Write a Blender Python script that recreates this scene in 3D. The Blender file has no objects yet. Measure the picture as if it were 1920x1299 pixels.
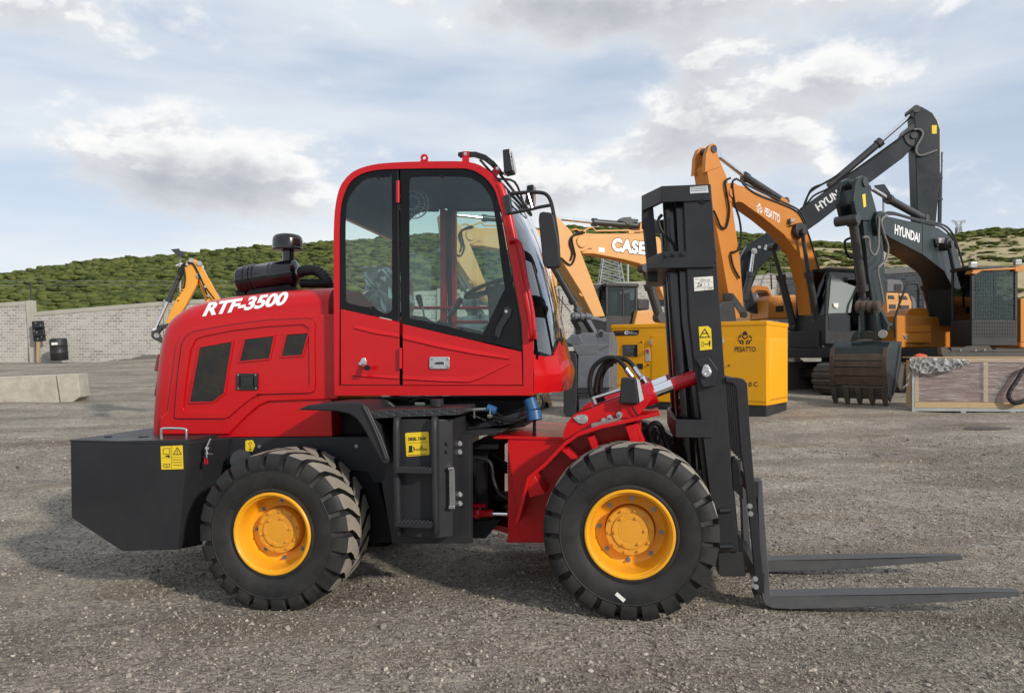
import bpy, bmesh, math, random
import numpy as np
from mathutils import Vector, Matrix, noise as mnoise
from mathutils.geometry import tessellate_polygon
from mathutils.bvhtree import BVHTree

random.seed(7)
rng = np.random.default_rng(11)
sc = bpy.context.scene
COL = sc.collection
rad = math.radians

# ---------------------------------------------------------------- camera
F_PX, CX, HV, CAM_H = 1386.0, 960.0, 668.0, 1.66      # focal length in photo pixels, centre column, horizon row, eye height
cam_d = bpy.data.cameras.new("camera")
cam_d.sensor_width = 36.0
cam_d.lens = 36.0 * F_PX / 1920.0
cam_d.shift_y = (HV - 649.5) / 1920.0
cam_d.clip_start, cam_d.clip_end = 0.05, 3000.0
cam = bpy.data.objects.new("camera", cam_d)
cam.location = (0, 0, CAM_H)
cam.rotation_euler = (rad(90), 0, 0)
COL.objects.link(cam)
sc.camera = cam

# ---------------------------------------------------------------- light, sky, exposure
SUN_EL = rad(25.5)
SUN = Vector((0.70 * math.cos(SUN_EL), -0.714 * math.cos(SUN_EL), math.sin(SUN_EL))).normalized()
sun_d = bpy.data.lights.new("sun", 'SUN')
sun_d.energy, sun_d.angle, sun_d.color = 3.3, rad(3.5), (1.0, 0.94, 0.85)
sun = bpy.data.objects.new("sun", sun_d)
sun.rotation_euler = SUN.to_track_quat('Z', 'Y').to_euler()
sun.location = (20, -15, 20)
COL.objects.link(sun)

sc.view_settings.view_transform = 'Standard'
sc.view_settings.look = 'None'
sc.view_settings.exposure = 0.0
sc.view_settings.gamma = 1.0
sc.view_settings.use_curve_mapping = False

def build_world():
    w = bpy.data.worlds.new("World"); sc.world = w; w.use_nodes = True
    nt = w.node_tree; N = nt.nodes; L = nt.links
    N.clear()
    def node(t, **k):
        n = N.new(t)
        for a, b in k.items(): setattr(n, a, b)
        return n
    def val(s, v):
        if isinstance(v, bpy.types.NodeSocket): L.new(v, s)
        else: s.default_value = v
    def m(op, a, b=None, c=None, clamp=False):
        n = node('ShaderNodeMath', operation=op); n.use_clamp = clamp
        val(n.inputs[0], a)
        if b is not None: val(n.inputs[1], b)
        if c is not None: val(n.inputs[2], c)
        return n.outputs[0]
    def sstep(a, b, x):
        n = node('ShaderNodeMapRange'); n.interpolation_type = 'SMOOTHSTEP'
        val(n.inputs['Value'], x); n.inputs['From Min'].default_value = a; n.inputs['From Max'].default_value = b
        return n.outputs[0]
    def mixc(f, a, b):
        n = node('ShaderNodeMix', data_type='RGBA')
        val(n.inputs[0], f); val(n.inputs[6], a); val(n.inputs[7], b)
        return n.outputs[2]
    tc = node('ShaderNodeTexCoord')
    sky = node('ShaderNodeTexSky', sky_type='NISHITA')
    sky.sun_disc = False; sky.sun_elevation = SUN_EL; sky.sun_rotation = math.atan2(SUN.x, SUN.y)
    sky.altitude = 2000.0; sky.air_density = 1.0; sky.dust_density = 1.6; sky.ozone_density = 1.2
    # named cloud banks: direction (x/y, z/y), half sizes, weight
    banks = [(-0.49, 0.28, 0.17, 0.075, 0.32), (-0.38, 0.245, 0.12, 0.045, 0.24), (-0.31, 0.250, 0.05, 0.025, 0.18), (-0.55, 0.42, 0.08, 0.08, 0.12),
             (0.08, 0.48, 0.24, 0.06, 0.42), (0.24, 0.42, 0.12, 0.045, 0.18), (0.34, 0.345, 0.17, 0.07, 0.26), (0.27, 0.295, 0.12, 0.04, 0.20), (0.46, 0.375, 0.10, 0.04, 0.15), (0.04, 0.245, 0.13, 0.045, 0.26), (0.10, 0.215, 0.12, 0.03, 0.14),
             (-0.68, 0.495, 0.15, 0.05, 0.30), (0.50, 0.49, 0.22, 0.04, 0.24), (-0.24, 0.36, 0.06, 0.05, 0.10), (-0.16, 0.205, 0.2, 0.03, 0.08), (0.45, 0.22, 0.2, 0.04, 0.08),
             (-0.18, 0.36, 0.22, 0.06, -0.16), (0.64, 0.33, 0.12, 0.08, -0.12), (0.10, 0.37, 0.10, 0.04, -0.12), (-0.66, 0.19, 0.10, 0.05, -0.10), (-0.60, 0.37, 0.12, 0.03, -0.12)]
    def dens(offset):
        add = node('ShaderNodeVectorMath', operation='ADD'); L.new(tc.outputs['Generated'], add.inputs[0]); add.inputs[1].default_value = offset
        v = add.outputs[0]
        sp = node('ShaderNodeSeparateXYZ'); L.new(v, sp.inputs[0])
        yy = m('MAXIMUM', sp.outputs[1], 0.02)
        u = m('DIVIDE', sp.outputs[0], yy); q = m('DIVIDE', sp.outputs[2], yy)
        mp = node('ShaderNodeMapping'); L.new(v, mp.inputs[0]); mp.inputs['Scale'].default_value = (1, 1, 1.9)
        mp.inputs['Location'].default_value = (3.1, 1.7, 0.35)
        nz = node('ShaderNodeTexNoise'); L.new(mp.outputs[0], nz.inputs['Vector'])
        nz.inputs['Scale'].default_value = 6.5; nz.inputs['Detail'].default_value = 10; nz.inputs['Roughness'].default_value = 0.58
        nz.inputs['Distortion'].default_value = 0.25
        nz2 = node('ShaderNodeTexNoise'); L.new(mp.outputs[0], nz2.inputs['Vector'])
        nz2.inputs['Scale'].default_value = 12.0; nz2.inputs['Detail'].default_value = 7; nz2.inputs['Roughness'].default_value = 0.6
        tot = m('MULTIPLY_ADD', m('SUBTRACT', nz2.outputs[0], 0.5), 0.42, m('MULTIPLY_ADD', nz.outputs[0], 0.8, 0.08))
        for (bu, bq, su, sq, wt) in banks:
            a = m('POWER', m('DIVIDE', m('SUBTRACT', u, bu), su), 2.0); b = m('POWER', m('DIVIDE', m('SUBTRACT', q, bq), sq), 2.0)
            g = m('EXPONENT', m('MULTIPLY', m('ADD', a, b), -1.0))
            g = m('MULTIPLY', g, m('GREATER_THAN', sp.outputs[1], 0.05))
            tot = m('MULTIPLY_ADD', g, wt, tot)
        return tot
    d0 = dens((0, 0, 0))
    d1 = dens((0.010, -0.003, 0.020))
    cover = sstep(0.54, 0.76, d0)
    core = m('ADD', m('MULTIPLY', sstep(0.60, 1.05, d0), 1.05), m('MULTIPLY', m('SUBTRACT', d1, d0), 1.6), clamp=True)
    lit = m('MULTIPLY', sstep(-0.01, 0.10, m('SUBTRACT', d0, d1)), sstep(1.02, 0.72, d0))
    # veil of high cloud, thicker near the horizon
    mv = node('ShaderNodeMapping'); L.new(tc.outputs['Generated'], mv.inputs[0]); mv.inputs['Scale'].default_value = (1.0, 1.0, 4.5); mv.inputs['Rotation'].default_value = (0.0, 0.18, 0.0)
    nv = node('ShaderNodeTexNoise'); L.new(mv.outputs[0], nv.inputs['Vector']); nv.inputs['Scale'].default_value = 2.1; nv.inputs['Detail'].default_value = 6
    sz = node('ShaderNodeSeparateXYZ'); L.new(tc.outputs['Generated'], sz.inputs[0])
    low = sstep(0.30, 0.05, sz.outputs[2])
    veil = m('MULTIPLY_ADD', low, 0.55, m('MULTIPLY', sstep(0.34, 0.64, nv.outputs[0]), 0.70), clamp=True)
    veil = m('ADD', m('MULTIPLY', veil, 0.78), 0.27, clamp=True)
    blue = mixc(0.62, sky.outputs[0], (3.3, 4.25, 5.9, 1))
    hz = mixc(veil, blue, (6.5, 6.85, 7.1, 1))
    shade = mixc(core, (6.2, 6.4, 6.65, 1), (3.7, 3.85, 4.2, 1))
    ccol = mixc(lit, shade, (7.8, 7.75, 7.6, 1))
    out = mixc(m('MULTIPLY', cover, 0.93), hz, ccol)
    bg = node('ShaderNodeBackground'); L.new(out, bg.inputs[0]); bg.inputs[1].default_value = 0.13
    wo = node('ShaderNodeOutputWorld'); L.new(bg.outputs[0], wo.inputs[0])
build_world()

# ---------------------------------------------------------------- helpers
def zz(ox, oy, s):
    return lambda *pts: [(ox + x / s, oy + y / s) for (x, y) in pts]
z1 = zz(100, 400, 3); z2 = zz(100, 733, 3); z3 = zz(580, 260, 3.69); z4 = zz(580, 550, 3.69); z5 = zz(640, 730, 2.667)
z6 = zz(1020, 320, 4.174); z7 = zz(1020, 600, 4.174); z8 = zz(1240, 840, 2.824); z9 = zz(1280, 180, 3); z10 = zz(1380, 450, 3.556)
z11 = zz(0, 420, 4.174); z12 = zz(1020, 380, 6); z13 = zz(1180, 660, 7.38); z15 = zz(1040, 560, 8)
z16 = zz(1290, 840, 4.19); z17 = zz(1540, 500, 8); z18 = zz(1640, 400, 6.836)

class Frame:
    """A vertical working plane in the place: O on the ground, psi the yaw, x along it, y away from the viewer."""
    def __init__(s, O, psi):
        s.O = Vector(O); p = rad(psi); s.psi = p
        s.F = Vector((math.cos(p), -math.sin(p), 0)); s.R = Vector((math.sin(p), math.cos(p), 0))
    def L(s, x, y, z): return s.O + s.F * x + s.R * y + Vector((0, 0, z))
    def xz(s, u, v, y=0.0):
        d = Vector(((u - CX) / F_PX, 1.0, (HV - v) / F_PX)); c = Vector((0, 0, CAM_H)) - s.O
        cy = c.dot(s.R); dy = d.dot(s.R); t = (y - cy) / dy
        p = c + d * t
        return p.dot(s.F), p.z
    def P(s, u, v, y=0.0):
        x, z = s.xz(u, v, y); return s.L(x, y, z)

def world_at(u, v, Y): return Vector(((u - CX) / F_PX * Y, Y, CAM_H + (HV - v) / F_PX * Y))
def frame_at(u, Y, psi, z=0.0): return Frame(((u - CX) / F_PX * Y, Y, z), psi)

SPLIT = set('cab_window filter_bowl side_flank access_door hydraulic_line gusset mast_foot chassis_bolt hose_end wear_plate edge_plate bucket_side bucket_ear door_hinge stud shelf hinge_bolt hinge_plate far_window_pane far_window_border tail_lamp forklift_slot hood_vent exhaust_slot pipe_clip carriage_bolt glass_fixing screw guard_bar control_lever lever_grip tilt_hose bracket_bolt bracket_tab bracket_hole tank_bolt tie_bolt rail_stop carriage_bar deck_bolt mast_flange inner_rail lift_cylinder cage_post handle_screw far_side_panel middle_post side_cutter stick_clevis clevis_pin door_lock button_plate boom_fitting arm_pin hose_clip mast_hose front_frame frame_flange drain_hose lamp_cable bucket_link skid batten rail_bolt engine_hood_panel stay_cable lamp_rail screen_key pipe_fitting carriage_roller'.split())
class MB:
    def __init__(s): s.v = []; s.f = []; s.mi = []
    def add(s, verts, faces, mi=0):
        o = len(s.v); s.v.extend(Vector(p) for p in verts)
        for f in faces: s.f.append([o + i for i in f]); s.mi.append(mi)
    def loft(s, loops, closed=True, caps=True, mi=0):
        n = len(loops[0]); vs = [p for l in loops for p in l]; fs = []
        for k in range(len(loops) - 1):
            for i in range(n if closed else n - 1):
                j = (i + 1) % n
                fs.append([k * n + i, k * n + j, (k + 1) * n + j, (k + 1) * n + i])
        if caps:
            fs.append(list(range(n - 1, -1, -1))); fs.append([(len(loops) - 1) * n + i for i in range(n)])
        s.add(vs, fs, mi)
    def poly(s, fr, pts, y0, y1, mi=0, scale1=None):
        """pts: pixel outline seen on the plane y0 of the frame, carried straight back to y1."""
        q = [fr.xz(u, v, y0) for (u, v) in pts]
        s.prism(fr, q, y0, y1, mi)
    def prism(s, fr, q, y0, y1, mi=0):
        s.loft([[fr.L(x, y0, z) for x, z in q], [fr.L(x, y1, z) for x, z in q]], mi=mi)
    def ring(s, fr, outer, inners, y0, y1, yt=None, mi=0):
        yt = y0 if yt is None else yt
        lo = [[fr.xz(u, v, yt) for u, v in l] for l in [outer] + inners]
        tri = tessellate_polygon([[Vector((x, z, 0)) for x, z in l] for l in lo])
        flat = [p for l in lo for p in l]; n = len(flat)
        vs = [fr.L(x, y0, z) for x, z in flat] + [fr.L(x, y1, z) for x, z in flat]
        fs = [list(t) for t in tri] + [[n + i for i in reversed(t)] for t in tri]
        o = 0
        for l in lo:
            k = len(l)
            for i in range(k): a, b = o + i, o + (i + 1) % k; fs.append([a, b, n + b, n + a])
            o += k
        s.add(vs, fs, mi)
    def box(s, fr, x0, x1, y0, y1, z0, z1, mi=0):
        s.prism(fr, [(x0, z0), (x1, z0), (x1, z1), (x0, z1)], y0, y1, mi)
    def cyl(s, p0, p1, r0, r1=None, n=16, caps=True, mi=0):
        r1 = r0 if r1 is None else r1
        p0, p1 = Vector(p0), Vector(p1); a = (p1 - p0).normalized()
        b = a.orthogonal().normalized(); c = a.cross(b)
        def ring(p, r): return [p + (b * math.cos(t) + c * math.sin(t)) * r for t in [2 * math.pi * i / n for i in range(n)]]
        s.loft([ring(p0, r0), ring(p1, r1)], caps=caps, mi=mi)
    def lathe(s, p, a, prof, n=32, mi=0, caps=False):
        p = Vector(p); a = Vector(a).normalized(); b = a.orthogonal().normalized(); c = a.cross(b)
        s.loft([[p + a * h + (b * math.cos(t) + c * math.sin(t)) * r for t in [2 * math.pi * i / n for i in range(n)]] for r, h in prof], caps=caps, mi=mi)
    def tube(s, path, r, n=10, mi=0, smooth=0):
        path = [Vector(p) for p in path]
        if smooth:
            q = []
            for i in range(len(path) - 1):
                p0 = path[max(i - 1, 0)]; p1 = path[i]; p2 = path[i + 1]; p3 = path[min(i + 2, len(path) - 1)]
                for k in range(smooth):
                    t = k / smooth
                    q.append(0.5 * ((2 * p1) + (p2 - p0) * t + (2 * p0 - 5 * p1 + 4 * p2 - p3) * t * t + (3 * p1 - p0 - 3 * p2 + p3) * t ** 3))
            path = q + [path[-1]]
        t0 = (path[1] - path[0]).normalized(); b = t0.orthogonal().normalized(); loops = []
        for i, p in enumerate(path):
            t = (path[min(i + 1, len(path) - 1)] - path[max(i - 1, 0)]).normalized()
            b = (b - t * b.dot(t))
            b = b.normalized() if b.length > 1e-6 else t.orthogonal().normalized()
            c = t.cross(b); rr = r(i / (len(path) - 1)) if callable(r) else r
            loops.append([p + (b * math.cos(k * 2 * math.pi / n) + c * math.sin(k * 2 * math.pi / n)) * rr for k in range(n)])
        s.loft(loops, mi=mi)
    def ball(s, p, r, n=12, sc_=(1, 1, 1), mi=0):
        p = Vector(p); loops = []
        for i in range(1, n // 2):
            th = math.pi * i / (n // 2)
            loops.append([p + Vector((math.sin(th) * math.cos(t) * r * sc_[0], math.sin(th) * math.sin(t) * r * sc_[1], math.cos(th) * r * sc_[2])) for t in [2 * math.pi * k / n for k in range(n)]])
        s.loft(loops, mi=mi)
    def bolt(s, p, a, r, h, mi=0):
        p = Vector(p); a = Vector(a).normalized()
        s.cyl(p - a * 0.002, p + a * h * 0.35, r * 1.5, n=14, mi=mi); s.cyl(p + a * h * 0.35, p + a * h, r, n=6, mi=mi)
    def islands(s):
        par = list(range(len(s.v)))
        def find(a):
            while par[a] != a: par[a] = par[par[a]]; a = par[a]
            return a
        for f in s.f:
            for i in f[1:]: par[find(f[0])] = find(i)
        gr = {}
        for k, f in enumerate(s.f): gr.setdefault(find(f[0]), []).append(k)
        boxes = []
        for fl in gr.values():
            vs = {i for k in fl for i in s.f[k]}
            boxes.append([[min(s.v[i][a] for i in vs) - .0015 for a in range(3)], [max(s.v[i][a] for i in vs) + .0015 for a in range(3)], list(fl)])
        merged = True
        while merged:
            merged = False
            for i in range(len(boxes)):
                for j in range(i + 1, len(boxes)):
                    A, B = boxes[i], boxes[j]
                    if all(A[0][a] <= B[1][a] and B[0][a] <= A[1][a] for a in range(3)):
                        boxes[i] = [[min(A[0][a], B[0][a]) for a in range(3)], [max(A[1][a], B[1][a]) for a in range(3)], A[2] + B[2]]; boxes.pop(j); merged = True; break
                if merged: break
        out = []
        for b_ in boxes:
            mb = MB(); mp = {}
            for k in b_[2]:
                for i in s.f[k]:
                    if i not in mp: mp[i] = len(mb.v); mb.v.append(s.v[i])
                mb.f.append([mp[i] for i in s.f[k]]); mb.mi.append(s.mi[k])
            out.append(mb)
        return out
    def build(s, name, mats, parent=None, **k):
        """parts named in SPLIT become one mesh per separate piece"""
        if name in SPLIT:
            res = [m_.build1(name, mats, parent, **k) for m_ in s.islands()]; return res[0]
        return s.build1(name, mats, parent, **k)
    def build1(s, name, mats, parent=None, bevel=0.0, seg=2, smooth=True, angle=35, root=None):
        me = bpy.data.meshes.new(name)
        rt = root or (root_of(parent) if parent else None)
        M = rt.matrix_basis.inverted() if rt else Matrix.Identity(4)
        me.from_pydata([M @ v for v in s.v], [], s.f)
        bm = bmesh.new(); bm.from_mesh(me)
        bmesh.ops.recalc_face_normals(bm, faces=bm.faces)
        bm.to_mesh(me); bm.free()
        mats = mats if isinstance(mats, (list, tuple)) else [mats]
        for m_ in mats: me.materials.append(m_)
        if len(mats) > 1: me.polygons.foreach_set('material_index', s.mi)
        o = bpy.data.objects.new(name, me); COL.objects.link(o)
        if parent: o.parent = parent
        if smooth:
            me.polygons.foreach_set('use_smooth', [True] * len(me.polygons))
            if not bevel: me.set_sharp_from_angle(angle=rad(angle))
        if bevel:
            b = o.modifiers.new('bevel', 'BEVEL'); b.width = bevel; b.segments = seg; b.limit_method = 'ANGLE'; b.angle_limit = rad(30)
            b.harden_normals = True
        return o

def root_of(o):
    while o.parent: o = o.parent
    return o
def tag(o, label, cat, group=None, kind=None):
    if label: o['label'] = label
    if cat: o['category'] = cat
    if group: o['group'] = group
    if kind: o['kind'] = kind
    return o
def thing(name, label, cat, loc=(0, 0, 0), psi=0.0, group=None):
    o = bpy.data.objects.new(name, None); COL.objects.link(o)
    o.empty_display_size = 0.2
    o.matrix_basis = Matrix.Translation(Vector(loc)) @ Matrix.Rotation(-psi, 4, 'Z')
    return tag(o, label, cat, group)

# ---------------------------------------------------------------- materials
def new_mat(name):
    m = bpy.data.materials.new(name); m.use_nodes = True
    nt = m.node_tree; return m, nt, nt.nodes['Principled BSDF']
def paint(name, col, rough=0.35, metal=0.0, coat=0.0, var=0.12, scale=2.5, bump=0.0, bscale=60.0, dirt=0.0, dirtcol=(0.22, 0.19, 0.15), spec=0.5, dscale=3.0):
    m, nt, b = new_mat(name); N, L = nt.nodes, nt.links
    tc = N.new('ShaderNodeTexCoord')
    n1 = N.new('ShaderNodeTexNoise'); n1.inputs['Scale'].default_value = scale; n1.inputs['Detail'].default_value = 6; n1.inputs['Roughness'].default_value = 0.65
    L.new(tc.outputs['Object'], n1.inputs['Vector'])
    mx = N.new('ShaderNodeMix'); mx.data_type = 'RGBA'
    c0 = [c * (1 - var) for c in col]; c1 = [min(1, c * (1 + var)) for c in col]
    mx.inputs[6].default_value = (*c0, 1); mx.inputs[7].default_value = (*c1, 1)
    L.new(n1.outputs[0], mx.inputs[0]); last = mx.outputs[2]
    rr = N.new('ShaderNodeMapRange'); L.new(n1.outputs[0], rr.inputs[0])
    rr.inputs['From Min'].default_value = 0.3; rr.inputs['From Max'].default_value = 0.7
    rr.inputs['To Min'].default_value = max(0.02, rough * 0.82); rr.inputs['To Max'].default_value = min(1, rough * 1.2)
    rough_out = rr.outputs[0]
    if dirt:
        n2 = N.new('ShaderNodeTexNoise'); n2.inputs['Scale'].default_value = dscale; n2.inputs['Detail'].default_value = 9; n2.inputs['Roughness'].default_value = 0.75
        L.new(tc.outputs['Object'], n2.inputs['Vector'])
        mr = N.new('ShaderNodeMapRange'); L.new(n2.outputs[0], mr.inputs[0]); mr.inputs['From Min'].default_value = 0.42; mr.inputs['From Max'].default_value = 0.75
        mr.inputs['To Max'].default_value = dirt
        md = N.new('ShaderNodeMix'); md.data_type = 'RGBA'; L.new(mr.outputs[0], md.inputs[0]); L.new(last, md.inputs[6]); md.inputs[7].default_value = (*dirtcol, 1)
        last = md.outputs[2]
        ra = N.new('ShaderNodeMath'); ra.operation = 'MULTIPLY_ADD'; ra.use_clamp = True; L.new(mr.outputs[0], ra.inputs[0]); ra.inputs[1].default_value = 0.6; L.new(rough_out, ra.inputs[2])
        rough_out = ra.outputs[0]
    L.new(last, b.inputs['Base Color']); L.new(rough_out, b.inputs['Roughness'])
    b.inputs['Metallic'].default_value = metal; b.inputs['Coat Weight'].default_value = coat; b.inputs['Coat Roughness'].default_value = 0.08
    b.inputs['Specular IOR Level'].default_value = spec
    if bump:
        n3 = N.new('ShaderNodeTexNoise'); n3.inputs['Scale'].default_value = bscale; n3.inputs['Detail'].default_value = 4
        L.new(tc.outputs['Object'], n3.inputs['Vector'])
        bp = N.new('ShaderNodeBump'); bp.inputs['Strength'].default_value = bump; bp.inputs['Distance'].default_value = 0.01
        L.new(n3.outputs[0], bp.inputs['Height']); L.new(bp.outputs[0], b.inputs['Normal'])
    return m
def glass_mat(name, tint, rough=0.0, refl=1.0, film=None):
    m, nt, b = new_mat(name); N, L = nt.nodes, nt.links
    N.remove(b); out = N['Material Output']
    t = N.new('ShaderNodeBsdfTransparent'); t.inputs[0].default_value = (*tint, 1)
    g = N.new('ShaderNodeBsdfGlossy'); g.inputs['Roughness'].default_value = rough; g.inputs[0].default_value = (0.95, 0.97, 1, 1)
    fr = N.new('ShaderNodeFresnel'); fr.inputs[0].default_value = 1.5
    k = N.new('ShaderNodeMath'); k.operation = 'MULTIPLY'; k.use_clamp = True; L.new(fr.outputs[0], k.inputs[0]); k.inputs[1].default_value = refl
    mx = N.new('ShaderNodeMixShader'); L.new(k.outputs[0], mx.inputs[0]); L.new(t.outputs[0], mx.inputs[1]); L.new(g.outputs[0], mx.inputs[2])
    last = mx.outputs[0]
    if film:
        d = N.new('ShaderNodeBsdfDiffuse'); d.inputs[0].default_value = (*film[0], 1)
        m2 = N.new('ShaderNodeMixShader'); m2.inputs[0].default_value = film[1]; L.new(last, m2.inputs[1]); L.new(d.outputs[0], m2.inputs[2]); last = m2.outputs[0]
    L.new(last, out.inputs[0])
    return m

M = {}
M['red'] = paint('red_paint', (0.53, 0.0035, 0.007), 0.30, coat=0.22, var=0.10, scale=1.5, dirt=0.06, dirtcol=(0.34, 0.06, 0.05), spec=0.28)
M['redcyl'] = paint('red_cylinder_paint', (0.45, 0.004, 0.012), 0.28, coat=0.25, var=0.12, spec=0.35)
M['black'] = paint('black_paint', (0.020, 0.0205, 0.0235), 0.42, var=0.22, dirt=0.16, dirtcol=(0.075, 0.068, 0.058), spec=0.34, dscale=2.2)
M['gloss_black'] = paint('gloss_black', (0.010, 0.010, 0.011), 0.16, coat=0.3, var=0.2)
M['dark'] = paint('dark_machinery', (0.008, 0.008, 0.009), 0.6, var=0.4, scale=9, spec=0.25)
M['rubber'] = paint('black_rubber', (0.013, 0.013, 0.014), 0.55, var=0.3, scale=8)
M['seal'] = paint('rubber_seal', (0.010, 0.010, 0.010), 0.5)
M['frit'] = paint('glass_border_black', (0.005, 0.005, 0.006), 0.12, var=0.1, spec=0.22)
M['yellow'] = paint('wheel_yellow', (0.86, 0.385, 0.008), 0.36, coat=0.12, var=0.14, scale=6, dirt=0.34, dirtcol=(0.36, 0.19, 0.06), dscale=5.0)
M['hub'] = paint('hub_yellow', (0.72, 0.32, 0.02), 0.5, var=0.10, scale=9, dirt=0.2, dirtcol=(0.35, 0.2, 0.08))
M['steel'] = paint('bright_steel', (0.62, 0.62, 0.62), 0.28, metal=1.0, var=0.1, scale=20)
M['chrome'] = paint('chrome_rod', (0.85, 0.85, 0.87), 0.10, metal=1.0, var=0.03)
M['boltsteel'] = paint('bolt_steel', (0.36, 0.35, 0.33), 0.4, metal=0.9, var=0.2, scale=20)
M['forksteel'] = paint('fork_steel', (0.065, 0.066, 0.070), 0.5, var=0.25, scale=7, dirt=0.35, dirtcol=(0.16, 0.15, 0.14))
M['tyre'] = paint('tyre_rubber', (0.016, 0.016, 0.0165), 0.55, var=0.35, scale=7, dirt=0.55, dirtcol=(0.062, 0.056, 0.048), bump=0.12, bscale=80, spec=0.35)
M['dust'] = paint('dusty_tread', (0.30, 0.265, 0.215), 0.9, var=0.28, scale=14, bump=0.25, bscale=120, dirt=0.5, dirtcol=(0.13, 0.115, 0.10), dscale=9)
M['sticker'] = paint('yellow_sticker', (0.80, 0.56, 0.02), 0.4, var=0.05)
M['ink'] = paint('black_ink', (0.012, 0.012, 0.012), 0.5)
M['white'] = paint('white_lettering', (0.82, 0.82, 0.82), 0.4, var=0.03)
M['paper'] = paint('white_paper', (0.78, 0.77, 0.70), 0.6, var=0.06, scale=25)
M['foil'] = paint('foil_label', (0.72, 0.71, 0.68), 0.35, metal=0.6, var=0.2, scale=40)
M['blue'] = paint('blue_cap', (0.015, 0.085, 0.21), 0.4)
M['redlens'] = paint('red_lamp_lens', (0.22, 0.006, 0.01), 0.15, coat=0.6)
M['lens'] = paint('lamp_lens', (0.55, 0.53, 0.5), 0.10, metal=0.7, var=0.3, scale=40)
M['cabin_dark'] = paint('cabin_trim', (0.020, 0.020, 0.021), 0.6, var=0.2)
M['seatwrap'] = glass_mat('plastic_wrap', (0.5, 0.5, 0.5), 0.16, 9.0, film=((0.66, 0.66, 0.66), 0.38))
M['knob'] = paint('lever_knob', (0.09, 0.006, 0.006), 0.25, coat=0.4)
M['glass'] = glass_mat('cab_glass', (0.84, 0.925, 0.90), 0.0, 1.0)
M['windscreen'] = glass_mat('windscreen_glass', (0.66, 0.78, 0.76), 0.0, 3.2)
M['exglass'] = glass_mat('excavator_glass', (0.34, 0.44, 0.42), 0.0, 1.3)
M['caseorange'] = paint('tan_orange_paint', (0.64, 0.31, 0.085), 0.40, var=0.10, scale=1.2, dirt=0.22, dirtcol=(0.45, 0.30, 0.15), dscale=1.5)
M['pesorange'] = paint('deep_orange_paint', (0.54, 0.19, 0.020), 0.38, var=0.10, scale=1.0, dirt=0.18, dirtcol=(0.35, 0.18, 0.06), dscale=1.5)
M['backhoe'] = paint('backhoe_yellow', (0.72, 0.30, 0.02), 0.4, var=0.08, dirt=0.12, dirtcol=(0.4, 0.25, 0.1))
M['genset'] = paint('generator_yellow', (0.80, 0.36, 0.003), 0.42, spec=0.3, var=0.05, scale=1.0, dirt=0.22, dirtcol=(0.48, 0.27, 0.06), dscale=1.6)
M['hyundai'] = paint('slate_paint', (0.016, 0.021, 0.026), 0.36, spec=0.3, coat=0.05, var=0.15, scale=1.0, dirt=0.22, dirtcol=(0.07, 0.07, 0.065), dscale=1.5)
M['hygreen'] = paint('green_slate_paint', (0.018, 0.029, 0.031), 0.34, spec=0.3, coat=0.08, var=0.15, scale=1.0, dirt=0.25, dirtcol=(0.07, 0.07, 0.06), dscale=1.5)
M['exdark'] = paint('machine_dark', (0.016, 0.017, 0.018), 0.5, var=0.3, dirt=0.25, dirtcol=(0.07, 0.06, 0.05))
M['barrel'] = paint('cylinder_dark', (0.035, 0.035, 0.036), 0.35, var=0.25, dirt=0.2, dirtcol=(0.08, 0.07, 0.06))
M['hose'] = paint('hydraulic_hose', (0.010, 0.010, 0.010), 0.5, var=0.3, spec=0.3)
M['greyhose'] = paint('grey_hose', (0.16, 0.155, 0.145), 0.5, var=0.3)
M['rust'] = paint('worn_rusty_steel', (0.065, 0.045, 0.033), 0.62, var=0.5, scale=7, dirt=0.8, dirtcol=(0.16, 0.125, 0.09), bump=0.2, bscale=30)
M['wornsteel'] = paint('worn_dark_steel', (0.06, 0.055, 0.05), 0.5, var=0.5, scale=8, dirt=0.6, dirtcol=(0.16, 0.12, 0.08))
M['greysteel'] = paint('grey_primer', (0.105, 0.112, 0.13), 0.55, var=0.2, scale=3, dirt=0.4, dirtcol=(0.22, 0.2, 0.18))
M['track'] = paint('dusty_track', (0.10, 0.085, 0.07), 0.8, var=0.4, scale=6)
M['concrete'] = paint('concrete', (0.40, 0.375, 0.32), 0.85, var=0.18, scale=1.2, dirt=0.45, dirtcol=(0.22, 0.20, 0.17), dscale=0.8, bump=0.2, bscale=20)
M['barrier'] = paint('barrier_concrete', (0.44, 0.41, 0.34), 0.85, var=0.22, scale=4.0, dirt=0.75, dirtcol=(0.22, 0.195, 0.16), bump=0.25, bscale=25)
M['wood'] = paint('pale_crate_wood', (0.42, 0.30, 0.16), 0.7, var=0.2, scale=6)
M['galv'] = paint('galvanised_steel', (0.36, 0.37, 0.37), 0.45, metal=0.6, var=0.15)
M['pylon'] = paint('pylon_steel', (0.30, 0.32, 0.33), 0.6, var=0.1)

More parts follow.
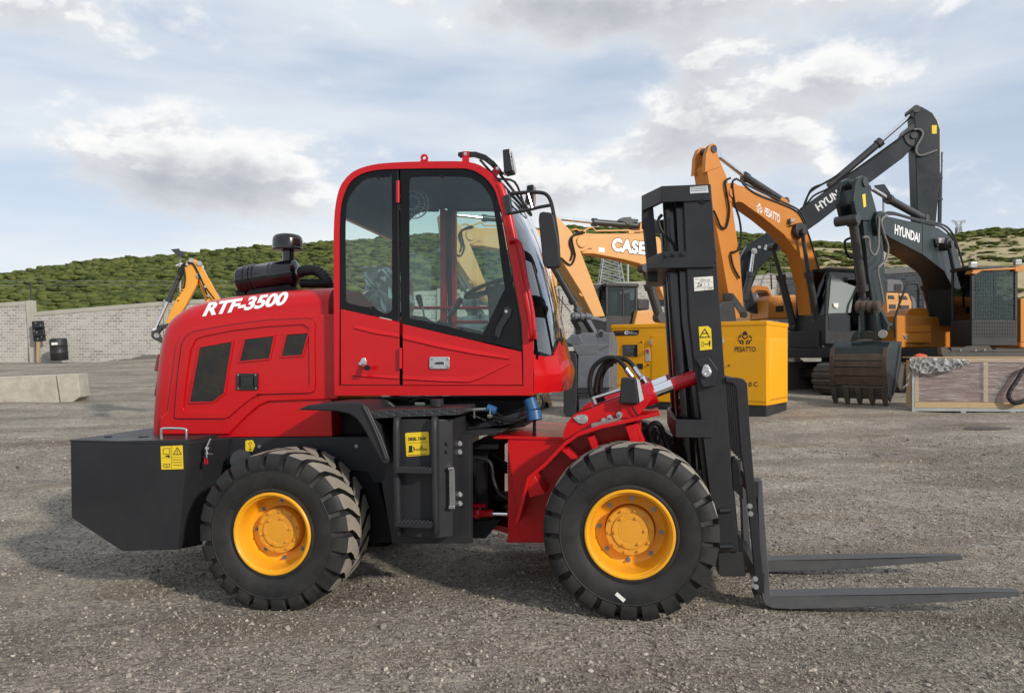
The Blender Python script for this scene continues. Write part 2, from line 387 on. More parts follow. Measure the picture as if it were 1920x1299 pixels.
# ---------------------------------------------------------------- lettering
def text_mesh(txt, bold=0.0, shear=0.0, spacing=1.0):
    c = bpy.data.curves.new('lettering', 'FONT'); c.body = txt; c.size = 1.0; c.offset = bold; c.shear = shear; c.space_character = spacing
    c.resolution_u = 4
    o = bpy.data.objects.new('lettering', c); COL.objects.link(o)
    dg = bpy.context.evaluated_depsgraph_get(); dg.update()
    me = bpy.data.meshes.new_from_object(o.evaluated_get(dg))
    vs = [v.co.copy() for v in me.vertices]; fs = [list(p.vertices) for p in me.polygons]
    bpy.data.objects.remove(o); bpy.data.curves.remove(c); bpy.data.meshes.remove(me)
    x0 = min(v.x for v in vs); x1 = max(v.x for v in vs); y0 = min(v.y for v in vs); y1 = max(v.y for v in vs)
    return [((v.x - x0) / (x1 - x0), (v.y - y0) / (y1 - y0)) for v in vs], fs
def quad_px(q, s, t):
    (tl, tr, br, bl) = q
    top = (tl[0] + (tr[0] - tl[0]) * s, tl[1] + (tr[1] - tl[1]) * s); bot = (bl[0] + (br[0] - bl[0]) * s, bl[1] + (br[1] - bl[1]) * s)
    return (bot[0] + (top[0] - bot[0]) * t, bot[1] + (top[1] - bot[1]) * t)
def letter(mb, fr, y, txt, q, bold=0.02, shear=0.0, mi=0, spacing=1.0):
    st, fs = text_mesh(txt, bold, shear, spacing)
    mb.add([fr.P(*quad_px(q, s, t), y) for s, t in st], fs, mi)
def rect(u0, v0, u1, v1): return [(u0, v0), (u1, v0), (u1, v1), (u0, v1)]
def flat(mb, fr, y, pts, mi=0):
    mb.add([fr.P(u, v, y) for u, v in pts], [list(range(len(pts)))], mi)
def strokes(mb, fr, y, pts, w, mi=0):
    """a drawn line of pixel width w"""
    for (a, b) in zip(pts[:-1], pts[1:]):
        dx, dy = b[0] - a[0], b[1] - a[1]; l = math.hypot(dx, dy) or 1; nx, ny = -dy / l * w / 2, dx / l * w / 2
        flat(mb, fr, y, [(a[0] + nx, a[1] + ny), (b[0] + nx, b[1] + ny), (b[0] - nx, b[1] - ny), (a[0] - nx, a[1] - ny)], mi)
def circ(u, v, r, n=16, a0=0, a1=360): return [(u + r * math.cos(rad(a0 + (a1 - a0) * i / (n if a1 - a0 == 360 else n - 1))), v + r * math.sin(rad(a0 + (a1 - a0) * i / (n if a1 - a0 == 360 else n - 1)))) for i in range(n)]
# ================================================================= GROUND
def smooth01(t):
    t = min(1, max(0, t)); return t * t * (3 - 2 * t)
def G(x, y):
    nx = min(3.5, max(-4.0, x)); near = -0.02 + 0.0365 * (nx + 1.585)
    if x > 0.75: near = 0.065 - 0.047 * smooth01((x - 0.75) / 0.75)
    near *= 1 - smooth01((y - 7.0) / 5.0)
    d = y - 8.0; ramp = 0.0
    if d > -3: ramp = 0.035 * (d + 3) ** 2 / 12 if d < 3 else 0.035 * d
    if y > 60: ramp = 0.035 * 52 + (y - 60) * 0.02
    return near + ramp
def G_n(x, y):
    return G(x, y) + 0.014 * mnoise.noise(Vector((x * 0.7, y * 0.7, 0))) * min(1, max(0.0, (abs(x - 0.3) - 0.2) / 2)) + (0.008 * mnoise.noise(Vector((x * 2.3, y * 2.3, 5))))

def ground_material():
    m, nt, b = new_mat('gravel_ground'); N, L = nt.nodes, nt.links
    tc = N.new('ShaderNodeTexCoord'); P = tc.outputs['Object']
    def noise(scale, det=6, rough=0.6):
        n = N.new('ShaderNodeTexNoise'); n.inputs['Scale'].default_value = scale; n.inputs['Detail'].default_value = det; n.inputs['Roughness'].default_value = rough
        L.new(P, n.inputs['Vector']); return n.outputs[0]
    def vor(scale, feat='F1'):
        n = N.new('ShaderNodeTexVoronoi'); n.inputs['Scale'].default_value = scale; n.feature = feat; L.new(P, n.inputs['Vector']); return n
    def mix(f, a, c, bt='MIX'):
        n = N.new('ShaderNodeMix'); n.data_type = 'RGBA'; n.blend_type = bt
        for s, v in ((n.inputs[0], f), (n.inputs[6], a), (n.inputs[7], c)):
            if isinstance(v, bpy.types.NodeSocket): L.new(v, s)
            else: s.default_value = v
        return n.outputs[2]
    def mr(x, a, c, d=0.0, e=1.0):
        n = N.new('ShaderNodeMapRange'); L.new(x, n.inputs[0]); n.inputs[1].default_value = a; n.inputs[2].default_value = c; n.inputs[3].default_value = d; n.inputs[4].default_value = e; return n.outputs[0]
    v1 = vor(52.0); v2 = vor(26.0); v3 = vor(160.0)
    sep = N.new('ShaderNodeSeparateColor'); L.new(v1.outputs['Color'], sep.inputs[0])
    stone = mix(sep.outputs[0], (0.190, 0.164, 0.134, 1), (0.50, 0.44, 0.365, 1))
    sep2 = N.new('ShaderNodeSeparateColor'); L.new(v2.outputs['Color'], sep2.inputs[0])
    stone = mix(mr(sep2.outputs[1], 0.93, 0.97), stone, (0.42, 0.38, 0.32, 1))
    soil = mix(noise(9.0), (0.18, 0.142, 0.098, 1), (0.34, 0.27, 0.185, 1))
    mpx = N.new('ShaderNodeMapping'); L.new(P, mpx.inputs[0]); mpx.inputs['Scale'].default_value = (0.38, 1.25, 1.0); mpx.inputs['Rotation'].default_value = (0, 0, 0.12)
    npx = N.new('ShaderNodeTexNoise'); npx.inputs['Scale'].default_value = 1.0; npx.inputs['Detail'].default_value = 8; npx.inputs['Roughness'].default_value = 0.66; L.new(mpx.outputs[0], npx.inputs['Vector'])
    patch = mr(npx.outputs[0], 0.50, 0.66, 0.0, 0.75)
    col = mix(patch, stone, soil)
    t1 = mr(noise(0.35, 6, 0.6), 0.3, 0.7, 0.74, 1.24); t2 = mr(noise(2.4, 9, 0.78), 0.36, 0.64, 0.82, 1.20); t3 = mr(noise(11.0, 6, 0.8), 0.34, 0.66, 0.80, 1.22)
    tm = N.new('ShaderNodeMath'); tm.operation = 'MULTIPLY'; L.new(t1, tm.inputs[0]); L.new(t2, tm.inputs[1]); tm2 = N.new('ShaderNodeMath'); tm2.operation = 'MULTIPLY'; L.new(tm.outputs[0], tm2.inputs[0]); L.new(t3, tm2.inputs[1]); tone = tm2.outputs[0]
    tn = N.new('ShaderNodeMix'); tn.data_type = 'RGBA'; tn.blend_type = 'MULTIPLY'; tn.inputs[0].default_value = 1.0
    L.new(col, tn.inputs[6]); cc = N.new('ShaderNodeCombineColor')
    for i in range(3): L.new(tone, cc.inputs[i])
    L.new(cc.outputs[0], tn.inputs[7]); col = tn.outputs[2]
    # scattered pale chalky smears
    ch = N.new('ShaderNodeMath'); ch.operation = 'MULTIPLY'; L.new(mr(noise(1.6, 8, 0.7), 0.66, 0.74), ch.inputs[0]); L.new(mr(noise(22.0, 5, 0.7), 0.45, 0.6), ch.inputs[1])
    col = mix(ch.outputs[0], col, (0.50, 0.45, 0.37, 1))
    # crushed pale lumps of lime trodden into the yard, each where it lies
    for (cu, cvv, rx, ry) in ((985, 1146, .20, .10), (232, 1163, .13, .05), (128, 1190, .16, .05), (842, 1283, .16, .08), (40, 957, .5, .16), (60, 838, .45, .2), (1000, 1118, .08, .05), (700, 1262, .05, .03)):
        Yc = F_PX * 1.66 / (cvv - HV); xc = (cu - CX) / F_PX * Yc
        mp_ = N.new('ShaderNodeMapping'); L.new(P, mp_.inputs[0]); mp_.inputs['Location'].default_value = (-xc / rx, -Yc / ry, 0); mp_.inputs['Scale'].default_value = (1 / rx, 1 / ry, 0)
        ln = N.new('ShaderNodeVectorMath'); ln.operation = 'LENGTH'; L.new(mp_.outputs[0], ln.inputs[0])
        ad = N.new('ShaderNodeMath'); ad.operation = 'MULTIPLY_ADD'; L.new(noise(19.0, 6, 0.75), ad.inputs[0]); ad.inputs[1].default_value = 2.6; ad.inputs[2].default_value = -1.3
        su = N.new('ShaderNodeMath'); su.operation = 'ADD'; L.new(ln.outputs['Value'], su.inputs[0]); L.new(ad.outputs[0], su.inputs[1])
        col = mix(mr(su.outputs[0], 0.95, 0.45, 0.0, 0.8), col, (0.52, 0.46, 0.37, 1))
    # compacted wheel lanes crossing the yard: darker damp bands
    wv = N.new('ShaderNodeTexWave'); wv.wave_type = 'BANDS'; wv.bands_direction = 'Y'; wv.inputs['Scale'].default_value = 0.16; wv.inputs['Distortion'].default_value = 5.0; wv.inputs['Detail'].default_value = 4; wv.inputs['Detail Scale'].default_value = 0.6
    mpw = N.new('ShaderNodeMapping'); L.new(P, mpw.inputs[0]); mpw.inputs['Rotation'].default_value = (0, 0, -0.35); L.new(mpw.outputs[0], wv.inputs['Vector'])
    lane = N.new('ShaderNodeMix'); lane.data_type = 'RGBA'; lane.blend_type = 'MULTIPLY'; L.new(mr(wv.outputs['Fac'], 0.62, 0.9, 0.0, 0.40), lane.inputs[0]); L.new(col, lane.inputs[6]); lane.inputs[7].default_value = (0.52, 0.50, 0.48, 1); col = lane.outputs[2]
    L.new(col, b.inputs['Base Color']); b.inputs['Roughness'].default_value = 0.92; b.inputs['Specular IOR Level'].default_value = 0.2
    h = N.new('ShaderNodeMath'); h.operation = 'MULTIPLY_ADD'; L.new(v1.outputs['Distance'], h.inputs[0]); h.inputs[1].default_value = -0.8
    h2 = N.new('ShaderNodeMath'); h2.operation = 'MULTIPLY_ADD'; L.new(v2.outputs['Distance'], h2.inputs[0]); h2.inputs[1].default_value = -0.9; hb = N.new('ShaderNodeMath'); hb.operation = 'MULTIPLY_ADD'; L.new(noise(3.0, 9, 0.75), hb.inputs[0]); hb.inputs[1].default_value = 2.6
    hc = N.new('ShaderNodeMath'); hc.operation = 'MULTIPLY'; L.new(noise(10.0, 8, 0.8), hc.inputs[0]); hc.inputs[1].default_value = 1.6; L.new(hc.outputs[0], hb.inputs[2]); L.new(hb.outputs[0], h2.inputs[2])
    L.new(h2.outputs[0], h.inputs[2])
    bp = N.new('ShaderNodeBump'); bp.inputs['Strength'].default_value = 0.9; bp.inputs['Distance'].default_value = 0.028
    L.new(h.outputs[0], bp.inputs['Height']); L.new(bp.outputs[0], b.inputs['Normal'])
    return m
def build_ground():
    xs = np.concatenate([np.linspace(-260, -14, 42)[:-1], np.linspace(-14, 14, 180), np.linspace(14, 260, 42)[1:]])
    ys = np.concatenate([np.linspace(-30, 1.5, 12)[:-1], np.linspace(1.5, 12, 110), np.linspace(12, 60, 60)[1:], np.linspace(60, 400, 30)[1:]])
    vs = []
    for y in ys:
        for x in xs:
            z = G_n(x, y) if abs(x) < 30 and y < 60 else G(x, y)
            # heap of gravel banked against the far wall and loose ridges in the yard
            if y > 36 and y < 46: z += 0.5 * math.exp(-((x + 21.5) / 2.6) ** 2 - ((y - 42.6) / 1.0) ** 2)
            if 9 < y < 40: z += 0.06 * mnoise.noise(Vector((x * 0.35, y * 1.1, 9))) + 0.03 * mnoise.noise(Vector((x * 1.2, y * 2.2, 2)))
            vs.append((x, y, z))
    nx, ny = len(xs), len(ys)
    fs = [(j * nx + i, j * nx + i + 1, (j + 1) * nx + i + 1, (j + 1) * nx + i) for j in range(ny - 1) for i in range(nx - 1)]
    me = bpy.data.meshes.new('ground'); me.from_pydata(vs, [], fs); me.materials.append(ground_material())
    me.polygons.foreach_set('use_smooth', [True] * len(me.polygons))
    o = bpy.data.objects.new('ground', me); COL.objects.link(o); o['kind'] = 'structure'
build_ground()

def mesh_from_np(name, V, T, mat, smooth=False, mi=None):
    me = bpy.data.meshes.new(name)
    me.vertices.add(len(V)); me.vertices.foreach_set('co', np.asarray(V, np.float32).ravel())
    n = len(T); me.loops.add(n * 3); me.loops.foreach_set('vertex_index', np.asarray(T, np.int32).ravel())
    me.polygons.add(n); me.polygons.foreach_set('loop_start', np.arange(0, n * 3, 3, dtype=np.int32)); me.polygons.foreach_set('loop_total', np.full(n, 3, np.int32))
    me.update(calc_edges=True)
    mats = mat if isinstance(mat, (list, tuple)) else [mat]
    for m_ in mats: me.materials.append(m_)
    if mi is not None: me.polygons.foreach_set('material_index', np.asarray(mi, np.int32))
    me.polygons.foreach_set('use_smooth', np.full(n, smooth))
    o = bpy.data.objects.new(name, me); COL.objects.link(o); return o
def ico(sub):
    bm = bmesh.new(); bmesh.ops.create_icosphere(bm, subdivisions=sub, radius=1.0)
    V = np.array([v.co[:] for v in bm.verts]); T = np.array([[v.index for v in f.verts] for f in bm.faces]); bm.free(); return V, T

def stone_mat():
    m, nt, b = new_mat('loose_stone'); N, L = nt.nodes, nt.links
    g = N.new('ShaderNodeNewGeometry')
    cr = N.new('ShaderNodeValToRGB'); L.new(g.outputs['Random Per Island'], cr.inputs[0])
    e = cr.color_ramp.elements; e[0].position = 0; e[0].color = (0.125, 0.107, 0.088, 1); e[1].position = 1.0; e[1].color = (0.54, 0.47, 0.385, 1)
    x = e.new(0.55); x.color = (0.26, 0.223, 0.183, 1); x = e.new(0.93); x.color = (0.35, 0.305, 0.25, 1)
    L.new(cr.outputs[0], b.inputs['Base Color']); b.inputs['Roughness'].default_value = 0.9; b.inputs['Specular IOR Level'].default_value = 0.25
    return m
def build_gravel():
    V0, T0 = ico(1)
    n = 110000
    # denser close to the viewer, thinning out into the yard
    y = 2.6 + 11.0 * rng.random(n) ** 1.9
    x = (rng.random(n) - 0.5) * 2 * (0.76 * y + 0.5)
    keep = np.array([mnoise.noise(Vector((a * 0.75, b * 0.75, 0))) * 0.55 + mnoise.noise(Vector((a * 2.1, b * 2.1, 3))) * 0.35 for a, b in zip(x, y)])
    ok = keep + rng.random(n) * 0.7 > 0.12
    x, y = x[ok], y[ok]; n = len(x)
    z = np.array([G_n(a, b) for a, b in zip(x, y)])
    r = 0.0049 * np.exp(rng.normal(0, 0.45, n)) * (1 + 0.05 * (y - 3)); r = np.minimum(r, 0.026)
    ang = rng.random((n, 3)) * 6.283
    ca, sa = np.cos(ang), np.sin(ang)
    Rz = np.zeros((n, 3, 3)); Rz[:, 0, 0] = ca[:, 0]; Rz[:, 0, 1] = -sa[:, 0]; Rz[:, 1, 0] = sa[:, 0]; Rz[:, 1, 1] = ca[:, 0]; Rz[:, 2, 2] = 1
    Rx = np.zeros((n, 3, 3)); Rx[:, 0, 0] = 1; Rx[:, 1, 1] = ca[:, 1]; Rx[:, 1, 2] = -sa[:, 1]; Rx[:, 2, 1] = sa[:, 1]; Rx[:, 2, 2] = ca[:, 1]
    R = Rz @ Rx
    S = rng.uniform(0.6, 1.35, (n, 3))
    jit = rng.uniform(0.72, 1.18, (n, len(V0), 1))
    P = V0[None] * S[:, None, :] * jit
    P = np.einsum('nij,nkj->nki', R, P) * r[:, None, None]
    P[..., 2] *= 0.75
    P += np.stack([x, y, z + r * 0.25], 1)[:, None, :]
    T = (T0[None] + (np.arange(n) * len(V0))[:, None, None]).reshape(-1, 3)
    o = mesh_from_np('gravel', P.reshape(-1, 3), T, stone_mat()); o['kind'] = 'stuff'
build_gravel()

# ================================================================= HILLS
RIDGE = [(-700, 560), (-300, 535), (0, 513), (100, 499), (190, 484), (300, 480), (450, 464), (590, 453), (700, 446), (850, 434), (1000, 426), (1065, 423), (1200, 424), (1380, 434), (1427, 443), (1520, 451), (1597, 454), (1700, 448), (1792, 438), (1847, 429), (1920, 426), (2300, 420), (2700, 430)]
HILL_D0, HILL_D1 = 75.0, 230.0
def ridge_v(u):
    for (a, va), (b, vb) in zip(RIDGE[:-1], RIDGE[1:]):
        if a <= u <= b: t = (u - a) / (b - a); return va + (vb - va) * t
    return RIDGE[0][1] if u < RIDGE[0][0] else RIDGE[-1][1]
def hill_z(x, y):
    """height of the hillside at a ground position"""
    u = CX + F_PX * x / y
    zr = CAM_H + (HV - ridge_v(u) - 7) / F_PX * HILL_D1
    z0 = G(0, HILL_D0) - 0.5
    t = (y - HILL_D0) / (HILL_D1 - HILL_D0)
    if t <= 1: return z0 + (zr - z0) * max(0, t) ** 0.92
    return zr - (t - 1) * 60
def sandy(x, y):
    u = CX + F_PX * x / y; t = (y - HILL_D0) / (HILL_D1 - HILL_D0)
    lim = 0.86 + 0.06 * mnoise.noise(Vector((x * 0.03, y * 0.03, 1)))
    s = smooth01((u - 1430 + 60 * mnoise.noise(Vector((x * 0.05, y * 0.05, 4)))) / 130) * (1 - smooth01((t - lim) / 0.05))
    return s
def hill_material():
    m, nt, b = new_mat('hillside'); N, L = nt.nodes, nt.links
    at = N.new('ShaderNodeAttribute'); at.attribute_name = 'sand'
    tc = N.new('ShaderNodeTexCoord')
    def noise(s, d=6, r=0.65):
        n = N.new('ShaderNodeTexNoise'); n.inputs['Scale'].default_value = s; n.inputs['Detail'].default_value = d; n.inputs['Roughness'].default_value = r; L.new(tc.outputs['Object'], n.inputs['Vector']); return n.outputs[0]
    def mix(f, a, c):
        n = N.new('ShaderNodeMix'); n.data_type = 'RGBA'
        for s, v in ((n.inputs[0], f), (n.inputs[6], a), (n.inputs[7], c)):
            if isinstance(v, bpy.types.NodeSocket): L.new(v, s)
            else: s.default_value = v
        return n.outputs[2]
    green = mix(noise(0.15), (0.018, 0.030, 0.008, 1), (0.055, 0.070, 0.022, 1))
    sand = mix(noise(0.10, 8), (0.30, 0.24, 0.13, 1), (0.52, 0.43, 0.27, 1))
    gr = N.new('ShaderNodeMapRange'); L.new(noise(0.22, 8, 0.7), gr.inputs[0]); gr.inputs[1].default_value = 0.5; gr.inputs[2].default_value = 0.62
    sand = mix(gr.outputs[0], sand, (0.17, 0.17, 0.065, 1))
    L.new(mix(at.outputs['Fac'], green, sand), b.inputs['Base Color']); b.inputs['Roughness'].default_value = 0.95; b.inputs['Specular IOR Level'].default_value = 0.1
    return m
def build_hills():
    us = np.arange(-650, 2650, 22.0); ds = np.concatenate([np.linspace(60, HILL_D1, 70), np.linspace(HILL_D1 + 10, 330, 6)])
    vs, sa = [], []
    for d in ds:
        for u in us:
            x = (u - CX) / F_PX * d; z = hill_z(x, d) + (1.0 * mnoise.noise(Vector((x * 0.06, d * 0.06, 2))) if d > 90 else 0) - (0.8 if d < 72 else 0)
            vs.append((x, d, z)); sa.append(sandy(x, d))
    nx = len(us); fs = [(j * nx + i, j * nx + i + 1, (j + 1) * nx + i + 1, (j + 1) * nx + i) for j in range(len(ds) - 1) for i in range(nx - 1)]
    me = bpy.data.meshes.new('hills'); me.from_pydata(vs, [], fs); me.materials.append(hill_material())
    a = me.attributes.new('sand', 'FLOAT', 'POINT'); a.data.foreach_set('value', sa)
    me.polygons.foreach_set('use_smooth', [True] * len(me.polygons))
    o = bpy.data.objects.new('hills', me); COL.objects.link(o); o['kind'] = 'structure'
build_hills()

def leaf_mat():
    m, nt, b = new_mat('scrub_leaves'); N, L = nt.nodes, nt.links
    tc = N.new('ShaderNodeTexCoord'); g = N.new('ShaderNodeNewGeometry')
    n = N.new('ShaderNodeTexNoise'); n.inputs['Scale'].default_value = 0.075; n.inputs['Detail'].default_value = 5; L.new(tc.outputs['Object'], n.inputs['Vector'])
    n2 = N.new('ShaderNodeTexNoise'); n2.inputs['Scale'].default_value = 1.4; n2.inputs['Detail'].default_value = 6; n2.inputs['Roughness'].default_value = 0.75; L.new(tc.outputs['Object'], n2.inputs['Vector'])
    a = N.new('ShaderNodeMath'); a.operation = 'MULTIPLY_ADD'; L.new(n2.outputs[0], a.inputs[0]); a.inputs[1].default_value = 0.9; 
    s = N.new('ShaderNodeMath'); s.operation = 'MULTIPLY_ADD'; L.new(g.outputs['Random Per Island'], s.inputs[0]); s.inputs[1].default_value = 0.45; s.inputs[2].default_value = -0.42
    s2 = N.new('ShaderNodeMath'); s2.operation = 'ADD'; L.new(s.outputs[0], s2.inputs[0]); L.new(n.outputs[0], s2.inputs[1]); L.new(s2.outputs[0], a.inputs[2])
    cr = N.new('ShaderNodeValToRGB'); L.new(a.outputs[0], cr.inputs[0]); e = cr.color_ramp.elements
    e[0].position = 0.26; e[0].color = (0.020, 0.030, 0.009, 1); e[1].position = 0.95; e[1].color = (0.150, 0.165, 0.045, 1)
    x = e.new(0.60); x.color = (0.070, 0.092, 0.024, 1)
    L.new(cr.outputs[0], b.inputs['Base Color']); b.inputs['Roughness'].default_value = 0.85; b.inputs['Specular IOR Level'].default_value = 0.15
    bp = N.new('ShaderNodeBump'); bp.inputs['Strength'].default_value = 1.0; bp.inputs['Distance'].default_value = 0.5; L.new(n2.outputs[0], bp.inputs['Height']); L.new(bp.outputs[0], b.inputs['Normal'])
    return m
def build_shrubs():
    V0, T0 = ico(1)
    temps = []  # a few bush shapes
    for k in range(10):
        Vs, Ts = [], []
        for j in range(5):
            c = np.array([rng.normal(0, 0.55), rng.normal(0, 0.55), rng.uniform(0.15, 0.6)]) if j else np.array([0, 0, 0.35])
            s = np.array([rng.uniform(.5, .8), rng.uniform(.5, .8), rng.uniform(.28, .45)]) * (1.0 if j else 1.25)
            P = V0 * np.array([1 + 0.55 * mnoise.noise(Vector(p) * 1.9 + Vector((k * 7, j * 5, 0))) + 0.30 * mnoise.noise(Vector(p) * 5.1 + Vector((k, j, 3))) for p in V0])[:, None]
            Ts.append(T0 + len(V0) * j); Vs.append(P * s + c)
        temps.append((np.concatenate(Vs), np.concatenate(Ts)))
    pts = []
    tries = 0
    while len(pts) < 17000 and tries < 240000:
        tries += 1
        d = HILL_D0 + 3 + (HILL_D1 - HILL_D0 + 4) * random.random() ** 0.9; u = random.uniform(-330, 2130); x = (u - CX) / F_PX * d
        if 640 < u < 1000 and random.random() < 0.25: continue
        s = sandy(x, d)
        if s > 0.25 and random.random() < (0.88 - 0.25 * max(0, mnoise.noise(Vector((x * 0.08, d * 0.08, 7))))) * s: continue
        pts.append((x, d, s))
    Vs, Ts, o = [], [], 0
    for (x, d, s) in pts:
        V, T = temps[random.randrange(10)]
        a = random.uniform(0, 6.28); c_, s_ = math.cos(a), math.sin(a); R = np.array([[c_, -s_, 0], [s_, c_, 0], [0, 0, 1]])
        k = (random.choice((.8, 1.0, 1.2, 1.4, 1.7, 2.1)) if s < 0.3 else random.choice((.35, .45, .6, .8, 1.1, 1.5))) * (0.72 + 0.25 * d / 150)
        Vs.append((V @ R.T) * np.array([k, k, k * random.uniform(0.50, 0.8)]) + np.array([x, d, hill_z(x, d) - 0.1])); Ts.append(T + o); o += len(V)
    ob = mesh_from_np('hillside_scrub', np.concatenate(Vs), np.concatenate(Ts), leaf_mat(), smooth=True); ob['kind'] = 'stuff'
build_shrubs()

# ================================================================= PERIMETER WALLS
def brick_mat(name, c1, c2, mortar, bw=0.34, bh=0.168):
    m, nt, b = new_mat(name); N, L = nt.nodes, nt.links
    tc = N.new('ShaderNodeTexCoord'); sp = N.new('ShaderNodeSeparateXYZ'); L.new(tc.outputs['Object'], sp.inputs[0])
    cb = N.new('ShaderNodeCombineXYZ'); L.new(sp.outputs[0], cb.inputs[0]); L.new(sp.outputs[2], cb.inputs[1])
    br = N.new('ShaderNodeTexBrick'); L.new(cb.outputs[0], br.inputs[0])
    br.inputs['Scale'].default_value = 1.0; br.inputs['Brick Width'].default_value = bw; br.inputs['Row Height'].default_value = bh
    br.inputs['Mortar Size'].default_value = 0.022; br.inputs['Mortar Smooth'].default_value = 0.3; br.inputs['Bias'].default_value = -0.1
    br.inputs['Color1'].default_value = (*c1, 1); br.inputs['Color2'].default_value = (*c2, 1); br.inputs['Mortar'].default_value = (*mortar, 1)
    n = N.new('ShaderNodeTexNoise'); n.inputs['Scale'].default_value = 0.5; n.inputs['Detail'].default_value = 8; n.inputs['Roughness'].default_value = 0.7; L.new(tc.outputs['Object'], n.inputs['Vector'])
    mr = N.new('ShaderNodeMapRange'); L.new(n.outputs[0], mr.inputs[0]); mr.inputs[1].default_value = 0.4; mr.inputs[2].default_value = 0.75; mr.inputs[4].default_value = 0.65
    mx = N.new('ShaderNodeMix'); mx.data_type = 'RGBA'; L.new(mr.outputs[0], mx.inputs[0]); L.new(br.outputs[0], mx.inputs[6]); mx.inputs[7].default_value = (*mortar, 1)
    L.new(mx.outputs[2], b.inputs['Base Color']); b.inputs['Roughness'].default_value = 0.9
    bp = N.new('ShaderNodeBump'); bp.inputs['Strength'].default_value = 0.6; bp.inputs['Distance'].default_value = 0.02; bp.invert = True
    L.new(br.outputs['Fac'], bp.inputs['Height']); L.new(bp.outputs[0], b.inputs['Normal'])
    return m
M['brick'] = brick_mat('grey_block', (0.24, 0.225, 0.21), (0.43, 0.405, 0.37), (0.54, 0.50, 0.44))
M['brick_shaded'] = brick_mat('shaded_block', (0.07, 0.07, 0.075), (0.17, 0.17, 0.175), (0.20, 0.20, 0.20))  # block colours darkened so the wall turned from the sun reads as shaded

WF = Frame((0, 45.0, 0), 0)
WL = thing('block_wall', 'long pale grey block wall with concrete coping at the foot of the green hill', 'wall', (-24, 45, 1.2))
def wall_span(u0, t0, b0, u1, t1, b1, cop=8, fr=WF, wall=WL, bm_='brick', depth=0.22):
    mb = MB(); mb.poly(fr, [(u0, t0 + cop), (u1, t1 + cop), (u1, b1 + 14), (u0, b0 + 14)], 0, depth); mb.build('panel', M[bm_], wall)
    mb = MB(); mb.poly(fr, [(u0, t0), (u1, t1), (u1, t1 + cop), (u0, t0 + cop)], -0.04, depth + 0.04); mb.build('coping', M['concrete'], wall, bevel=0.02)
def pillar(pts, fr=WF, wall=WL):
    mb = MB(); mb.poly(fr, pts, -0.10, 0.30); mb.build('pillar', M['concrete'], wall, bevel=0.015)
wall_span(-330, 590, 684, 52, 564, 680)
pillar([(47.5, 564), (60, 563), (68.5, 690), (56, 690)])
wall_span(62, 585, 680, 307, 565, 666)
pillar([(306, 562), (314, 561), (316, 690), (308, 690)])
wall_span(313, 564, 668, 560, 553, 664); pillar([(559, 550), (567, 550), (567, 685), (559, 685)])
wall_span(566, 553, 664, 820, 545, 662); pillar([(819, 541), (827, 541), (827, 685), (819, 685)])
wall_span(826, 544, 662, 1080, 535, 660); pillar([(1079, 531), (1087, 531), (1087, 685), (1079, 685)])
wall_span(1086, 534, 660, 1330, 520, 658); pillar([(1329, 516), (1337, 516), (1337, 685), (1329, 685)])
wall_span(1336, 520, 658, 1460, 514, 655)
# wire strung over the wall on a thin stay
mb = MB(); mb.cyl(WF.P(60, 584, 0.1), WF.P(57.5, 529, 0.1), 0.05, n=6)
stay = mb.build('wire_stay', M['exdark'], WL)
mb = MB()
for v0, v1 in ((527, 527), (534, 535)): mb.tube([WF.P(-330, v0, 0.1), WF.P(57, v0 + 0.5, 0.1), WF.P(310, v1, 0.1), WF.P(640, v1, 0.1)], 0.008, n=5)
mb.build('wire', M['galv'], WL)
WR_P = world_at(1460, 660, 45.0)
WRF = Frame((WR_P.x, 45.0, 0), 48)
WR = thing('block_wall', 'block wall coloured dark for its shade, with concrete top, behind the dark excavators', 'wall', WRF.O, WRF.psi)
wall_span(1462, 512, 655, 1610, 506, 655, cop=9, fr=WRF, wall=WR, bm_='brick_shaded')
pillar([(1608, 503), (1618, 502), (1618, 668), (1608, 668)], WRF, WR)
wall_span(1617, 506, 655, 1735, 498, 655, cop=11, fr=WRF, wall=WR, bm_='brick_shaded')
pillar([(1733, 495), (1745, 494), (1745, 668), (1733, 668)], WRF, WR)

# heap of loose gravel banked against the wall
hv, hf_ = [], []
nx_, ny_ = 60, 14
hx = [(u - CX) / F_PX * 44.2 for u in np.linspace(188, 330, nx_)]
for j in range(ny_):
    for i, x in enumerate(hx):
        y = 42.6 + 2.3 * j / (ny_ - 1); t = i / (nx_ - 1)
        hgt = (0.30 * math.exp(-((t - 0.62) / 0.16) ** 2) + 0.14 * math.exp(-((t - 0.30) / 0.2) ** 2)) * smooth01(j / (ny_ - 1) * 1.6) + 0.07 * mnoise.noise(Vector((x * 2.1, y * 2.1, 3)))
        e_ = min(1, t * 8, (1 - t) * 8, j / 3)
        hv.append((x, y, G(x, y) - 0.05 + 1.25 * max(0, hgt) * e_ * 1.3))
hf_ = [(j * nx_ + i, j * nx_ + i + 1, (j + 1) * nx_ + i + 1, (j + 1) * nx_ + i) for j in range(ny_ - 1) for i in range(nx_ - 1)]
me = bpy.data.meshes.new('gravel_heap'); me.from_pydata(hv, [], hf_); me.materials.append(paint('dark_grit', (0.12, 0.105, 0.09), .95, var=.4, scale=9, bump=.6, bscale=12))
me.polygons.foreach_set('use_smooth', [True] * len(me.polygons))
o = bpy.data.objects.new('gravel_heap', me); COL.objects.link(o); tag(o, 'low dark heap of grit banked against the foot of the pale block wall', 'gravel heap')

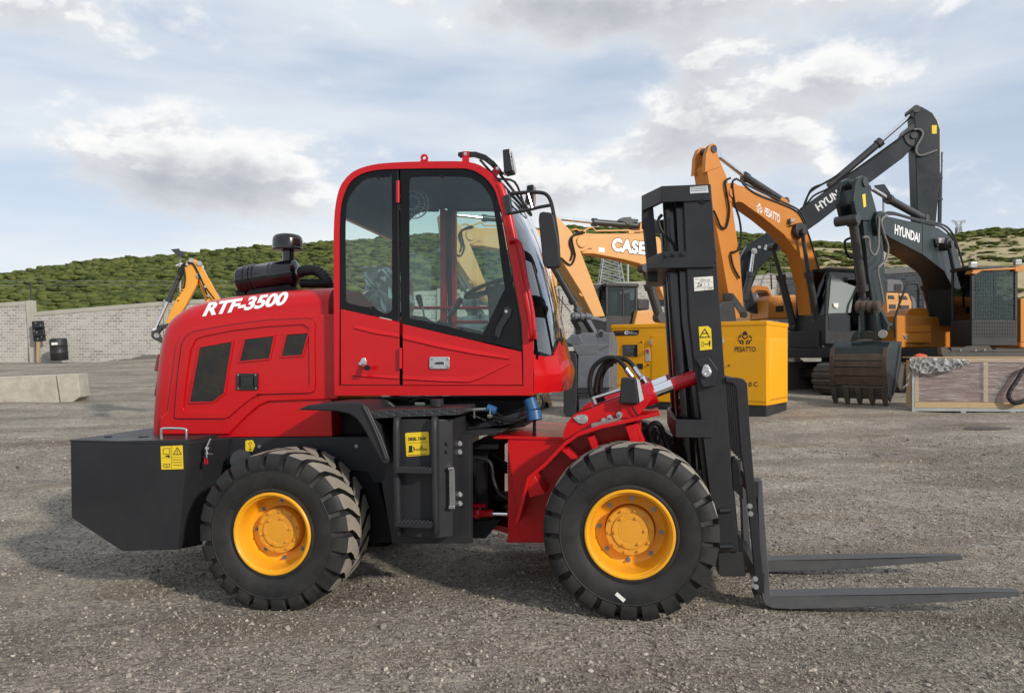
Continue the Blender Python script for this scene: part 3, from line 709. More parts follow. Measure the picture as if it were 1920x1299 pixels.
# pylons and pole on the hillside
def lattice(name, label, base_u, top_v, base_v, D, wb, wt, kind):
    fr = frame_at(base_u, D, 0); x0, zb = fr.xz(base_u, base_v); _, zt = fr.xz(base_u, top_v)
    t = thing(name, label, 'pylon', fr.L(0, 0, zb)); r = 0.0007 * D
    mb = MB(); n = 7; H = zt - zb
    for sx, sy in ((1, 1), (1, -1), (-1, 1), (-1, -1)):
        mb.cyl(fr.L(sx * wb, sy * wb, zb), fr.L(sx * wt, sy * wt, zt), r * 1.25, n=4)
    for k in range(n):
        a, b = k / n, (k + 1) / n; wa = wb + (wt - wb) * a; wc = wb + (wt - wb) * b
        for sy in (-1, 1):
            mb.cyl(fr.L(-wa, sy * wa, zb + H * a), fr.L(wc, sy * wc, zb + H * b), r * 0.7, n=3)
            mb.cyl(fr.L(wa, sy * wa, zb + H * a), fr.L(-wc, sy * wc, zb + H * b), r * 0.7, n=3)
            mb.cyl(fr.L(-wc, sy * wc, zb + H * b), fr.L(wc, sy * wc, zb + H * b), r * 0.6, n=3)
            mb.cyl(fr.L(sy * wa, -wa, zb + H * a), fr.L(sy * wc, wc, zb + H * b), r * 0.7, n=3)
    mb.build('lattice_mast', M['pylon'], t)
    if kind:
        mb = MB(); h = H * 0.85
        for s in (-1, 1):
            mb.cyl(fr.L(s * wt, 0, zt), fr.L(s * h * 0.62, 0, zt + h), r * 1.3, n=4); mb.cyl(fr.L(s * wt * 0.2, 0, zt + h * 0.15), fr.L(s * h * 0.42, 0, zt + h * 0.93), r, n=4)
            mb.cyl(fr.L(s * h * 0.62, 0, zt + h), fr.L(s * h * 1.05, 0, zt + h * 1.08), r, n=4); mb.cyl(fr.L(s * h * 0.62, 0, zt + h), fr.L(s * h * 1.1, 0, zt + h * 0.86), r, n=4)
            mb.cyl(fr.L(s * h * 0.9, 0, zt + h * 0.9), fr.L(s * h * 0.9, 0, zt + h * 0.6), r * 0.6, n=4)
        mb.cyl(fr.L(-h * 0.62, 0, zt + h * 0.93), fr.L(h * 0.62, 0, zt + h * 0.93), r, n=4); mb.build('crossarm', M['pylon'], t)
lattice('lattice_pylon', 'grey lattice pylon standing before the green hill under the lettered tan boom', 1145, 470, 545, 60.0, 1.05, 0.55, 0)
lattice('lattice_pylon', 'distant Y-headed power pylon on the skyline above the sandy slope', 1797.5, 426, 440, 330.0, 0.9, 0.8, 1)
fr = frame_at(1178, 50, 0); t = thing('utility_pole', 'plain grey pole rising behind the wall under the tan boom', 'pole', fr.P(1178, 640))
mb = MB(); mb.cyl(fr.P(1178, 640), fr.P(1177, 480), 0.085, 0.07, n=10); mb.build('shaft', M['galv'], t); mb = MB(); mb.box(fr, fr.xz(1177, 482)[0] - .2, fr.xz(1177, 482)[0] + .2, -.06, .06, fr.xz(1177, 482)[1] - .06, fr.xz(1177, 482)[1] + .06); mb.build('bracket', M['galv'], t)
# ================================================================= FORKLIFT
FL = Frame((-1.585, 4.86, 0), 10.0)
FK = thing('rough_terrain_forklift', 'red rough terrain forklift with yellow wheels and black mast parked on gravel', 'forklift', FL.O, FL.psi)
WID = 2.10                      # tyre to tyre
def fk(name, mb, mat, parent=None, **k): return mb.build(name, mat, parent or FK, **k)
NEAR = -FL.R                     # outward normal of the near side
def mirror_y(y): return WID - y

def inset_outline(q, d, flags):
    """move the flagged vertices of a local (x,z) outline inwards by d"""
    n = len(q); area = sum(q[i][0] * q[(i + 1) % n][1] - q[(i + 1) % n][0] * q[i][1] for i in range(n)); sg = 1 if area > 0 else -1
    out = []
    for i in range(n):
        if not flags[i]: out.append(q[i]); continue
        a, b, c = q[i - 1], q[i], q[(i + 1) % n]
        e1 = Vector((b[0] - a[0], b[1] - a[1])).normalized(); e2 = Vector((c[0] - b[0], c[1] - b[1])).normalized()
        n1 = Vector((-e1.y, e1.x)) * sg; n2 = Vector((-e2.y, e2.x)) * sg
        if not flags[i - 1]: nn = n2
        elif not flags[(i + 1) % n]: nn = n1
        else: nn = (n1 + n2).normalized()
        out.append((b[0] + nn.x * d, b[1] + nn.y * d))
    return out

# ---------------------------------------------------------------- wheels
def tyre_mb():
    mb = MB(); W = 0.45
    prof = [(0.262, 0.045), (0.268, 0.022), (0.285, 0.016), (0.300, 0.020), (0.306, 0.014), (0.34, 0.002), (0.385, -0.004), (0.418, 0.0), (0.424, -0.003), (0.430, 0.003), (0.46, 0.016), (0.488, 0.036), (0.500, 0.09), (0.504, 0.16), (0.505, 0.225)]
    prof = prof + [(r, W - h) for r, h in reversed(prof[:-1])]
    mb.lathe((0, 0, 0), (0, 1, 0), prof, n=96)
    N = 23; P = 2 * math.pi / N
    def pt(r, th, y): return (r * math.cos(th), y, r * math.sin(th))
    for side in (0, 1):
        for k in range(N):
            t0 = k * P + (P * 0.5 if side else 0)
            # rows: y, half width at the crown, shift, crown radius, foot radius
            rows = [(-0.006, 0.335, 0.00, 0.452, 0.430), (0.000, 0.345, 0.00, 0.488, 0.440), (0.014, 0.355, 0.0, 0.518, 0.46), (0.028, 0.355, 0.02, 0.530, 0.480),
                    (0.085, 0.345, 0.06, 0.535, 0.494), (0.14, 0.34, 0.34, 0.538, 0.498), (0.19, 0.31, 0.70, 0.539, 0.499), (0.238, 0.20, 1.0, 0.539, 0.499)]
            loops = []
            for (y, hw, sh, rc, rf) in rows:
                yy = W - y if side else y; s_ = t0 - sh * P * 0.85; h = hw * P
                yf = yy + (0.004 if not side else -0.004)
                loops.append([pt(rf, s_ - h * 1.12, yf), pt(rc, s_ - h, yy), pt(rc, s_ + h, yy), pt(rf, s_ + h * 1.12, yf)])
            n0 = len(mb.v); vs = [p for l in loops for p in l]; mb.v.extend(Vector(p) for p in vs)
            for r in range(len(loops) - 1):
                for i in range(3):
                    a = n0 + r * 4 + i; f = [a, a + 1, a + 5, a + 4]
                    mb.f.append(f); mb.mi.append(1 if (i == 1 and r >= 3) else 0)
            mb.f.append([n0, n0 + 3, n0 + 2, n0 + 1]); mb.mi.append(0)
            e = n0 + (len(loops) - 1) * 4; mb.f.append([e, e + 1, e + 2, e + 3]); mb.mi.append(0)
    return mb
def rim_mb():
    mb = MB()
    prof = [(0.262, 0.040), (0.2735, 0.020), (0.2735, 0.010), (0.268, 0.004), (0.258, 0.004), (0.252, 0.010), (0.249, 0.022), (0.246, 0.026), (0.241, 0.026), (0.239, 0.034), (0.236, 0.07), (0.231, 0.125), (0.226, 0.150), (0.213, 0.166), (0.18, 0.172), (0.158, 0.172), (0.150, 0.20), (0.05, 0.20)]
    mb.lathe((0, 0, 0), (0, 1, 0), prof, n=72)
    return mb
def hub_mb():
    mb = MB()
    prof = [(0.150, 0.21), (0.150, 0.112), (0.1475, 0.108), (0.1135, 0.106), (0.1125, 0.108), (0.1095, 0.108), (0.1085, 0.100), (0.1065, 0.098), (0.073, 0.097), (0.0715, 0.0975), (0.070, 0.0955), (0.03, 0.095), (0.0005, 0.095)]
    mb.lathe((0, 0, 0), (0, 1, 0), prof, n=56)
    for i in range(10): a = 2 * math.pi * (i + .5) / 10; mb.bolt((0.131 * math.cos(a), 0.107, 0.131 * math.sin(a)), (0, -1, 0), 0.0072, 0.014)
    for i in range(6): a = 2 * math.pi * (i + .3) / 6; mb.bolt((0.091 * math.cos(a), 0.098, 0.091 * math.sin(a)), (0, -1, 0), 0.0070, 0.013)
    return mb
def nut_mb():
    mb = MB(); mb.cyl((0, 0.172, 0), (0, 0.166, 0), 0.016, n=16); mb.cyl((0, 0.166, 0), (0, 0.152, 0), 0.010, n=6); mb.cyl((0, 0.152, 0), (0, 0.142, 0), 0.0055, n=10); return mb
wheel0 = None
def make_wheel(x, z, near, spin):
    """wheel > tyre, rim, hub, wheel_nut"""
    global wheel0
    rot = (0, spin, 0) if near else (0, spin, math.pi)
    y = 0.0 if near else WID
    if wheel0 is None:
        w = rim_mb().build('wheel', M['yellow'], None, angle=40); w.parent = FK
        for nm, mbx, mt in (('tyre', tyre_mb(), [M['tyre'], M['dust']]), ('hub', hub_mb(), M['hub'])):
            o = mbx.build(nm, mt, None, angle=32); o.parent = w
        nb = None
        for i in range(8):
            if nb is None: nb = nut_mb().build('wheel_nut', M['boltsteel'], None); o = nb
            else: o = nb.copy(); COL.objects.link(o)
            a = 2 * math.pi * (i + 0.2) / 8; o.location = (0.194 * math.cos(a), 0, 0.194 * math.sin(a)); o.parent = w
        wheel0 = w
    else:
        w = wheel0.copy(); COL.objects.link(w); w.parent = FK
        for c in wheel0.children:
            d = c.copy(); COL.objects.link(d); d.parent = w
    w.location = (x, y, z); w.rotation_euler = rot
    return w
xr, zr_ = FL.xz(509, 1001, 0.01); xf, zf_ = FL.xz(1180.5, 1002.5, 0.01)
RW = make_wheel(xr, zr_, True, 0.10); FW = make_wheel(xf, zf_, True, 0.22)
make_wheel(xr, zr_, False, 0.3); make_wheel(xf, zf_, False, 0.7)
print('wheel centres', xr, zr_, xf, zf_)
mb = MB(); strokes(mb, FL, -0.009, [(1155, 1112), (1171, 1126)], 7); tl = mb.build('tyre_label', M['paper'], FK)

# ---------------------------------------------------------------- counterweight
yA = 0.16
cw = []
near_q = [FL.xz(*p, yA) for p in [(132, 828), (134, 970), (229, 1033), (333, 1030), (354, 824)]]
cw_near = [FL.L(x, yA, z) for x, z in near_q]
zt = near_q[0][1]
fold = [FL.P(430, 822, 0.47), FL.P(376, 1021, 0.40)]
def cw_loop(k): pass
mb = MB()
# near plate, folded flank, and the same on the far side
def mir(p):
    d = p - FL.O; x, y, z = d.dot(FL.F), d.dot(FL.R), d.z
    return FL.L(x, WID - y, z)
secs = []
nA = [cw_near[0], cw_near[1], cw_near[2], cw_near[3], cw_near[4]]
fA = [mir(p) for p in nA]
mb.loft([nA, fA])
cwo = fk('counterweight', mb, M['black'], bevel=0.004)
mb = MB()
for s in (0, 1):
    a, b, c, d = nA[4], nA[3], fold[1], fold[0]
    q = [p if s == 0 else mir(p) for p in (a, b, c, d)]
    inn = [p + FL.R * (0.02 if s == 0 else -0.02) for p in q]
    q = [p + NEAR * (-0.001 if s == 0 else 0.001) for p in q]
    mb.loft([q, inn])
fl = mb.build('side_flank', M['black'], FK)
# lid plate on top, slightly proud
mb = MB(); up = Vector((0, 0, 0.012))
lid = [nA[0], nA[4], fold[0] + Vector((0, 0, zt - (fold[0].z - FL.O.z) - 0.004)), mir(fold[0]), mir(nA[4]), mir(nA[0])]
lid = [Vector((p.x, p.y, zt + 0.002)) for p in lid]
lid[0] = lid[0] - FL.F * 0.004 + NEAR * 0.004; lid[1] = lid[1] + NEAR * 0.004
mb.loft([lid, [p + up for p in lid]]); lido = fk('deck_plate', mb, M['black'], bevel=0.002)
mb = MB()
for (u, v, w) in ((192, 822, 4), (252, 820, 7), (281, 818, 7)):
    x, z = FL.xz(u, v, 0.3); mb.box(FL, x - w * 0.004, x + w * 0.004, 0.28 + (825 - v) * .02, 0.32 + (825 - v) * .02, zt + 0.012, zt + 0.022)
mb.build('deck_bolt', M['exdark'], lido)
mb = MB()
h0 = FL.P(303, 822, 0.24); h1 = FL.P(350, 822, 0.24)
h0.z = h1.z = zt + 0.012
hh = Vector((0, 0, FL.P(303, 803, 0.24).z - FL.O.z - zt - 0.012))
mb.tube([h0, h0 + hh * 0.75, h0 + hh + FL.F * 0.02, h1 + hh - FL.F * 0.02, h1 + hh * 0.75, h1], 0.0095, n=10, smooth=4); fk('grab_handle', mb, M['steel'])
# latch with red grip
mb = MB(); yl = 0.24
mb.tube([FL.P(395, 822, yl), FL.P(388, 838, yl - .02), FL.P(388, 858, yl - .02)], 0.006, n=6); mb.cyl(FL.P(386, 840, yl - .01), FL.P(393, 841, yl - .01), 0.012, n=8); mb.cyl(FL.P(384, 850, yl), FL.P(398, 851, yl - .03), 0.008, n=8)
lt = fk('toggle_latch', mb, M['steel']); mb = MB(); mb.tube([FL.P(383.5, 859, yl - .02), FL.P(384.5, 869, yl - .02), FL.P(389, 869, yl - .02), FL.P(388, 860, yl - .02)], 0.005, n=6); mb.build('latch_grip', M['redcyl'], lt)

def sticker(name, fr, y, pts, draw, parent=None, base='sticker', lab=None):
    mb = MB(); flat(mb, fr, y, pts); o = mb.build(name, M[base], parent or FK, smooth=False)
    mb = MB(); draw(mb, fr, y - 0.002); mb.build('marking', M['ink'], o, smooth=False)
    if lab: o['label'] = lab
    return o
def warn_tri(mb, fr, y, u, v, r, mark=True):
    t = [(u, v - r), (u + r * 0.95, v + r * 0.65), (u - r * 0.95, v + r * 0.65), (u, v - r)]
    strokes(mb, fr, y, t, max(1.0, r * 0.16))
    if mark: strokes(mb, fr, y, [(u, v - r * 0.4), (u, v + r * 0.2)], r * 0.16); flat(mb, fr, y, circ(u, v + r * .42, r * .11, 8))
def d1(mb, fr, y):
    warn_tri(mb, fr, y, 332.5, 846.5, 8)
    for v in (861.5, 866.5, 871.5): strokes(mb, fr, y, [(324, v), (341, v)], .8)
    strokes(mb, fr, y, [(321.5, 836), (321.5, 878)], .5); strokes(mb, fr, y, [(303, 858), (342, 857)], .4)
    strokes(mb, fr, y, [(306, 841), (318, 840), (318, 851), (306, 851), (306, 841)], .8); strokes(mb, fr, y, [(310, 855), (317, 854)], 2); flat(mb, fr, y, circ(316, 855, 2.4, 8))
    strokes(mb, fr, y, [(307, 869), (312.5, 870.5), (318, 869), (318, 875), (312.5, 876), (307, 875), (307, 869)], .9); strokes(mb, fr, y, [(312.5, 870), (312.5, 876)], .8)
sticker('warning_sticker', FL, yA - 0.003, [(301, 836.5), (342.5, 834.5), (344, 879), (302.5, 880)], d1)
def d2(mb, fr, y):
    strokes(mb, fr, y, circ(469, 831, 2.6, 14) + [circ(469, 831, 2.6, 14)[0]], .7); strokes(mb, fr, y, [(469, 835), (469, 840), (471, 842), (468, 843.5), (466.5, 841.5)], 1.1)

# ---------------------------------------------------------------- rear chassis, axle
mb = MB()
mb.poly(FL, [(345, 821), (846, 818), (846, 905), (700, 905), (690, 885), (640, 880), (560, 870), (430, 870), (380, 900), (345, 900)], 0.50, 1.40)
fk('rear_chassis', mb, M['black'], bevel=0.004)
sticker('hook_sticker', FL, 0.494, [(460, 827), (463, 825), (474, 825), (478.5, 834), (474, 846), (460, 846)], d2)
mb = MB()
for u, v in ((487, 837), (669, 836)): mb.bolt(FL.P(u, v, 0.50), NEAR, 0.009, 0.016)
fk('chassis_bolt', mb, M['boltsteel'])
mb = MB(); mb.cyl(FL.P(452, 862, 0.42), FL.P(452, 862, 0.52), 0.075, n=20); mb.cyl(FL.P(452, 862, 0.41), FL.P(452, 862, 0.42), 0.06, n=20); fk('tie_down_boss', mb, M['gloss_black'])
mb = MB()
mb.cyl(FL.L(xr, 0.2, zr_), FL.L(xr, WID - 0.2, zr_), 0.10, n=18); mb.ball(FL.L(xr, WID / 2, zr_), 0.22, 16)
mb.cyl(FL.L(xr, 0.19, zr_), FL.L(xr, 0.3, zr_), 0.16, n=20); mb.cyl(FL.L(xr, WID - .3, zr_), FL.L(xr, WID - .19, zr_), 0.16, n=20)
fk('rear_axle', mb, M['hub'])
mb = MB(); mb.cyl(FL.L(xf, 0.2, zf_), FL.L(xf, WID - 0.2, zf_), 0.11, n=18); mb.ball(FL.L(xf, WID / 2, zf_), 0.24, 16); fk('front_axle', mb, M['hub'])
mb = MB(); mb.cyl(FL.L(xr + .2, WID / 2, zr_ + .05), FL.L(xf - .2, WID / 2, zf_ + .02), 0.05, n=12); fk('drive_shaft', mb, M['dark'])
# gearbox and engine mass between the frames, seen as dark machinery
mb = MB()
mb.poly(FL, [(640, 752), (985, 748), (985, 800), (880, 812), (640, 815)], 0.66, 1.25)
mb.poly(FL, [(660, 905), (735, 905), (735, 985), (690, 985)], 0.60, 1.3)
mb.poly(FL, [(880, 840), (915, 840), (915, 975), (880, 985)], 0.62, 1.28)
fk('drivetrain', mb, M['dark'], bevel=0.01)

mb = MB(); mb.poly(FL, [(560, 868), (640, 868), (705, 890), (738, 1016), (640, 1020), (560, 960)], 0.515, 0.56); fk('arch_shade_plate', mb, M['dark'])  # added black plate: stands in for the deep shade behind the rear wheel
# ---------------------------------------------------------------- engine hood
hood_px = z1((573, 1246), (575, 1160), (585, 1020), (594, 900), (604, 810), (616, 745), (628, 690), (645, 640), (668, 602), (700, 570), (745, 538), (800, 512), (870, 494), (950, 478), (1050, 462), (1250, 439), (1400, 426), (1590, 417), (1610, 1241))
yh, rh = 0.52, 0.17
hq = [FL.xz(u, v, yh + rh * 0.8) for u, v in hood_px]
flags = [False] + [True] * 16 + [False, False]; flags[1] = False
flags = [True] * 17 + [False, False]
def hood_loops(y0, y1):
    lo = []
    K = 7
    for k in range(K + 1):
        a = math.pi / 2 * k / K; lo.append((y0 + rh * (1 - math.cos(a)), rh * (1 - math.sin(a)) * 0.95))
    return lo + [(y1 - (y - y0), d) for y, d in reversed(lo)]
mb = MB(); loops = []
for y, d in hood_loops(yh, WID - yh):
    q = inset_outline(hq, d, flags)
    q[0] = (q[0][0], hq[0][1]); q[17] = (hq[17][0], hq[17][1] - d * 0.9)
    loops.append([FL.L(x, y, z) for x, z in q])
mb.loft(loops)
hood = fk('engine_hood', mb, M['red'], angle=50)
hood_bvh = BVHTree.FromPolygons([v for v in mb.v], mb.f)
def on_hood(u, v, off=0.004):
    o = Vector((0, 0, CAM_H)); d = Vector(((u - CX) / F_PX, 1.0, (HV - v) / F_PX)).normalized()
    hit, nrm, _, _ = hood_bvh.ray_cast(o, d)
    if hit is None: return None
    if nrm.dot(d) > 0: nrm = -nrm
    return hit + nrm * off
# lettering laid on the shoulder
st, fs = text_mesh('RTF-3500', 0.042, 0.20, 0.96)
q = z1((858, 506), (1326, 440), (1314, 514), (838, 582))
bm = bmesh.new(); vv = [bm.verts.new((s * 6.5, t, 0)) for s, t in st]
for f in fs:
    try: bm.faces.new([vv[i] for i in f])
    except ValueError: pass
bmesh.ops.triangulate(bm, faces=bm.faces); bmesh.ops.subdivide_edges(bm, edges=[e for e in bm.edges if e.calc_length() > 0.25], cuts=3, use_grid_fill=True)
bmesh.ops.triangulate(bm, faces=bm.faces); bm.verts.index_update()
mb = MB(); pts = [on_hood(*quad_px(q, v.co.x / 6.5, v.co.y), 0.0035) for v in bm.verts]
last = next(p for p in pts if p is not None); pts2 = []
for p in pts:
    if p is None: p = last
    pts2.append(p); last = p
mb.add(pts2, [[v.index for v in f.verts] for f in bm.faces]); bm.free()
mb.build('model_lettering', M['white'], hood, smooth=False)

# side panel with gap seal
panel = z1((680, 1140), (700, 905), (722, 740), (745, 695), (785, 668), (1000, 628), (1200, 603), (1430, 592), (1455, 600), (1466, 625), (1471, 980), (1462, 1002), (1440, 1010), (1175, 1016), (1120, 1035), (1060, 1080), (985, 1145), (965, 1153), (700, 1153), (685, 1150))
def grow(pts, d):
    cx = sum(p[0] for p in pts) / len(pts); cy = sum(p[1] for p in pts) / len(pts)
    n = len(pts); out = []
    A = sum(pts[i][0] * pts[(i + 1) % n][1] - pts[(i + 1) % n][0] * pts[i][1] for i in range(n)); sg = -1 if A > 0 else 1
    for i in range(n):
        a, b, c = pts[i - 1], pts[i], pts[(i + 1) % n]
        e1 = Vector((b[0] - a[0], b[1] - a[1])).normalized(); e2 = Vector((c[0] - b[0], c[1] - b[1])).normalized()
        nn = (Vector((-e1.y, e1.x)) + Vector((-e2.y, e2.x))); nn = nn.normalized() / max(0.5, (nn.length / 2)) * sg
        out.append((b[0] + nn.x * d, b[1] + nn.y * d))
    return out
# hood flank: a proud skin leaving the wheel arch recess
flank = z1((577, 1244), (583, 1150), (640, 1150), (668, 905), (690, 740), (720, 672), (775, 640), (1000, 598), (1200, 574), (1440, 562), (1600, 560), (1600, 1046), (1210, 1058), (1150, 1085), (1085, 1140), (1010, 1215), (985, 1244))
flank = [(u, v) for u, v in flank]
flank = z1((592, 1244), (600, 1150), (640, 1110), (668, 905), (688, 740), (715, 676), (772, 646), (1000, 604), (1200, 580), (1440, 568), (1600, 566), (1600, 1046), (1210, 1058), (1150, 1085), (1085, 1140), (1010, 1215), (985, 1244))
mb = MB(); mb.poly(FL, flank, yh - 0.022, yh + 0.02); fk('hood_flank', mb, M['red'], hood, bevel=0.012, seg=3)
mb = MB(); mb.ring(FL, grow(panel, 1.3), [grow(panel, -3)], yh - 0.0245, yh - 0.01); mb.build('panel_seal', M['seal'], hood)
mb = MB(); n = len(panel)
yp = yh - 0.036
inner = z1((728, 1092), (745, 930), (770, 765), (800, 708), (850, 690), (1000, 660), (1200, 636), (1405, 624), (1436, 645), (1442, 955), (1425, 982), (1168, 988), (1095, 1016), (1030, 1066), (960, 1118), (740, 1116))
mb.poly(FL, grow(panel, -0.5), yp + 0.012, yp + 0.026)
pan = mb.build('side_door', M['red'], FK, bevel=0.002)
mb = MB(); mb.ring(FL, panel, [inner], yp, yp + 0.0125); mb.build('door_surround', M['red'], pan, bevel=0.006, seg=3)

def mesh_grille_mat():
    m, nt, b = new_mat('hex_mesh'); N, L = nt.nodes, nt.links
    tc = N.new('ShaderNodeTexCoord'); mp = N.new('ShaderNodeMapping'); L.new(tc.outputs['Object'], mp.inputs[0]); mp.inputs['Rotation'].default_value = (rad(90), 0, 0)
    sp = N.new('ShaderNodeSeparateXYZ'); L.new(tc.outputs['Object'], sp.inputs[0])
    def mth(op, a, b_=None):
        n = N.new('ShaderNodeMath'); n.operation = op
        for i, v in enumerate((a, b_)):
            if v is None: continue
            if isinstance(v, bpy.types.NodeSocket): L.new(v, n.inputs[i])
            else: n.inputs[i].default_value = v
        return n.outputs[0]
    s = 0.0165
    def lattice_d(ox, oz):
        a = mth('SUBTRACT', mth('FLOORED_MODULO', mth('ADD', mth('DIVIDE', sp.outputs[0], s), ox), 1.0), 0.5)
        c = mth('MULTIPLY', mth('SUBTRACT', mth('FLOORED_MODULO', mth('ADD', mth('DIVIDE', sp.outputs[2], s * 1.732), oz), 1.0), 0.5), 1.732)
        return mth('ADD', mth('MULTIPLY', a, a), mth('MULTIPLY', c, c))
    d = mth('MINIMUM', lattice_d(0, 0), lattice_d(0.5, 0.5))
    hole = mth('LESS_THAN', d, 0.165)
    t = N.new('ShaderNodeBsdfTransparent'); mx = N.new('ShaderNodeMixShader')
    b.inputs['Base Color'].default_value = (0.028, 0.028, 0.029, 1); b.inputs['Roughness'].default_value = 0.3
    L.new(hole, mx.inputs[0]); L.new(b.outputs[0], mx.inputs[1]); L.new(t.outputs[0], mx.inputs[2]); L.new(mx.outputs[0], N['Material Output'].inputs[0])
    return m
M['hexmesh'] = mesh_grille_mat()
core_m = paint('radiator_core', (0.010, 0.010, 0.010), 0.6, var=0.5, scale=30, dirt=0.55, dirtcol=(0.16, 0.10, 0.03), dscale=9.0)
for g in (z1((820, 752), (1008, 718), (960, 1012), (897, 1062), (762, 1064)), z1((1075, 706), (1243, 687), (1215, 818), (1043, 836)), z1((1310, 680), (1436, 670), (1400, 800), (1277, 807))):
    mb = MB(); mb.poly(FL, g, yp + 0.0085, yp + 0.0115); a = mb.build('grille_backing', core_m, pan)
    mb = MB(); flat(mb, FL, yp + 0.005, grow(g, -1)); mb.build('grille', M['hexmesh'], pan, smooth=False)
    mb = MB(); mb.ring(FL, grow(g, 1.6), [grow(g, -1.2)], yp + 0.002, yp + 0.012); mb.build('grille_frame', M['red'], pan, bevel=0.002)
mb = MB(); gg = rect(*z1((1030, 900))[0], *z1((1148, 992))[0]); mb.ring(FL, gg, [grow(gg, -5)], yp - 0.002, yp + 0.012); flat(mb, FL, yp + 0.010, grow(gg, -4)); mb.poly(FL, rect(*z1((1062, 920))[0], *z1((1122, 975))[0]), yp + 0.0, yp + 0.009)
lo_ = mb.build('door_latch', M['gloss_black'], pan, bevel=0.002)
mb = MB()
for p in z1((1040, 908), (1138, 908), (1140, 984), (1040, 984)): mb.bolt(FL.P(*p, yp - 0.002), NEAR, 0.0035, 0.004)
mb.build('screw', M['steel'], lo_)
# tail lamps wrapped on the rear corner
mb = MB()
for a, b in ((790, 890), (905, 1030)):
    p0, p1 = z1((618, a))[0], z1((600, b))[0]
    q = z1((612, a), (640, a + 4), (612 + 4, b), (592, b - 6))
    for s in (0, 1):
        loop = []
        for u, v in q:
            x, z = FL.xz(u, v, yh + 0.1); loop.append(FL.L(x - 0.012, yh + 0.06 if s == 0 else WID - yh - 0.06, z))
        mb.loft([loop, [p + FL.R * (0.12 if s == 0 else -0.12) for p in loop]])
fk('tail_lamp', mb, M['redlens'], bevel=0.004)

# ---------------------------------------------------------------- air cleaner on the hood
ym = 1.05
mb = MB()
a0 = FL.P(*z1((1058, 378))[0], ym); a1 = FL.P(*z1((1375, 330))[0], ym); ax = (a1 - a0).normalized(); Lc = (a1 - a0).length; R0 = 0.108
prof = [(0.02, -0.01), (R0 * 0.92, -0.008), (R0, 0.004)]
for t, r in ((0.11, 1), (0.12, 1.07), (0.14, 1.07), (0.15, 1), (0.20, 1), (0.21, 1.08), (0.235, 1.08), (0.245, 1.0), (0.27, 1), (0.28, 1.07), (0.30, 1.07), (0.31, 1), (0.55, 1), (0.56, 1.03), (0.58, 1.03), (0.59, 1), (0.62, 1.0), (0.63, 1.03), (0.65, 1.03), (0.66, 1.0), (0.92, 1), (0.97, .95), (1.0, 0.72)): prof.append((R0 * r, Lc * t))
prof.append((0.02, Lc * 1.01)); mb.lathe(a0, ax, prof, n=36, caps=True)
ac = fk('air_cleaner', mb, M['gloss_black'])
mb = MB(); p0 = FL.P(*z1((1322, 300))[0], ym); p1 = FL.P(*z1((1322, 195))[0], ym); mb.cyl(p0, p1, 0.048, n=20)
b0 = FL.P(*z1((1318, 212))[0], ym); up = Vector((0, 0, 1))
k = 0.00123 * 1.07
mb.lathe(b0, up, [(0.045, 0), (0.10, 0.0), (0.118, 0.004), (0.124, 0.012), (0.124, 0.020), (0.119, 0.026), (0.118, 0.085), (0.112, 0.110), (0.095, 0.126), (0.06, 0.135), (0.001, 0.138)], n=36)
mb.build('rain_cap', M['gloss_black'], ac)
mb = MB(); path = [FL.P(*p, ym) for p in z1((1380, 335), (1420, 322), (1475, 322), (1520, 350), (1545, 392), (1552, 425))]
mb.tube(path, lambda t: 0.042 * (1 + 0.05 * math.sin(t * 90)), n=16, smooth=14); mb.build('intake_hose', M['rubber'], ac)
mb = MB(); mb.lathe(FL.P(*z1((1375, 336))[0], ym), ax, [(0.046, 0), (0.049, 0.002), (0.049, 0.014), (0.046, 0.016)], n=24); mb.build('hose_clamp', M['steel'], ac)
mb = MB(); mb.poly(FL, z1((1100, 430), (1330, 400), (1340, 440), (1090, 470)), ym - 0.06, ym + 0.06); mb.poly(FL, z1((1030, 432), (1072, 430), (1076, 462), (1030, 466)), ym - 0.05, ym); mb.cyl(FL.P(*z1((1395, 395))[0], ym - .03), FL.P(*z1((1560, 395))[0], ym - .03), .035, n=14); mb.build('cleaner_bracket', M['dark'], ac)

# ---------------------------------------------------------------- cabin
yc = 0.42; YF = mirror_y(0.40)
outer = [(627, 741.5), (626, 640), (625.5, 540), (625.5, 440), (627, 404), (630.5, 376), (637, 352), (647, 336), (660, 323.5), (677, 315), (697, 309.5), (720, 306.2), (760, 303.8), (800, 302.8), (840, 302.4), (865, 302.7), (884, 305), (900, 310), (914, 318.5), (926, 329), (936, 344), (943.5, 363), (951, 392), (960, 430), (969, 474), (978, 520), (988, 568), (997, 612), (1000, 640), (1000, 741)]
opening = [(635, 723), (636, 600), (636, 430), (638, 392), (644, 366), (654, 345), (669, 331), (690, 322), (715, 318), (742, 316.8), (800, 315.8), (860, 315.6), (878, 317), (893, 322), (907, 331), (919, 343), (929, 359), (935.5, 380), (942, 404), (950, 447), (959, 500), (968.5, 552), (978, 604), (981, 658), (981.5, 723.5)]
def cr(pts, i0, i1, m=4, closed=False):
    n = len(pts); out = []
    for i in range(n):
        p1 = pts[i]; out.append(p1)
        if not closed and not (i0 <= i < i1): continue
        p0, p2, p3 = pts[i - 1], pts[(i + 1) % n], pts[(i + 2) % n]
        if not closed and i == i0: p0 = p1
        if not closed and i == i1 - 1: p3 = p2
        for k in range(1, m):
            t = k / m
            out.append(tuple(0.5 * (2 * b + (c - a) * t + (2 * a - 5 * b + 4 * c - d) * t * t + (3 * b - a - 3 * c + d) * t ** 3) for a, b, c, d in zip(p0, p1, p2, p3)))
    return out
outer0, opening0 = outer, opening
outer = cr(outer, 3, 23, 3); opening = cr(opening, 2, 19, 3)
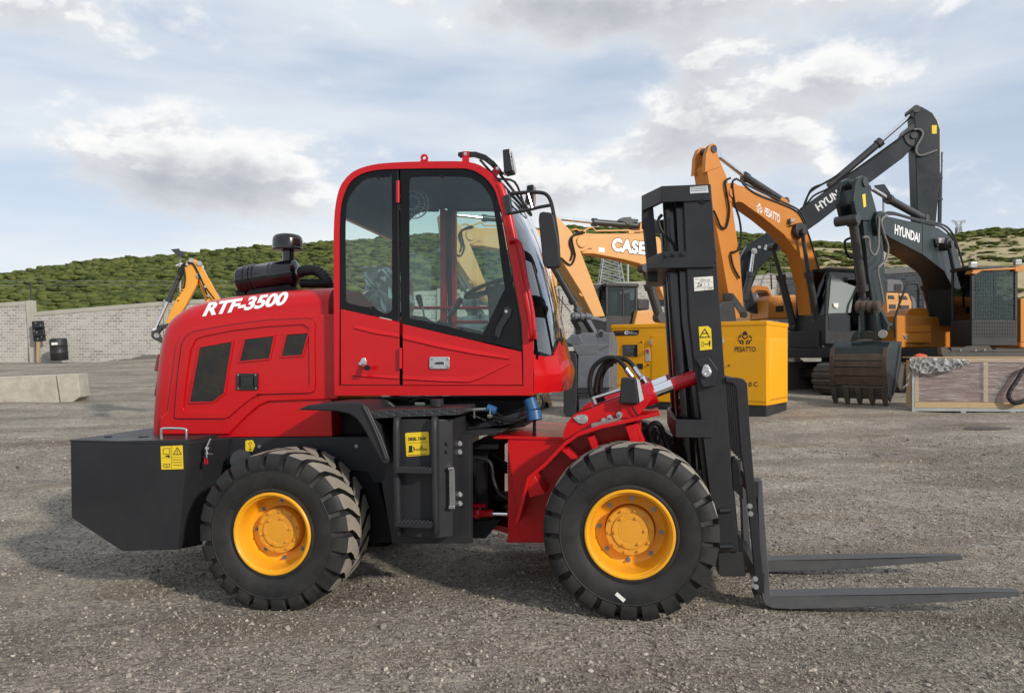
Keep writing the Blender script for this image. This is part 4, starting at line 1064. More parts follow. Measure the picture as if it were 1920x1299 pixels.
mb = MB(); mb.ring(FL, outer, [opening], yc, yc + 0.055); cabin = fk('cabin', mb, M['red'], bevel=0.008, seg=3)
oq = [FL.xz(u, v, yc) for u, v in outer]; pq = [FL.xz(u, v, yc) for u, v in opening]
def ring_local(mb, lo, y0, y1, mi=0):
    tri = tessellate_polygon([[Vector((x, z, 0)) for x, z in l] for l in lo]); flat_ = [p for l in lo for p in l]; n = len(flat_)
    vs = [FL.L(x, y0, z) for x, z in flat_] + [FL.L(x, y1, z) for x, z in flat_]; fs = [list(t) for t in tri] + [[n + i for i in reversed(t)] for t in tri]; o = 0
    for l in lo:
        k = len(l)
        for i in range(k): a, b = o + i, o + (i + 1) % k; fs.append([a, b, n + b, n + a])
        o += k
    mb.add(vs, fs, mi)
mb = MB(); ring_local(mb, [oq, pq], YF - 0.055, YF); fk('far_side_frame', mb, M['red'], cabin, bevel=0.006)
# roof skin and lining
top = [FL.xz(u, v, yc) for u, v in cr(outer0[4:21], 0, 16, 3)]
def off2(q, d):
    r = []
    for i, p in enumerate(q):
        a = q[max(i - 1, 0)]; b = q[min(i + 1, len(q) - 1)]; t = Vector((b[0] - a[0], b[1] - a[1])).normalized(); r.append((p[0] + t.y * d, p[1] - t.x * d))
    return r
mb = MB(); t2 = off2(top, 0.045); mb.prism(FL, [(x, z) for x, z in off2(top, 0.003)] + t2[::-1], yc + 0.056, YF - 0.056); fk('roof', mb, M['red'], cabin)
mb = MB(); t3 = off2(top, 0.085); mb.prism(FL, off2(top, 0.047) + t3[::-1], yc + 0.058, YF - 0.058); mb.build('roof_lining', M['cabin_dark'], cabin)
# lower tub: floor, back wall, dash
mb = MB()
x0, zb = FL.xz(630, 738, yc); x1, _ = FL.xz(998, 738, yc); _, zs = FL.xz(640, 588, yc)
mb.box(FL, x0, x1, yc + 0.06, YF - 0.06, zb, zb + 0.05); mb.box(FL, x0, x0 + 0.04, yc + 0.06, YF - 0.06, zb + 0.05, zs + 0.0)
fk('cab_floor', mb, M['cabin_dark'], cabin)
mb = MB(); mb.box(FL, x0 + 0.002, x1, yc + 0.004, YF - 0.004, zb - 0.002, zb + 0.03); fk('cab_sill', mb, M['red'], cabin, bevel=0.003)
# rear panel and door: pressed lower skins, black borders and panes
rear_low = [(636.5, 579), (636.5, 722), (746, 725), (746, 602.5)]
rear_low = z4((216, 108), (216, 632), (622, 634), (622, 200))
mb = MB()
def pressed(mb, outline, y, crease):
    """skin with a pressed band: outline in px, crease list of closed px loops pushed in"""
    mb.poly(FL, outline, y, y + 0.02)
mb.poly(FL, rear_low, yc + 0.006, yc + 0.03); rp = fk('rear_side_panel', mb, M['red'], bevel=0.004)
door_low = z4((645, 212), (1466, 404), (1473, 634), (645, 636))
mb = MB(); mb.poly(FL, door_low, yc + 0.0, yc + 0.03); door = fk('door', mb, M['red'], bevel=0.004)
# pressed ribs: raised facets that run across the panel and the door
def rib(parent, pts_top, pts_bot, y, h, name='pressed_rib'):
    """ramped band: starts flush along pts_top, stands h proud along pts_bot, then turns back"""
    mb = MB(); n = len(pts_top)
    A = [FL.P(u, v, y + 0.002) for u, v in pts_top]; B = [FL.P(u, v, y - h) for u, v in pts_bot]; C = [FL.P(u, v + 2.2, y + 0.004) for u, v in pts_bot]
    mb.add(A + B + C, [[i, i + 1, n + i + 1, n + i] for i in range(n - 1)] + [[n + i, n + i + 1, 2 * n + i + 1, 2 * n + i] for i in range(n - 1)])
    return mb.build(name, M['red'], parent, angle=60)
rib(rp, z4((310, 212), (450, 245), (622, 272)), z4((312, 240), (450, 275), (622, 303)), yc + 0.006, 0.010)
rib(rp, z4((300, 556), (420, 558), (622, 562)), z4((296, 566), (420, 578), (622, 590)), yc + 0.006, 0.010)
rib(door, z4((646, 275), (900, 335), (1150, 385), (1390, 440)), z4((646, 312), (900, 372), (1150, 420), (1380, 452)), yc + 0.0, 0.011)
rib(door, z4((646, 565), (900, 570), (1080, 572), (1190, 540), (1300, 500), (1390, 480)), z4((646, 592), (900, 606), (1100, 612), (1180, 588), (1300, 528), (1385, 488)), yc + 0.0, 0.011)
# seal line round the opening
mb = MB(); mb.ring(FL, grow(opening, 0.4), [grow(opening, -1.8)], yc + 0.010, yc + 0.05); 
mb.poly(FL, [(744.6, 318), (746.8, 318), (750, 726), (747.6, 726)], yc + 0.012, yc + 0.03)
mb.build('door_seal', M['seal'], cabin)
# rear quarter window
g1 = [(637.5, 578)] + [(637.5, 430), (639.5, 393), (645.5, 367), (655.5, 346.5), (670, 333), (691, 324), (715, 320), (744.5, 318.8), (748.5, 602)]
v1_ = z3((252, 1100), (248, 700), (250, 560), (258, 450), (285, 385), (340, 315), (410, 272), (520, 268), (556, 270), (570, 290), (572, 1150), (566, 1185), (545, 1208), (520, 1210), (470, 1185), (440, 1160), (400, 1165), (280, 1140), (262, 1125))
g1 = cr(g1, 1, 8, 3); v1_ = cr(v1_, 0, 0, 3, True)
mb = MB(); mb.ring(FL, g1, [v1_], yc + 0.014, yc + 0.022); w1 = fk('rear_quarter_window', mb, M['frit'])
mb = MB(); mb.poly(FL, grow(v1_, 1.5), yc + 0.016, yc + 0.020); mb.build('pane', M['glass'], w1, smooth=False)
# door window
g2 = [(752, 606.5), (750.5, 319.5), (800, 318.3), (860, 318.2), (876, 319.5), (891, 324.5), (905, 333.5), (916.5, 345), (926, 360.5), (932.5, 381), (939, 405), (947, 448), (956, 501), (965.5, 553), (974.5, 604), (977, 656)]
v2_ = z3((690, 300), (697, 278), (720, 266), (860, 262), (1050, 264), (1130, 280), (1190, 320), (1235, 375), (1265, 440), (1300, 640), (1330, 880), (1352, 1030), (1345, 1050)) + z4((1200, 284), (1090, 264), (900, 215), (790, 190), (705, 178), (692, 160))
g2 = cr(g2, 3, 13, 3); v2_ = cr(v2_, 0, 12, 3)
mb = MB(); mb.ring(FL, g2, [v2_], yc + 0.010, yc + 0.018); w2 = fk('door_window', mb, M['frit'], door)
mb = MB(); mb.poly(FL, grow(v2_, 1.5), yc + 0.012, yc + 0.016); mb.build('door_pane', M['glass'], door, smooth=False)
mb = MB()
for p in (*z3((472, 268), (424, 1172), (917, 262)), *z4((1052, 245))): mb.cyl(FL.P(*p, yc + 0.012), FL.P(*p, yc + 0.004), 0.011, n=14)
mb.build('glass_fixing', M['gloss_black'], cabin)
mb = MB(); hb = z4((1345, 100), (1372, 92), (1398, 110), (1392, 150), (1335, 240), (1310, 312), (1280, 290), (1290, 235), (1340, 150)); mb.poly(FL, hb, yc - 0.02, yc + 0.009); dh = mb.build('window_catch', M['black'], door, bevel=0.004)
mb = MB(); mb.bolt(FL.P(*z4((1362, 125))[0], yc - 0.02), NEAR, 0.007, 0.008); mb.build('catch_bolt', M['steel'], door)
# far side: borders and panes mirrored, with a red middle post
def far_poly(pts, y0): return [FL.xz(u, v, yc) for u, v in pts]
mb = MB(); ring_local(mb, [far_poly(g1, 0), far_poly(v1_, 0)], YF - 0.03, YF - 0.022); ring_local(mb, [far_poly(g2, 0), far_poly(v2_, 0)], YF - 0.03, YF - 0.022)
mb.build('far_window_border', M['frit'], cabin)
mb = MB()
for vv_ in (v1_, v2_): mb.prism(FL, far_poly(vv_, 0), YF - 0.028, YF - 0.024)
mb.build('far_window_pane', M['glass'], cabin, smooth=False)
mb = MB(); mb.prism(FL, far_poly(rear_low, 0), YF - 0.034, YF - 0.012); mb.prism(FL, far_poly(door_low, 0), YF - 0.034, YF - 0.012); mb.build('far_side_panel', M['red'], cabin)
mb = MB(); xa = far_poly([(752, 400)], 0)[0][0]; zc = far_poly([(752, 330)], 0)[0][1]
mb.box(FL, xa - 0.045, xa + 0.000, YF - 0.10, YF - 0.035, zb + 0.05, zc); mb.box(FL, xa + 0.055, xa + 0.085, YF - 0.10, YF - 0.035, zb + 0.05, zc); mb.build('middle_post', M['red'], cabin, bevel=0.004)
# hinges, door pull plate, rear latch
mb = MB()
for a, b in (z3((613, 292), (613, 445)), z4((630, 378), (630, 520))):
    mb.cyl(FL.P(*a, yc - 0.008), FL.P(*b, yc - 0.008), 0.013, n=12); mb.poly(FL, [(a[0] - 4, a[1] + 2), (a[0], a[1] + 2), (b[0], b[1] - 2), (b[0] - 4, b[1] - 2)], yc - 0.004, yc + 0.01)
fk('door_hinge', mb, M['redcyl'], door, bevel=0.001)
hp = z4((830, 450), (838, 438), (962, 438), (970, 450), (970, 512), (962, 523), (838, 523), (830, 512))
mb = MB(); mb.poly(FL, hp, yc - 0.012, yc + 0.001); mb.ring(FL, z4((862, 472), (938, 472), (938, 493), (862, 493)), [z4((870, 477), (930, 477), (930, 489), (870, 489))], yc - 0.016, yc - 0.011)
hd = mb.build('door_handle', M['steel'], door, bevel=0.003)
mb = MB(); flat(mb, FL, yc - 0.0135, z4((870, 477), (930, 477), (930, 489), (870, 489))); mb.build('handle_slot', M['ink'], door, smooth=False)
mb = MB()
for p in z4((846, 456), (955, 456), (846, 510), (955, 510)): mb.bolt(FL.P(*p, yc - 0.012), NEAR, 0.006, 0.005)
mb.build('handle_screw', M['boltsteel'], door)
mb = MB(); mb.poly(FL, z4((352, 470), (362, 448), (385, 446), (396, 470), (390, 500), (360, 500), (335, 490)), yc - 0.004, yc + 0.007); mb.cyl(FL.P(*z4((375, 458))[0], yc - 0.014), FL.P(*z4((375, 458))[0], yc), 0.012, n=12); mb.cyl(FL.P(*z4((372, 495))[0], yc), FL.P(*z4((395, 512))[0], yc - 0.06), 0.016, n=12)
lk = mb.build('panel_lock', M['steel'], rp, bevel=0.001)
mb = MB(); mb.cyl(FL.P(*z4((395, 512))[0], yc - 0.06), FL.P(*z4((404, 516))[0], yc - 0.075), 0.02, n=14); mb.build('lock_knob', M['gloss_black'], rp)

# windscreen and nose, lofted in plan
YCn = WID / 2
lv = [((936, 344), 958), ((943, 362), 972), ((951, 392), 988), ((960, 430), 1004), ((970, 478), 1018), ((978, 520), 1028), ((988, 568), 1038), ((996, 610), 1045), ((1000, 645), 1050), ((1000.5, 668), 1054), ((1000.5, 700), 1060), ((1000.5, 737), 1057)]
TA = [0, .02, .05, .1, .17, .26, .37, .5, .65, .82, 1.0]
ynear = yc + 0.012
def plan(level, bulge=0.0):
    (pu, pv), fu = level; xp, zp = FL.xz(pu, pv, ynear); xc, zc_ = FL.xz(fu, pv, 0.75); res = []
    for t in TA: res.append((xp + (xc - xp) * (1 - (1 - t) ** 3.2) + bulge * min(1, t * 8), ynear + (YCn - ynear) * t, zp))
    return res
grid = [plan(l) for l in lv]
def zbot(t):   # lower edge of the windscreen by position across
    pts = [(0, FL.xz(1000, 664, ynear)[1]), (0.12, FL.xz(1012, 668, 0.37)[1]), (0.26, FL.xz(1031, 673, 0.5)[1]), (0.36, FL.xz(1040, 655, 0.6)[1]), (0.5, FL.xz(1049, 640, 0.7)[1]), (1, FL.xz(1050, 638, 0.75)[1])]
    for (a, va), (b, vb) in zip(pts[:-1], pts[1:]):
        if a <= t <= b: return va + (vb - va) * (t - a) / (b - a)
def column(i, zlo, zhi, n, bulge=0.0):
    pr = [(grid[k][i][2], grid[k][i][0], grid[k][i][1]) for k in range(len(grid))]
    pr.sort(); out = []
    for s in range(n + 1):
        z = zlo + (zhi - zlo) * s / n; j = 0
        while j < len(pr) - 2 and pr[j + 1][0] < z: j += 1
        a, b = pr[j], pr[j + 1]; t = (z - a[0]) / (b[0] - a[0]); x = a[1] + (b[1] - a[1]) * t
        out.append((x + (bulge(z, s / n, TA[i]) if bulge else 0), a[2], z))
    return out
def shell(cols, th):
    allc = cols + [[(x, WID - y, z) for x, y, z in c] for c in reversed(cols[:-1])]
    vs = [FL.L(*p) for c in allc for p in c]; n = len(cols[0]); m = len(allc)
    inn = [FL.L(p[0] - th, p[1], p[2]) for c in allc for p in c]
    fs = []
    for i in range(m - 1):
        for j in range(n - 1):
            a, b = i * n + j, (i + 1) * n + j; fs.append([a, b, b + 1, a + 1]); fs.append([m * n + a, m * n + a + 1, m * n + b + 1, m * n + b])
    for i in range(m - 1):
        for j in (0, n - 1): a, b = i * n + j, (i + 1) * n + j; fs.append([a, b, m * n + b, m * n + a])
    return vs + inn, fs
ztop = grid[0][0][2]
cols = [column(i, zbot(TA[i]) - 0.004, ztop, 12) for i in range(len(TA))]
mb = MB(); mb.add(*shell(cols, 0.006)); fk('windscreen', mb, M['windscreen'], angle=60)
cols = [column(i, zbot(TA[i]) - 0.03, zbot(TA[i]) + 0.025, 2, lambda z, s, t: 0.004) for i in range(1, len(TA))]
mb = MB(); mb.add(*shell(cols, 0.004)); fk('windscreen_border', mb, M['frit'], angle=60)
zn0 = grid[-1][0][2]
def nose_b(z, s, t):
    h = (z - zn0); zc = zbot(t) - zn0
    f = h / zc
    # flared lip under the glass, a hollow, then a proud bumper roll with sharp edges
    if f > 0.62: b = 0.002 + 0.004 * (1 - f) / 0.38
    elif f > 0.50: b = 0.006 + 0.014 * (0.62 - f) / 0.12
    elif f > 0.30: b = 0.020
    else: b = 0.020 - 0.014 * (0.30 - f) / 0.30
    return b * (0.2 + 0.8 * min(1, t / .30))
TAs, grid_s = TA, grid
TA = [0, .10, .13, .30, .34, .55, 1.0]
def plan_n(level):
    (pu, pv), fu = level; xp, zp = FL.xz(pu, pv, ynear); xc, _ = FL.xz(fu, pv, 0.75); kn = [(0, 0), (.10, .34), (.13, .42), (.30, .80), (.34, .86), (.55, .97), (1, 1)]
    return [(xp + (xc - xp) * g_, ynear + (YCn - ynear) * t, zp) for t, g_ in kn]
grid = [plan_n(l) for l in lv]
cols = [column(i, zn0, zbot(TA[i]) - 0.002, 16, nose_b) for i in range(len(TA))]
mb = MB(); mb.add(*shell(cols, 0.02)); fk('nose_cowl', mb, M['red'], angle=12); TA, grid = TAs, grid_s
# front corner post rail: red tube and grab bar
mb = MB(); mb.tube([FL.P(u, v, yc + 0.02) for u, v in [(935, 346), (943, 366), (952, 398), (961, 440), (972, 492), (983, 545), (994, 598), (1000, 636)]], 0.028, n=14, smooth=4); mb.build('front_post', M['red'], cabin)
mb = MB(); mb.tube([FL.P(*p, yc - 0.05 if 0 < i < 7 else yc + 0.0) for i, p in enumerate(z3((1395, 722), (1412, 700), (1445, 712), (1468, 760), (1500, 960), (1545, 1200)) + z4((1556, 285), (1530, 322)))], 0.014, n=12, smooth=5); fk('grab_rail', mb, M['redcyl'])

# roof fittings
mb = MB(); mb.lathe(FL.P(*z3((794, 133))[0], yc + 0.08), FL.R, [(0.0125 + 0.0, 0), (0.027, 0), (0.027, 0.014), (0.0125, 0.014), (0.0125, 0)], n=24); mb.poly(FL, z3((768, 150), (820, 150), (822, 172), (766, 172)), yc + 0.08, yc + 0.094); fk('lifting_eye', mb, M['red'])
mb = MB(); ybk = yc + 0.10
arc = z3((1030, 95), (1060, 90), (1150, 90), (1220, 112), (1280, 158), (1320, 205), (1345, 245), (1325, 262), (1290, 225), (1250, 185), (1205, 150), (1140, 128), (1045, 133), (1026, 118))
mb.poly(FL, arc, ybk, ybk + 0.012); 
la = fk('lamp_bracket', mb, M['black'], bevel=0.002)
mb = MB()
for p in z3((1042, 112), (1172, 117), (1228, 148), (1278, 180), (1330, 242)): mb.cyl(FL.P(*p, ybk - 0.002), FL.P(*p, ybk + .0), 0.010, n=12)
mb.build('bracket_hole', M['ink'], la)
mb = MB(); mb.poly(FL, z3((1064, 88), (1104, 88), (1104, 175), (1054, 175)), ybk - 0.014, ybk - 0.001); mb.poly(FL, z3((1290, 190), (1328, 216), (1290, 265), (1256, 230)), ybk - 0.014, ybk - 0.001); mb.build('bracket_tab', M['red'], la)
mb = MB()
for p in z3((1080, 106), (1302, 206)): mb.bolt(FL.P(*p, ybk - 0.014), NEAR, 0.008, 0.008)
mb.build('bracket_bolt', M['steel'], la)
mb = MB(); mb.tube([FL.P(*p, y) for p, y in zip(z3((1180, 145), (1250, 225), (1330, 310), (1430, 420), (1530, 530)), (0.45, .5, .6, .8, 1.0))], 0.009, n=8, smooth=4); mb.tube([FL.P(*p, y) for p, y in zip(z3((1322, 250), (1420, 370), (1520, 500), (1535, 530)), (yc + .12, .5, .8, .9))], 0.010, n=8, smooth=4)
mb.tube([FL.P(*z3((1300, 280))[0], .5), FL.P(*z3((1420, 300))[0], .9), FL.P(*z3((1480, 440))[0], 1.3)], 0.009, n=8, smooth=4)
mb.build('lamp_rail', M['black'], la)
def work_lamp(pts, y, d, foot):
    mb = MB(); mb.poly(FL, pts, y, y + d); o = mb.build('work_lamp', M['gloss_black'], FK, bevel=0.008)
    q = [FL.xz(u, v, y) for u, v in pts]
    mb = MB(); 
    a, b = (q[1][0], q[1][1]), (q[2][0], q[2][1]); off = 0.006
    mb.add([FL.L(a[0] + off, y + .008, a[1] - .01), FL.L(b[0] + off, y + .008, b[1] + .012), FL.L(b[0] + off, y + d - .008, b[1] + .012), FL.L(a[0] + off, y + d - .008, a[1] - .01)], [[0, 1, 2, 3]]); mb.build('lens', M['lens'], o, smooth=False)
    mb = MB(); f0, f1 = foot; mb.cyl(FL.P(*f0, y + d / 2 - .01), FL.P(*f1, y + d / 2 - .01), 0.014, n=10); mb.build('lamp_foot', M['steel'], o)
    return o
work_lamp(z3((1335, 75), (1388, 68), (1412, 225), (1345, 240)), 0.36, 0.11, z3((1350, 225), (1362, 250)))
work_lamp(z3((1505, 322), (1550, 315), (1548, 455), (1490, 440)), 0.95, 0.11, z3((1500, 430), (1510, 460)))
# mirror with its tubular arm
ymr = 0.20
mb = MB(); mb.poly(FL, z3((1336, 395), (1385, 378), (1402, 520), (1360, 528)), yc - 0.02, yc + 0.04); ma = fk('mirror_arm', mb, M['gloss_black'], bevel=0.01)
mb = MB(); mb.tube([FL.P(*p, ymr) for p in z3((1390, 382), (1500, 373), (1600, 374), (1645, 392), (1672, 440), (1690, 520), (1710, 640), (1722, 760))], 0.0125, n=10, smooth=5); mb.tube([FL.P(*p, ymr) for p in z3((1398, 516), (1520, 492), (1600, 473), (1676, 460))], 0.011, n=10); mb.tube([FL.P(*p, ymr) for p in z3((1512, 380), (1540, 480))], 0.010, n=8); mb.build('mirror_tube', M['gloss_black'], ma)
mirp = z3((1590, 515), (1610, 504), (1670, 510), (1690, 530), (1722, 700), (1733, 860), (1725, 885), (1690, 895), (1635, 890), (1615, 860), (1585, 560))
mb = MB(); mb.poly(FL, mirp, ymr - 0.035, ymr + 0.05); mr_ = fk('mirror', mb, M['black'], bevel=0.018, seg=4)
# interior
mb = MB(); mb.poly(FL, z3((405, 905), (480, 888), (560, 960), (575, 1190), (540, 1215), (470, 1180), (420, 1080), (395, 960)), 0.62, 1.05); seat = mb.build('driver_seat', paint('seat_black', (0.06, 0.06, 0.062), .5), FK, bevel=0.03, seg=3)
bm_ = MB()
rr = random.Random(3)
qs = [FL.xz(u, v, 0.60) for u, v in z3((395, 905), (480, 885), (566, 960), (578, 1195), (540, 1220), (465, 1185), (410, 1090), (388, 960))]
def along(q, m):
    out = []
    for i in range(len(q)):
        a_, b_ = q[i], q[(i + 1) % len(q)]
        for j in range(m): t = j / m; out.append((a_[0] + (b_[0] - a_[0]) * t, a_[1] + (b_[1] - a_[1]) * t))
    return out
qs = along(qs, 3); cxs = sum(p[0] for p in qs) / len(qs); czs = sum(p[1] for p in qs) / len(qs)
loops = []
for k in range(13):
    f_ = (0.35, 0.75, 1.0)[k] if k < 3 else ((0.35, 0.75, 1.0)[12 - k] if k > 9 else 1.0); y = 0.55 + 0.55 * max(0, min(8, k - 2)) / 8
    loops.append([FL.L(cxs + (x - cxs) * f_ + rr.uniform(-.020, .020), y + rr.uniform(-.022, .022), czs + (z - czs) * f_ + rr.uniform(-.020, .020)) for x, z in qs])
bm_.loft(loops); sw_ = bm_.build('plastic_cover', M['seatwrap'], seat, smooth=False)
mb = MB(); x0_, z0_ = FL.xz(760, 700, .6); mb.box(FL, x0_ - .16, x0_ + .25, 0.6, 1.1, zb + 0.05, zb + 0.42); mb.build('seat_cushion', M['cabin_dark'], seat, bevel=0.03)
# steering wheel and column
swc = FL.P(917, 540, 0.92); mb = MB(); axs = (FL.F * 0.38 * -1 + Vector((0, 0, 1))).normalized()
R_ = 0.19; n = 40; b_ = axs.orthogonal().normalized(); c_ = axs.cross(b_); ringp = [swc + (b_ * math.cos(2 * math.pi * i / n) + c_ * math.sin(2 * math.pi * i / n)) * R_ for i in range(n + 1)]
mb.tube(ringp, 0.014, n=8)
for i in (3, 16, 29): mb.tube([swc - axs * 0.02, ringp[i]], 0.011, n=6)
mb.cyl(swc - axs * 0.03, swc - axs * 0.45, 0.035, n=12); mb.ball(swc - axs * .02, .04, 10); fk('steering_wheel', mb, M['rubber'])
mb = MB(); mb.poly(FL, z3((1230, 1060), (1300, 1000), (1420, 1020), (1440, 1290), (1240, 1290)), 0.70, 1.18); mb.poly(FL, [(905, 610), (1000, 600), (1000, 735), (905, 735)], 0.6, 1.3); fk('dashboard', mb, M['cabin_dark'], bevel=0.02)
mb = MB()
for (a, b, y) in ((z3((775, 1120))[0], z4((800, 190))[0], 0.75), (z3((1020, 1140))[0], z4((930, 200))[0], 0.80)): mb.cyl(FL.P(*a, y), FL.P(*b, y), 0.007, n=8)
lev = fk('control_lever', mb, M['steel'])
mb = MB()
for (a, b, y) in (z3((757, 1098), (775, 1165)) + [0.75], z3((1040, 1120), (985, 1215)) + [0.80]): mb.cyl(FL.P(*a, y), FL.P(*b, y), 0.024, 0.016, n=12); mb.ball(FL.P(*a, y), .025, 10)
mb.build('lever_grip', M['knob'], lev)
mb = MB(); mb.ball(FL.P(*z4((800, 195))[0], .75), .035, 10); mb.cyl(FL.P(*z4((930, 200))[0], .8), FL.P(*z4((930, 260))[0], .8), .03, .05, n=10); mb.poly(FL, z4((700, 200), (960, 240), (960, 420), (700, 380)), .68, .9); mb.build('lever_box', M['cabin_dark'], lev, bevel=.01)
mb = MB()
for a, b in (((768, 577), (930, 577)), ((848, 603.5), (915, 603.5))): mb.cyl(FL.P(*a, YF - 0.12), FL.P(*b, YF - 0.12), 0.014, n=10)
fk('guard_bar', mb, M['redcyl'])
# wire cage fan under the roof
fc = FL.P(775, 381, 0.95); mb = MB(); axf = (NEAR + FL.F * .2 + Vector((0, 0, -.15))).normalized(); bF = axf.orthogonal().normalized(); cF = axf.cross(bF)
for rr_, hh_ in ((0.115, 0), (0.09, 0.03), (0.05, .045), (0.115, -0.05)): mb.tube([fc + axf * hh_ + (bF * math.cos(t) + cF * math.sin(t)) * rr_ for t in [2 * math.pi * i / 28 for i in range(29)]], 0.003, n=5)
for i in range(20):
    t = 2 * math.pi * i / 20; d_ = bF * math.cos(t) + cF * math.sin(t); mb.tube([fc + axf * -0.05 + d_ * .115, fc + d_ * .115, fc + axf * .03 + d_ * .09, fc + axf * .045 + d_ * .04], 0.002, n=4)
fan = fk('cab_fan', mb, M['white']); mb = MB()
for i in range(3):
    t = 2 * math.pi * i / 3; d_ = bF * math.cos(t) + cF * math.sin(t); e_ = bF * math.cos(t + .9) + cF * math.sin(t + .9); mb.add([fc + d_ * .02, fc + d_ * .085 - axf * .015, fc + e_ * .085 + axf * .015, fc + e_ * .02], [[0, 1, 2, 3]])
mb.cyl(fc - axf * .06, fc + axf * .02, .03, n=12); mb.cyl(fc - axf * .05, fc - axf * .05 + Vector((0, 0, .16)), .012, n=8); mb.build('fan_blade', M['blue'], fan)

# ---------------------------------------------------------------- rear mudguard, tank, steps
mb = MB()
band = z5((-222, 102), (-170, 78), (-60, 66), (60, 62), (105, 66), (133, 92), (160, 150), (200, 235), (236, 335), (246, 358), (236, 374), (208, 372), (185, 335), (140, 250), (98, 178), (72, 145), (40, 124), (-20, 110))
yfz = 0.03
mb.poly(FL, band, yfz, 0.47); fk('rear_mudguard', mb, M['black'], bevel=0.012, seg=3)
mb = MB(); mb.tube([FL.P(*p, yfz - 0.004) for p in z5((110, 84), (135, 130), (170, 205), (205, 290), (224, 345))], 0.011, n=8, smooth=3); fk('mudguard_rib', mb, M['black'])
yt = 0.07
tank = z5((262, 150), (556, 140), (556, 705), (530, 735), (262, 738))
tq = [FL.xz(u, v, yt) for u, v in tank]
mb = MB(); xs_ = [FL.xz(u, 900, yt)[0] for u in (738, 822, 846)]; zlo = FL.xz(738, 1006, yt)[1]; zhi = FL.xz(738, 784, yt)[1]
plan_ = [(xs_[0], 0.48), (xs_[0], yt), (xs_[1], yt), (xs_[2], yt + 0.05), (xs_[2], 0.48)]
mb.loft([[FL.L(x, y, zlo) for x, y in plan_], [FL.L(x, y, zhi) for x, y in plan_]]); tk = fk('fuel_tank', mb, M['black'], bevel=0.012, seg=3)
# tread plate on top
def tread_plate_mat():
    m, nt, b = new_mat('tread_plate'); N, L = nt.nodes, nt.links
    tc = N.new('ShaderNodeTexCoord'); b.inputs['Base Color'].default_value = (0.03, 0.031, 0.034, 1); b.inputs['Roughness'].default_value = 0.38
    w = []
    for ang in (45, -45):
        mp = N.new('ShaderNodeMapping'); L.new(tc.outputs['Object'], mp.inputs[0]); mp.inputs['Rotation'].default_value = (0, rad(ang), 0); mp.inputs['Scale'].default_value = (14, 1, 42)
        v = N.new('ShaderNodeTexVoronoi'); v.inputs['Scale'].default_value = 1.0; v.inputs['Randomness'].default_value = 0.0; L.new(mp.outputs[0], v.inputs['Vector'])
        r = N.new('ShaderNodeMapRange'); L.new(v.outputs['Distance'], r.inputs[0]); r.inputs[1].default_value = 0.34; r.inputs[2].default_value = 0.24; w.append(r.outputs[0])
    ad = N.new('ShaderNodeMath'); ad.operation = 'MAXIMUM'; L.new(w[0], ad.inputs[0]); L.new(w[1], ad.inputs[1])
    bp = N.new('ShaderNodeBump'); bp.inputs['Strength'].default_value = 0.8; bp.inputs['Distance'].default_value = 0.006; L.new(ad.outputs[0], bp.inputs['Height']); L.new(bp.outputs[0], b.inputs['Normal'])
    return m
M['treadplate'] = tread_plate_mat()
mb = MB(); mb.poly(FL, z5((128, 106), (590, 92), (592, 128), (140, 146)), 0.05, 0.52); fk('step_plate', mb, M['treadplate'], bevel=0.004)
mb = MB(); c0 = FL.P(*z5((478, 92))[0], 0.22); c0.z = FL.P(478 / 2.667 + 640, 764.5, 0.05).z; mb.cyl(c0, c0 + Vector((0, 0, .045)), .042, n=28)
for i in range(28): t = 2 * math.pi * i / 28; d_ = Vector((math.cos(t), math.sin(t), 0)) * .042; mb.cyl(c0 + d_ + Vector((0, 0, .008)), c0 + d_ + Vector((0, 0, .04)), .003, n=4)
mb.build('filler_cap', M['rubber'], tk)
mb = MB()
for u in (276, 464):
    mb.tube([FL.P(*p, y) for p, y in zip(z5((u + 6, 148), (u, 175), (u + 1, 400), (u + 8, 690), (u + 12, 705)), (yt, yt - .045, yt - .05, yt - .05, yt))], 0.023, n=12, smooth=4)
ladder = fk('boarding_step', mb, M['black'])
def step(v):
    mb = MB(); x0s = FL.xz(745, v, 0.0)[0]; x1s = FL.xz(812, v, 0.0)[0]; zs_ = FL.xz(745, v, -0.03)[1]
    mb.box(FL, x0s, x1s, -0.05, 0.06, zs_ - 0.028, zs_)
    for i in range(9):
        for j in range(3): mb.cyl(FL.L(x0s + .015 + i * (x1s - x0s - .03) / 8, -.035 + j * .03, zs_), FL.L(x0s + .015 + i * (x1s - x0s - .03) / 8, -.035 + j * .03, zs_ + .006), .009, .006, n=8)
    return mb
for v in (877, 978): step(v).build('tread', M['black'], ladder, bevel=0.002)
def d3(mb, fr, y):
    letter(mb, fr, y, 'DIESEL TANK', z5((334, 240), (424, 236), (424, 252), (334, 257)), 0.03)
    letter(mb, fr, y, 'ATTENTION', z5((372, 297), (428, 294), (428, 304), (372, 307)), 0.02)
    flat(mb, fr, y, z5((338, 281), (354, 280), (355, 308), (339, 309))); flat(mb, fr, y, z5((334, 308), (359, 307), (359, 313), (334, 314))); strokes(mb, fr, y, z5((356, 286), (362, 288), (363, 303), (368, 303), (367, 290)), .9)
    warn_tri(mb, fr, y, *z5((400, 288))[0], 2.6, False); strokes(mb, fr, y, z5((334, 328), (432, 323)), .8); strokes(mb, fr, y, z5((330, 268), (432, 263)), .5)
ds = sticker('tank_sticker', FL, yt - 0.003, z5((319, 222), (324, 217), (430, 211), (436, 214), (441, 322), (437, 327), (330, 335), (325, 332)), d3, tk)
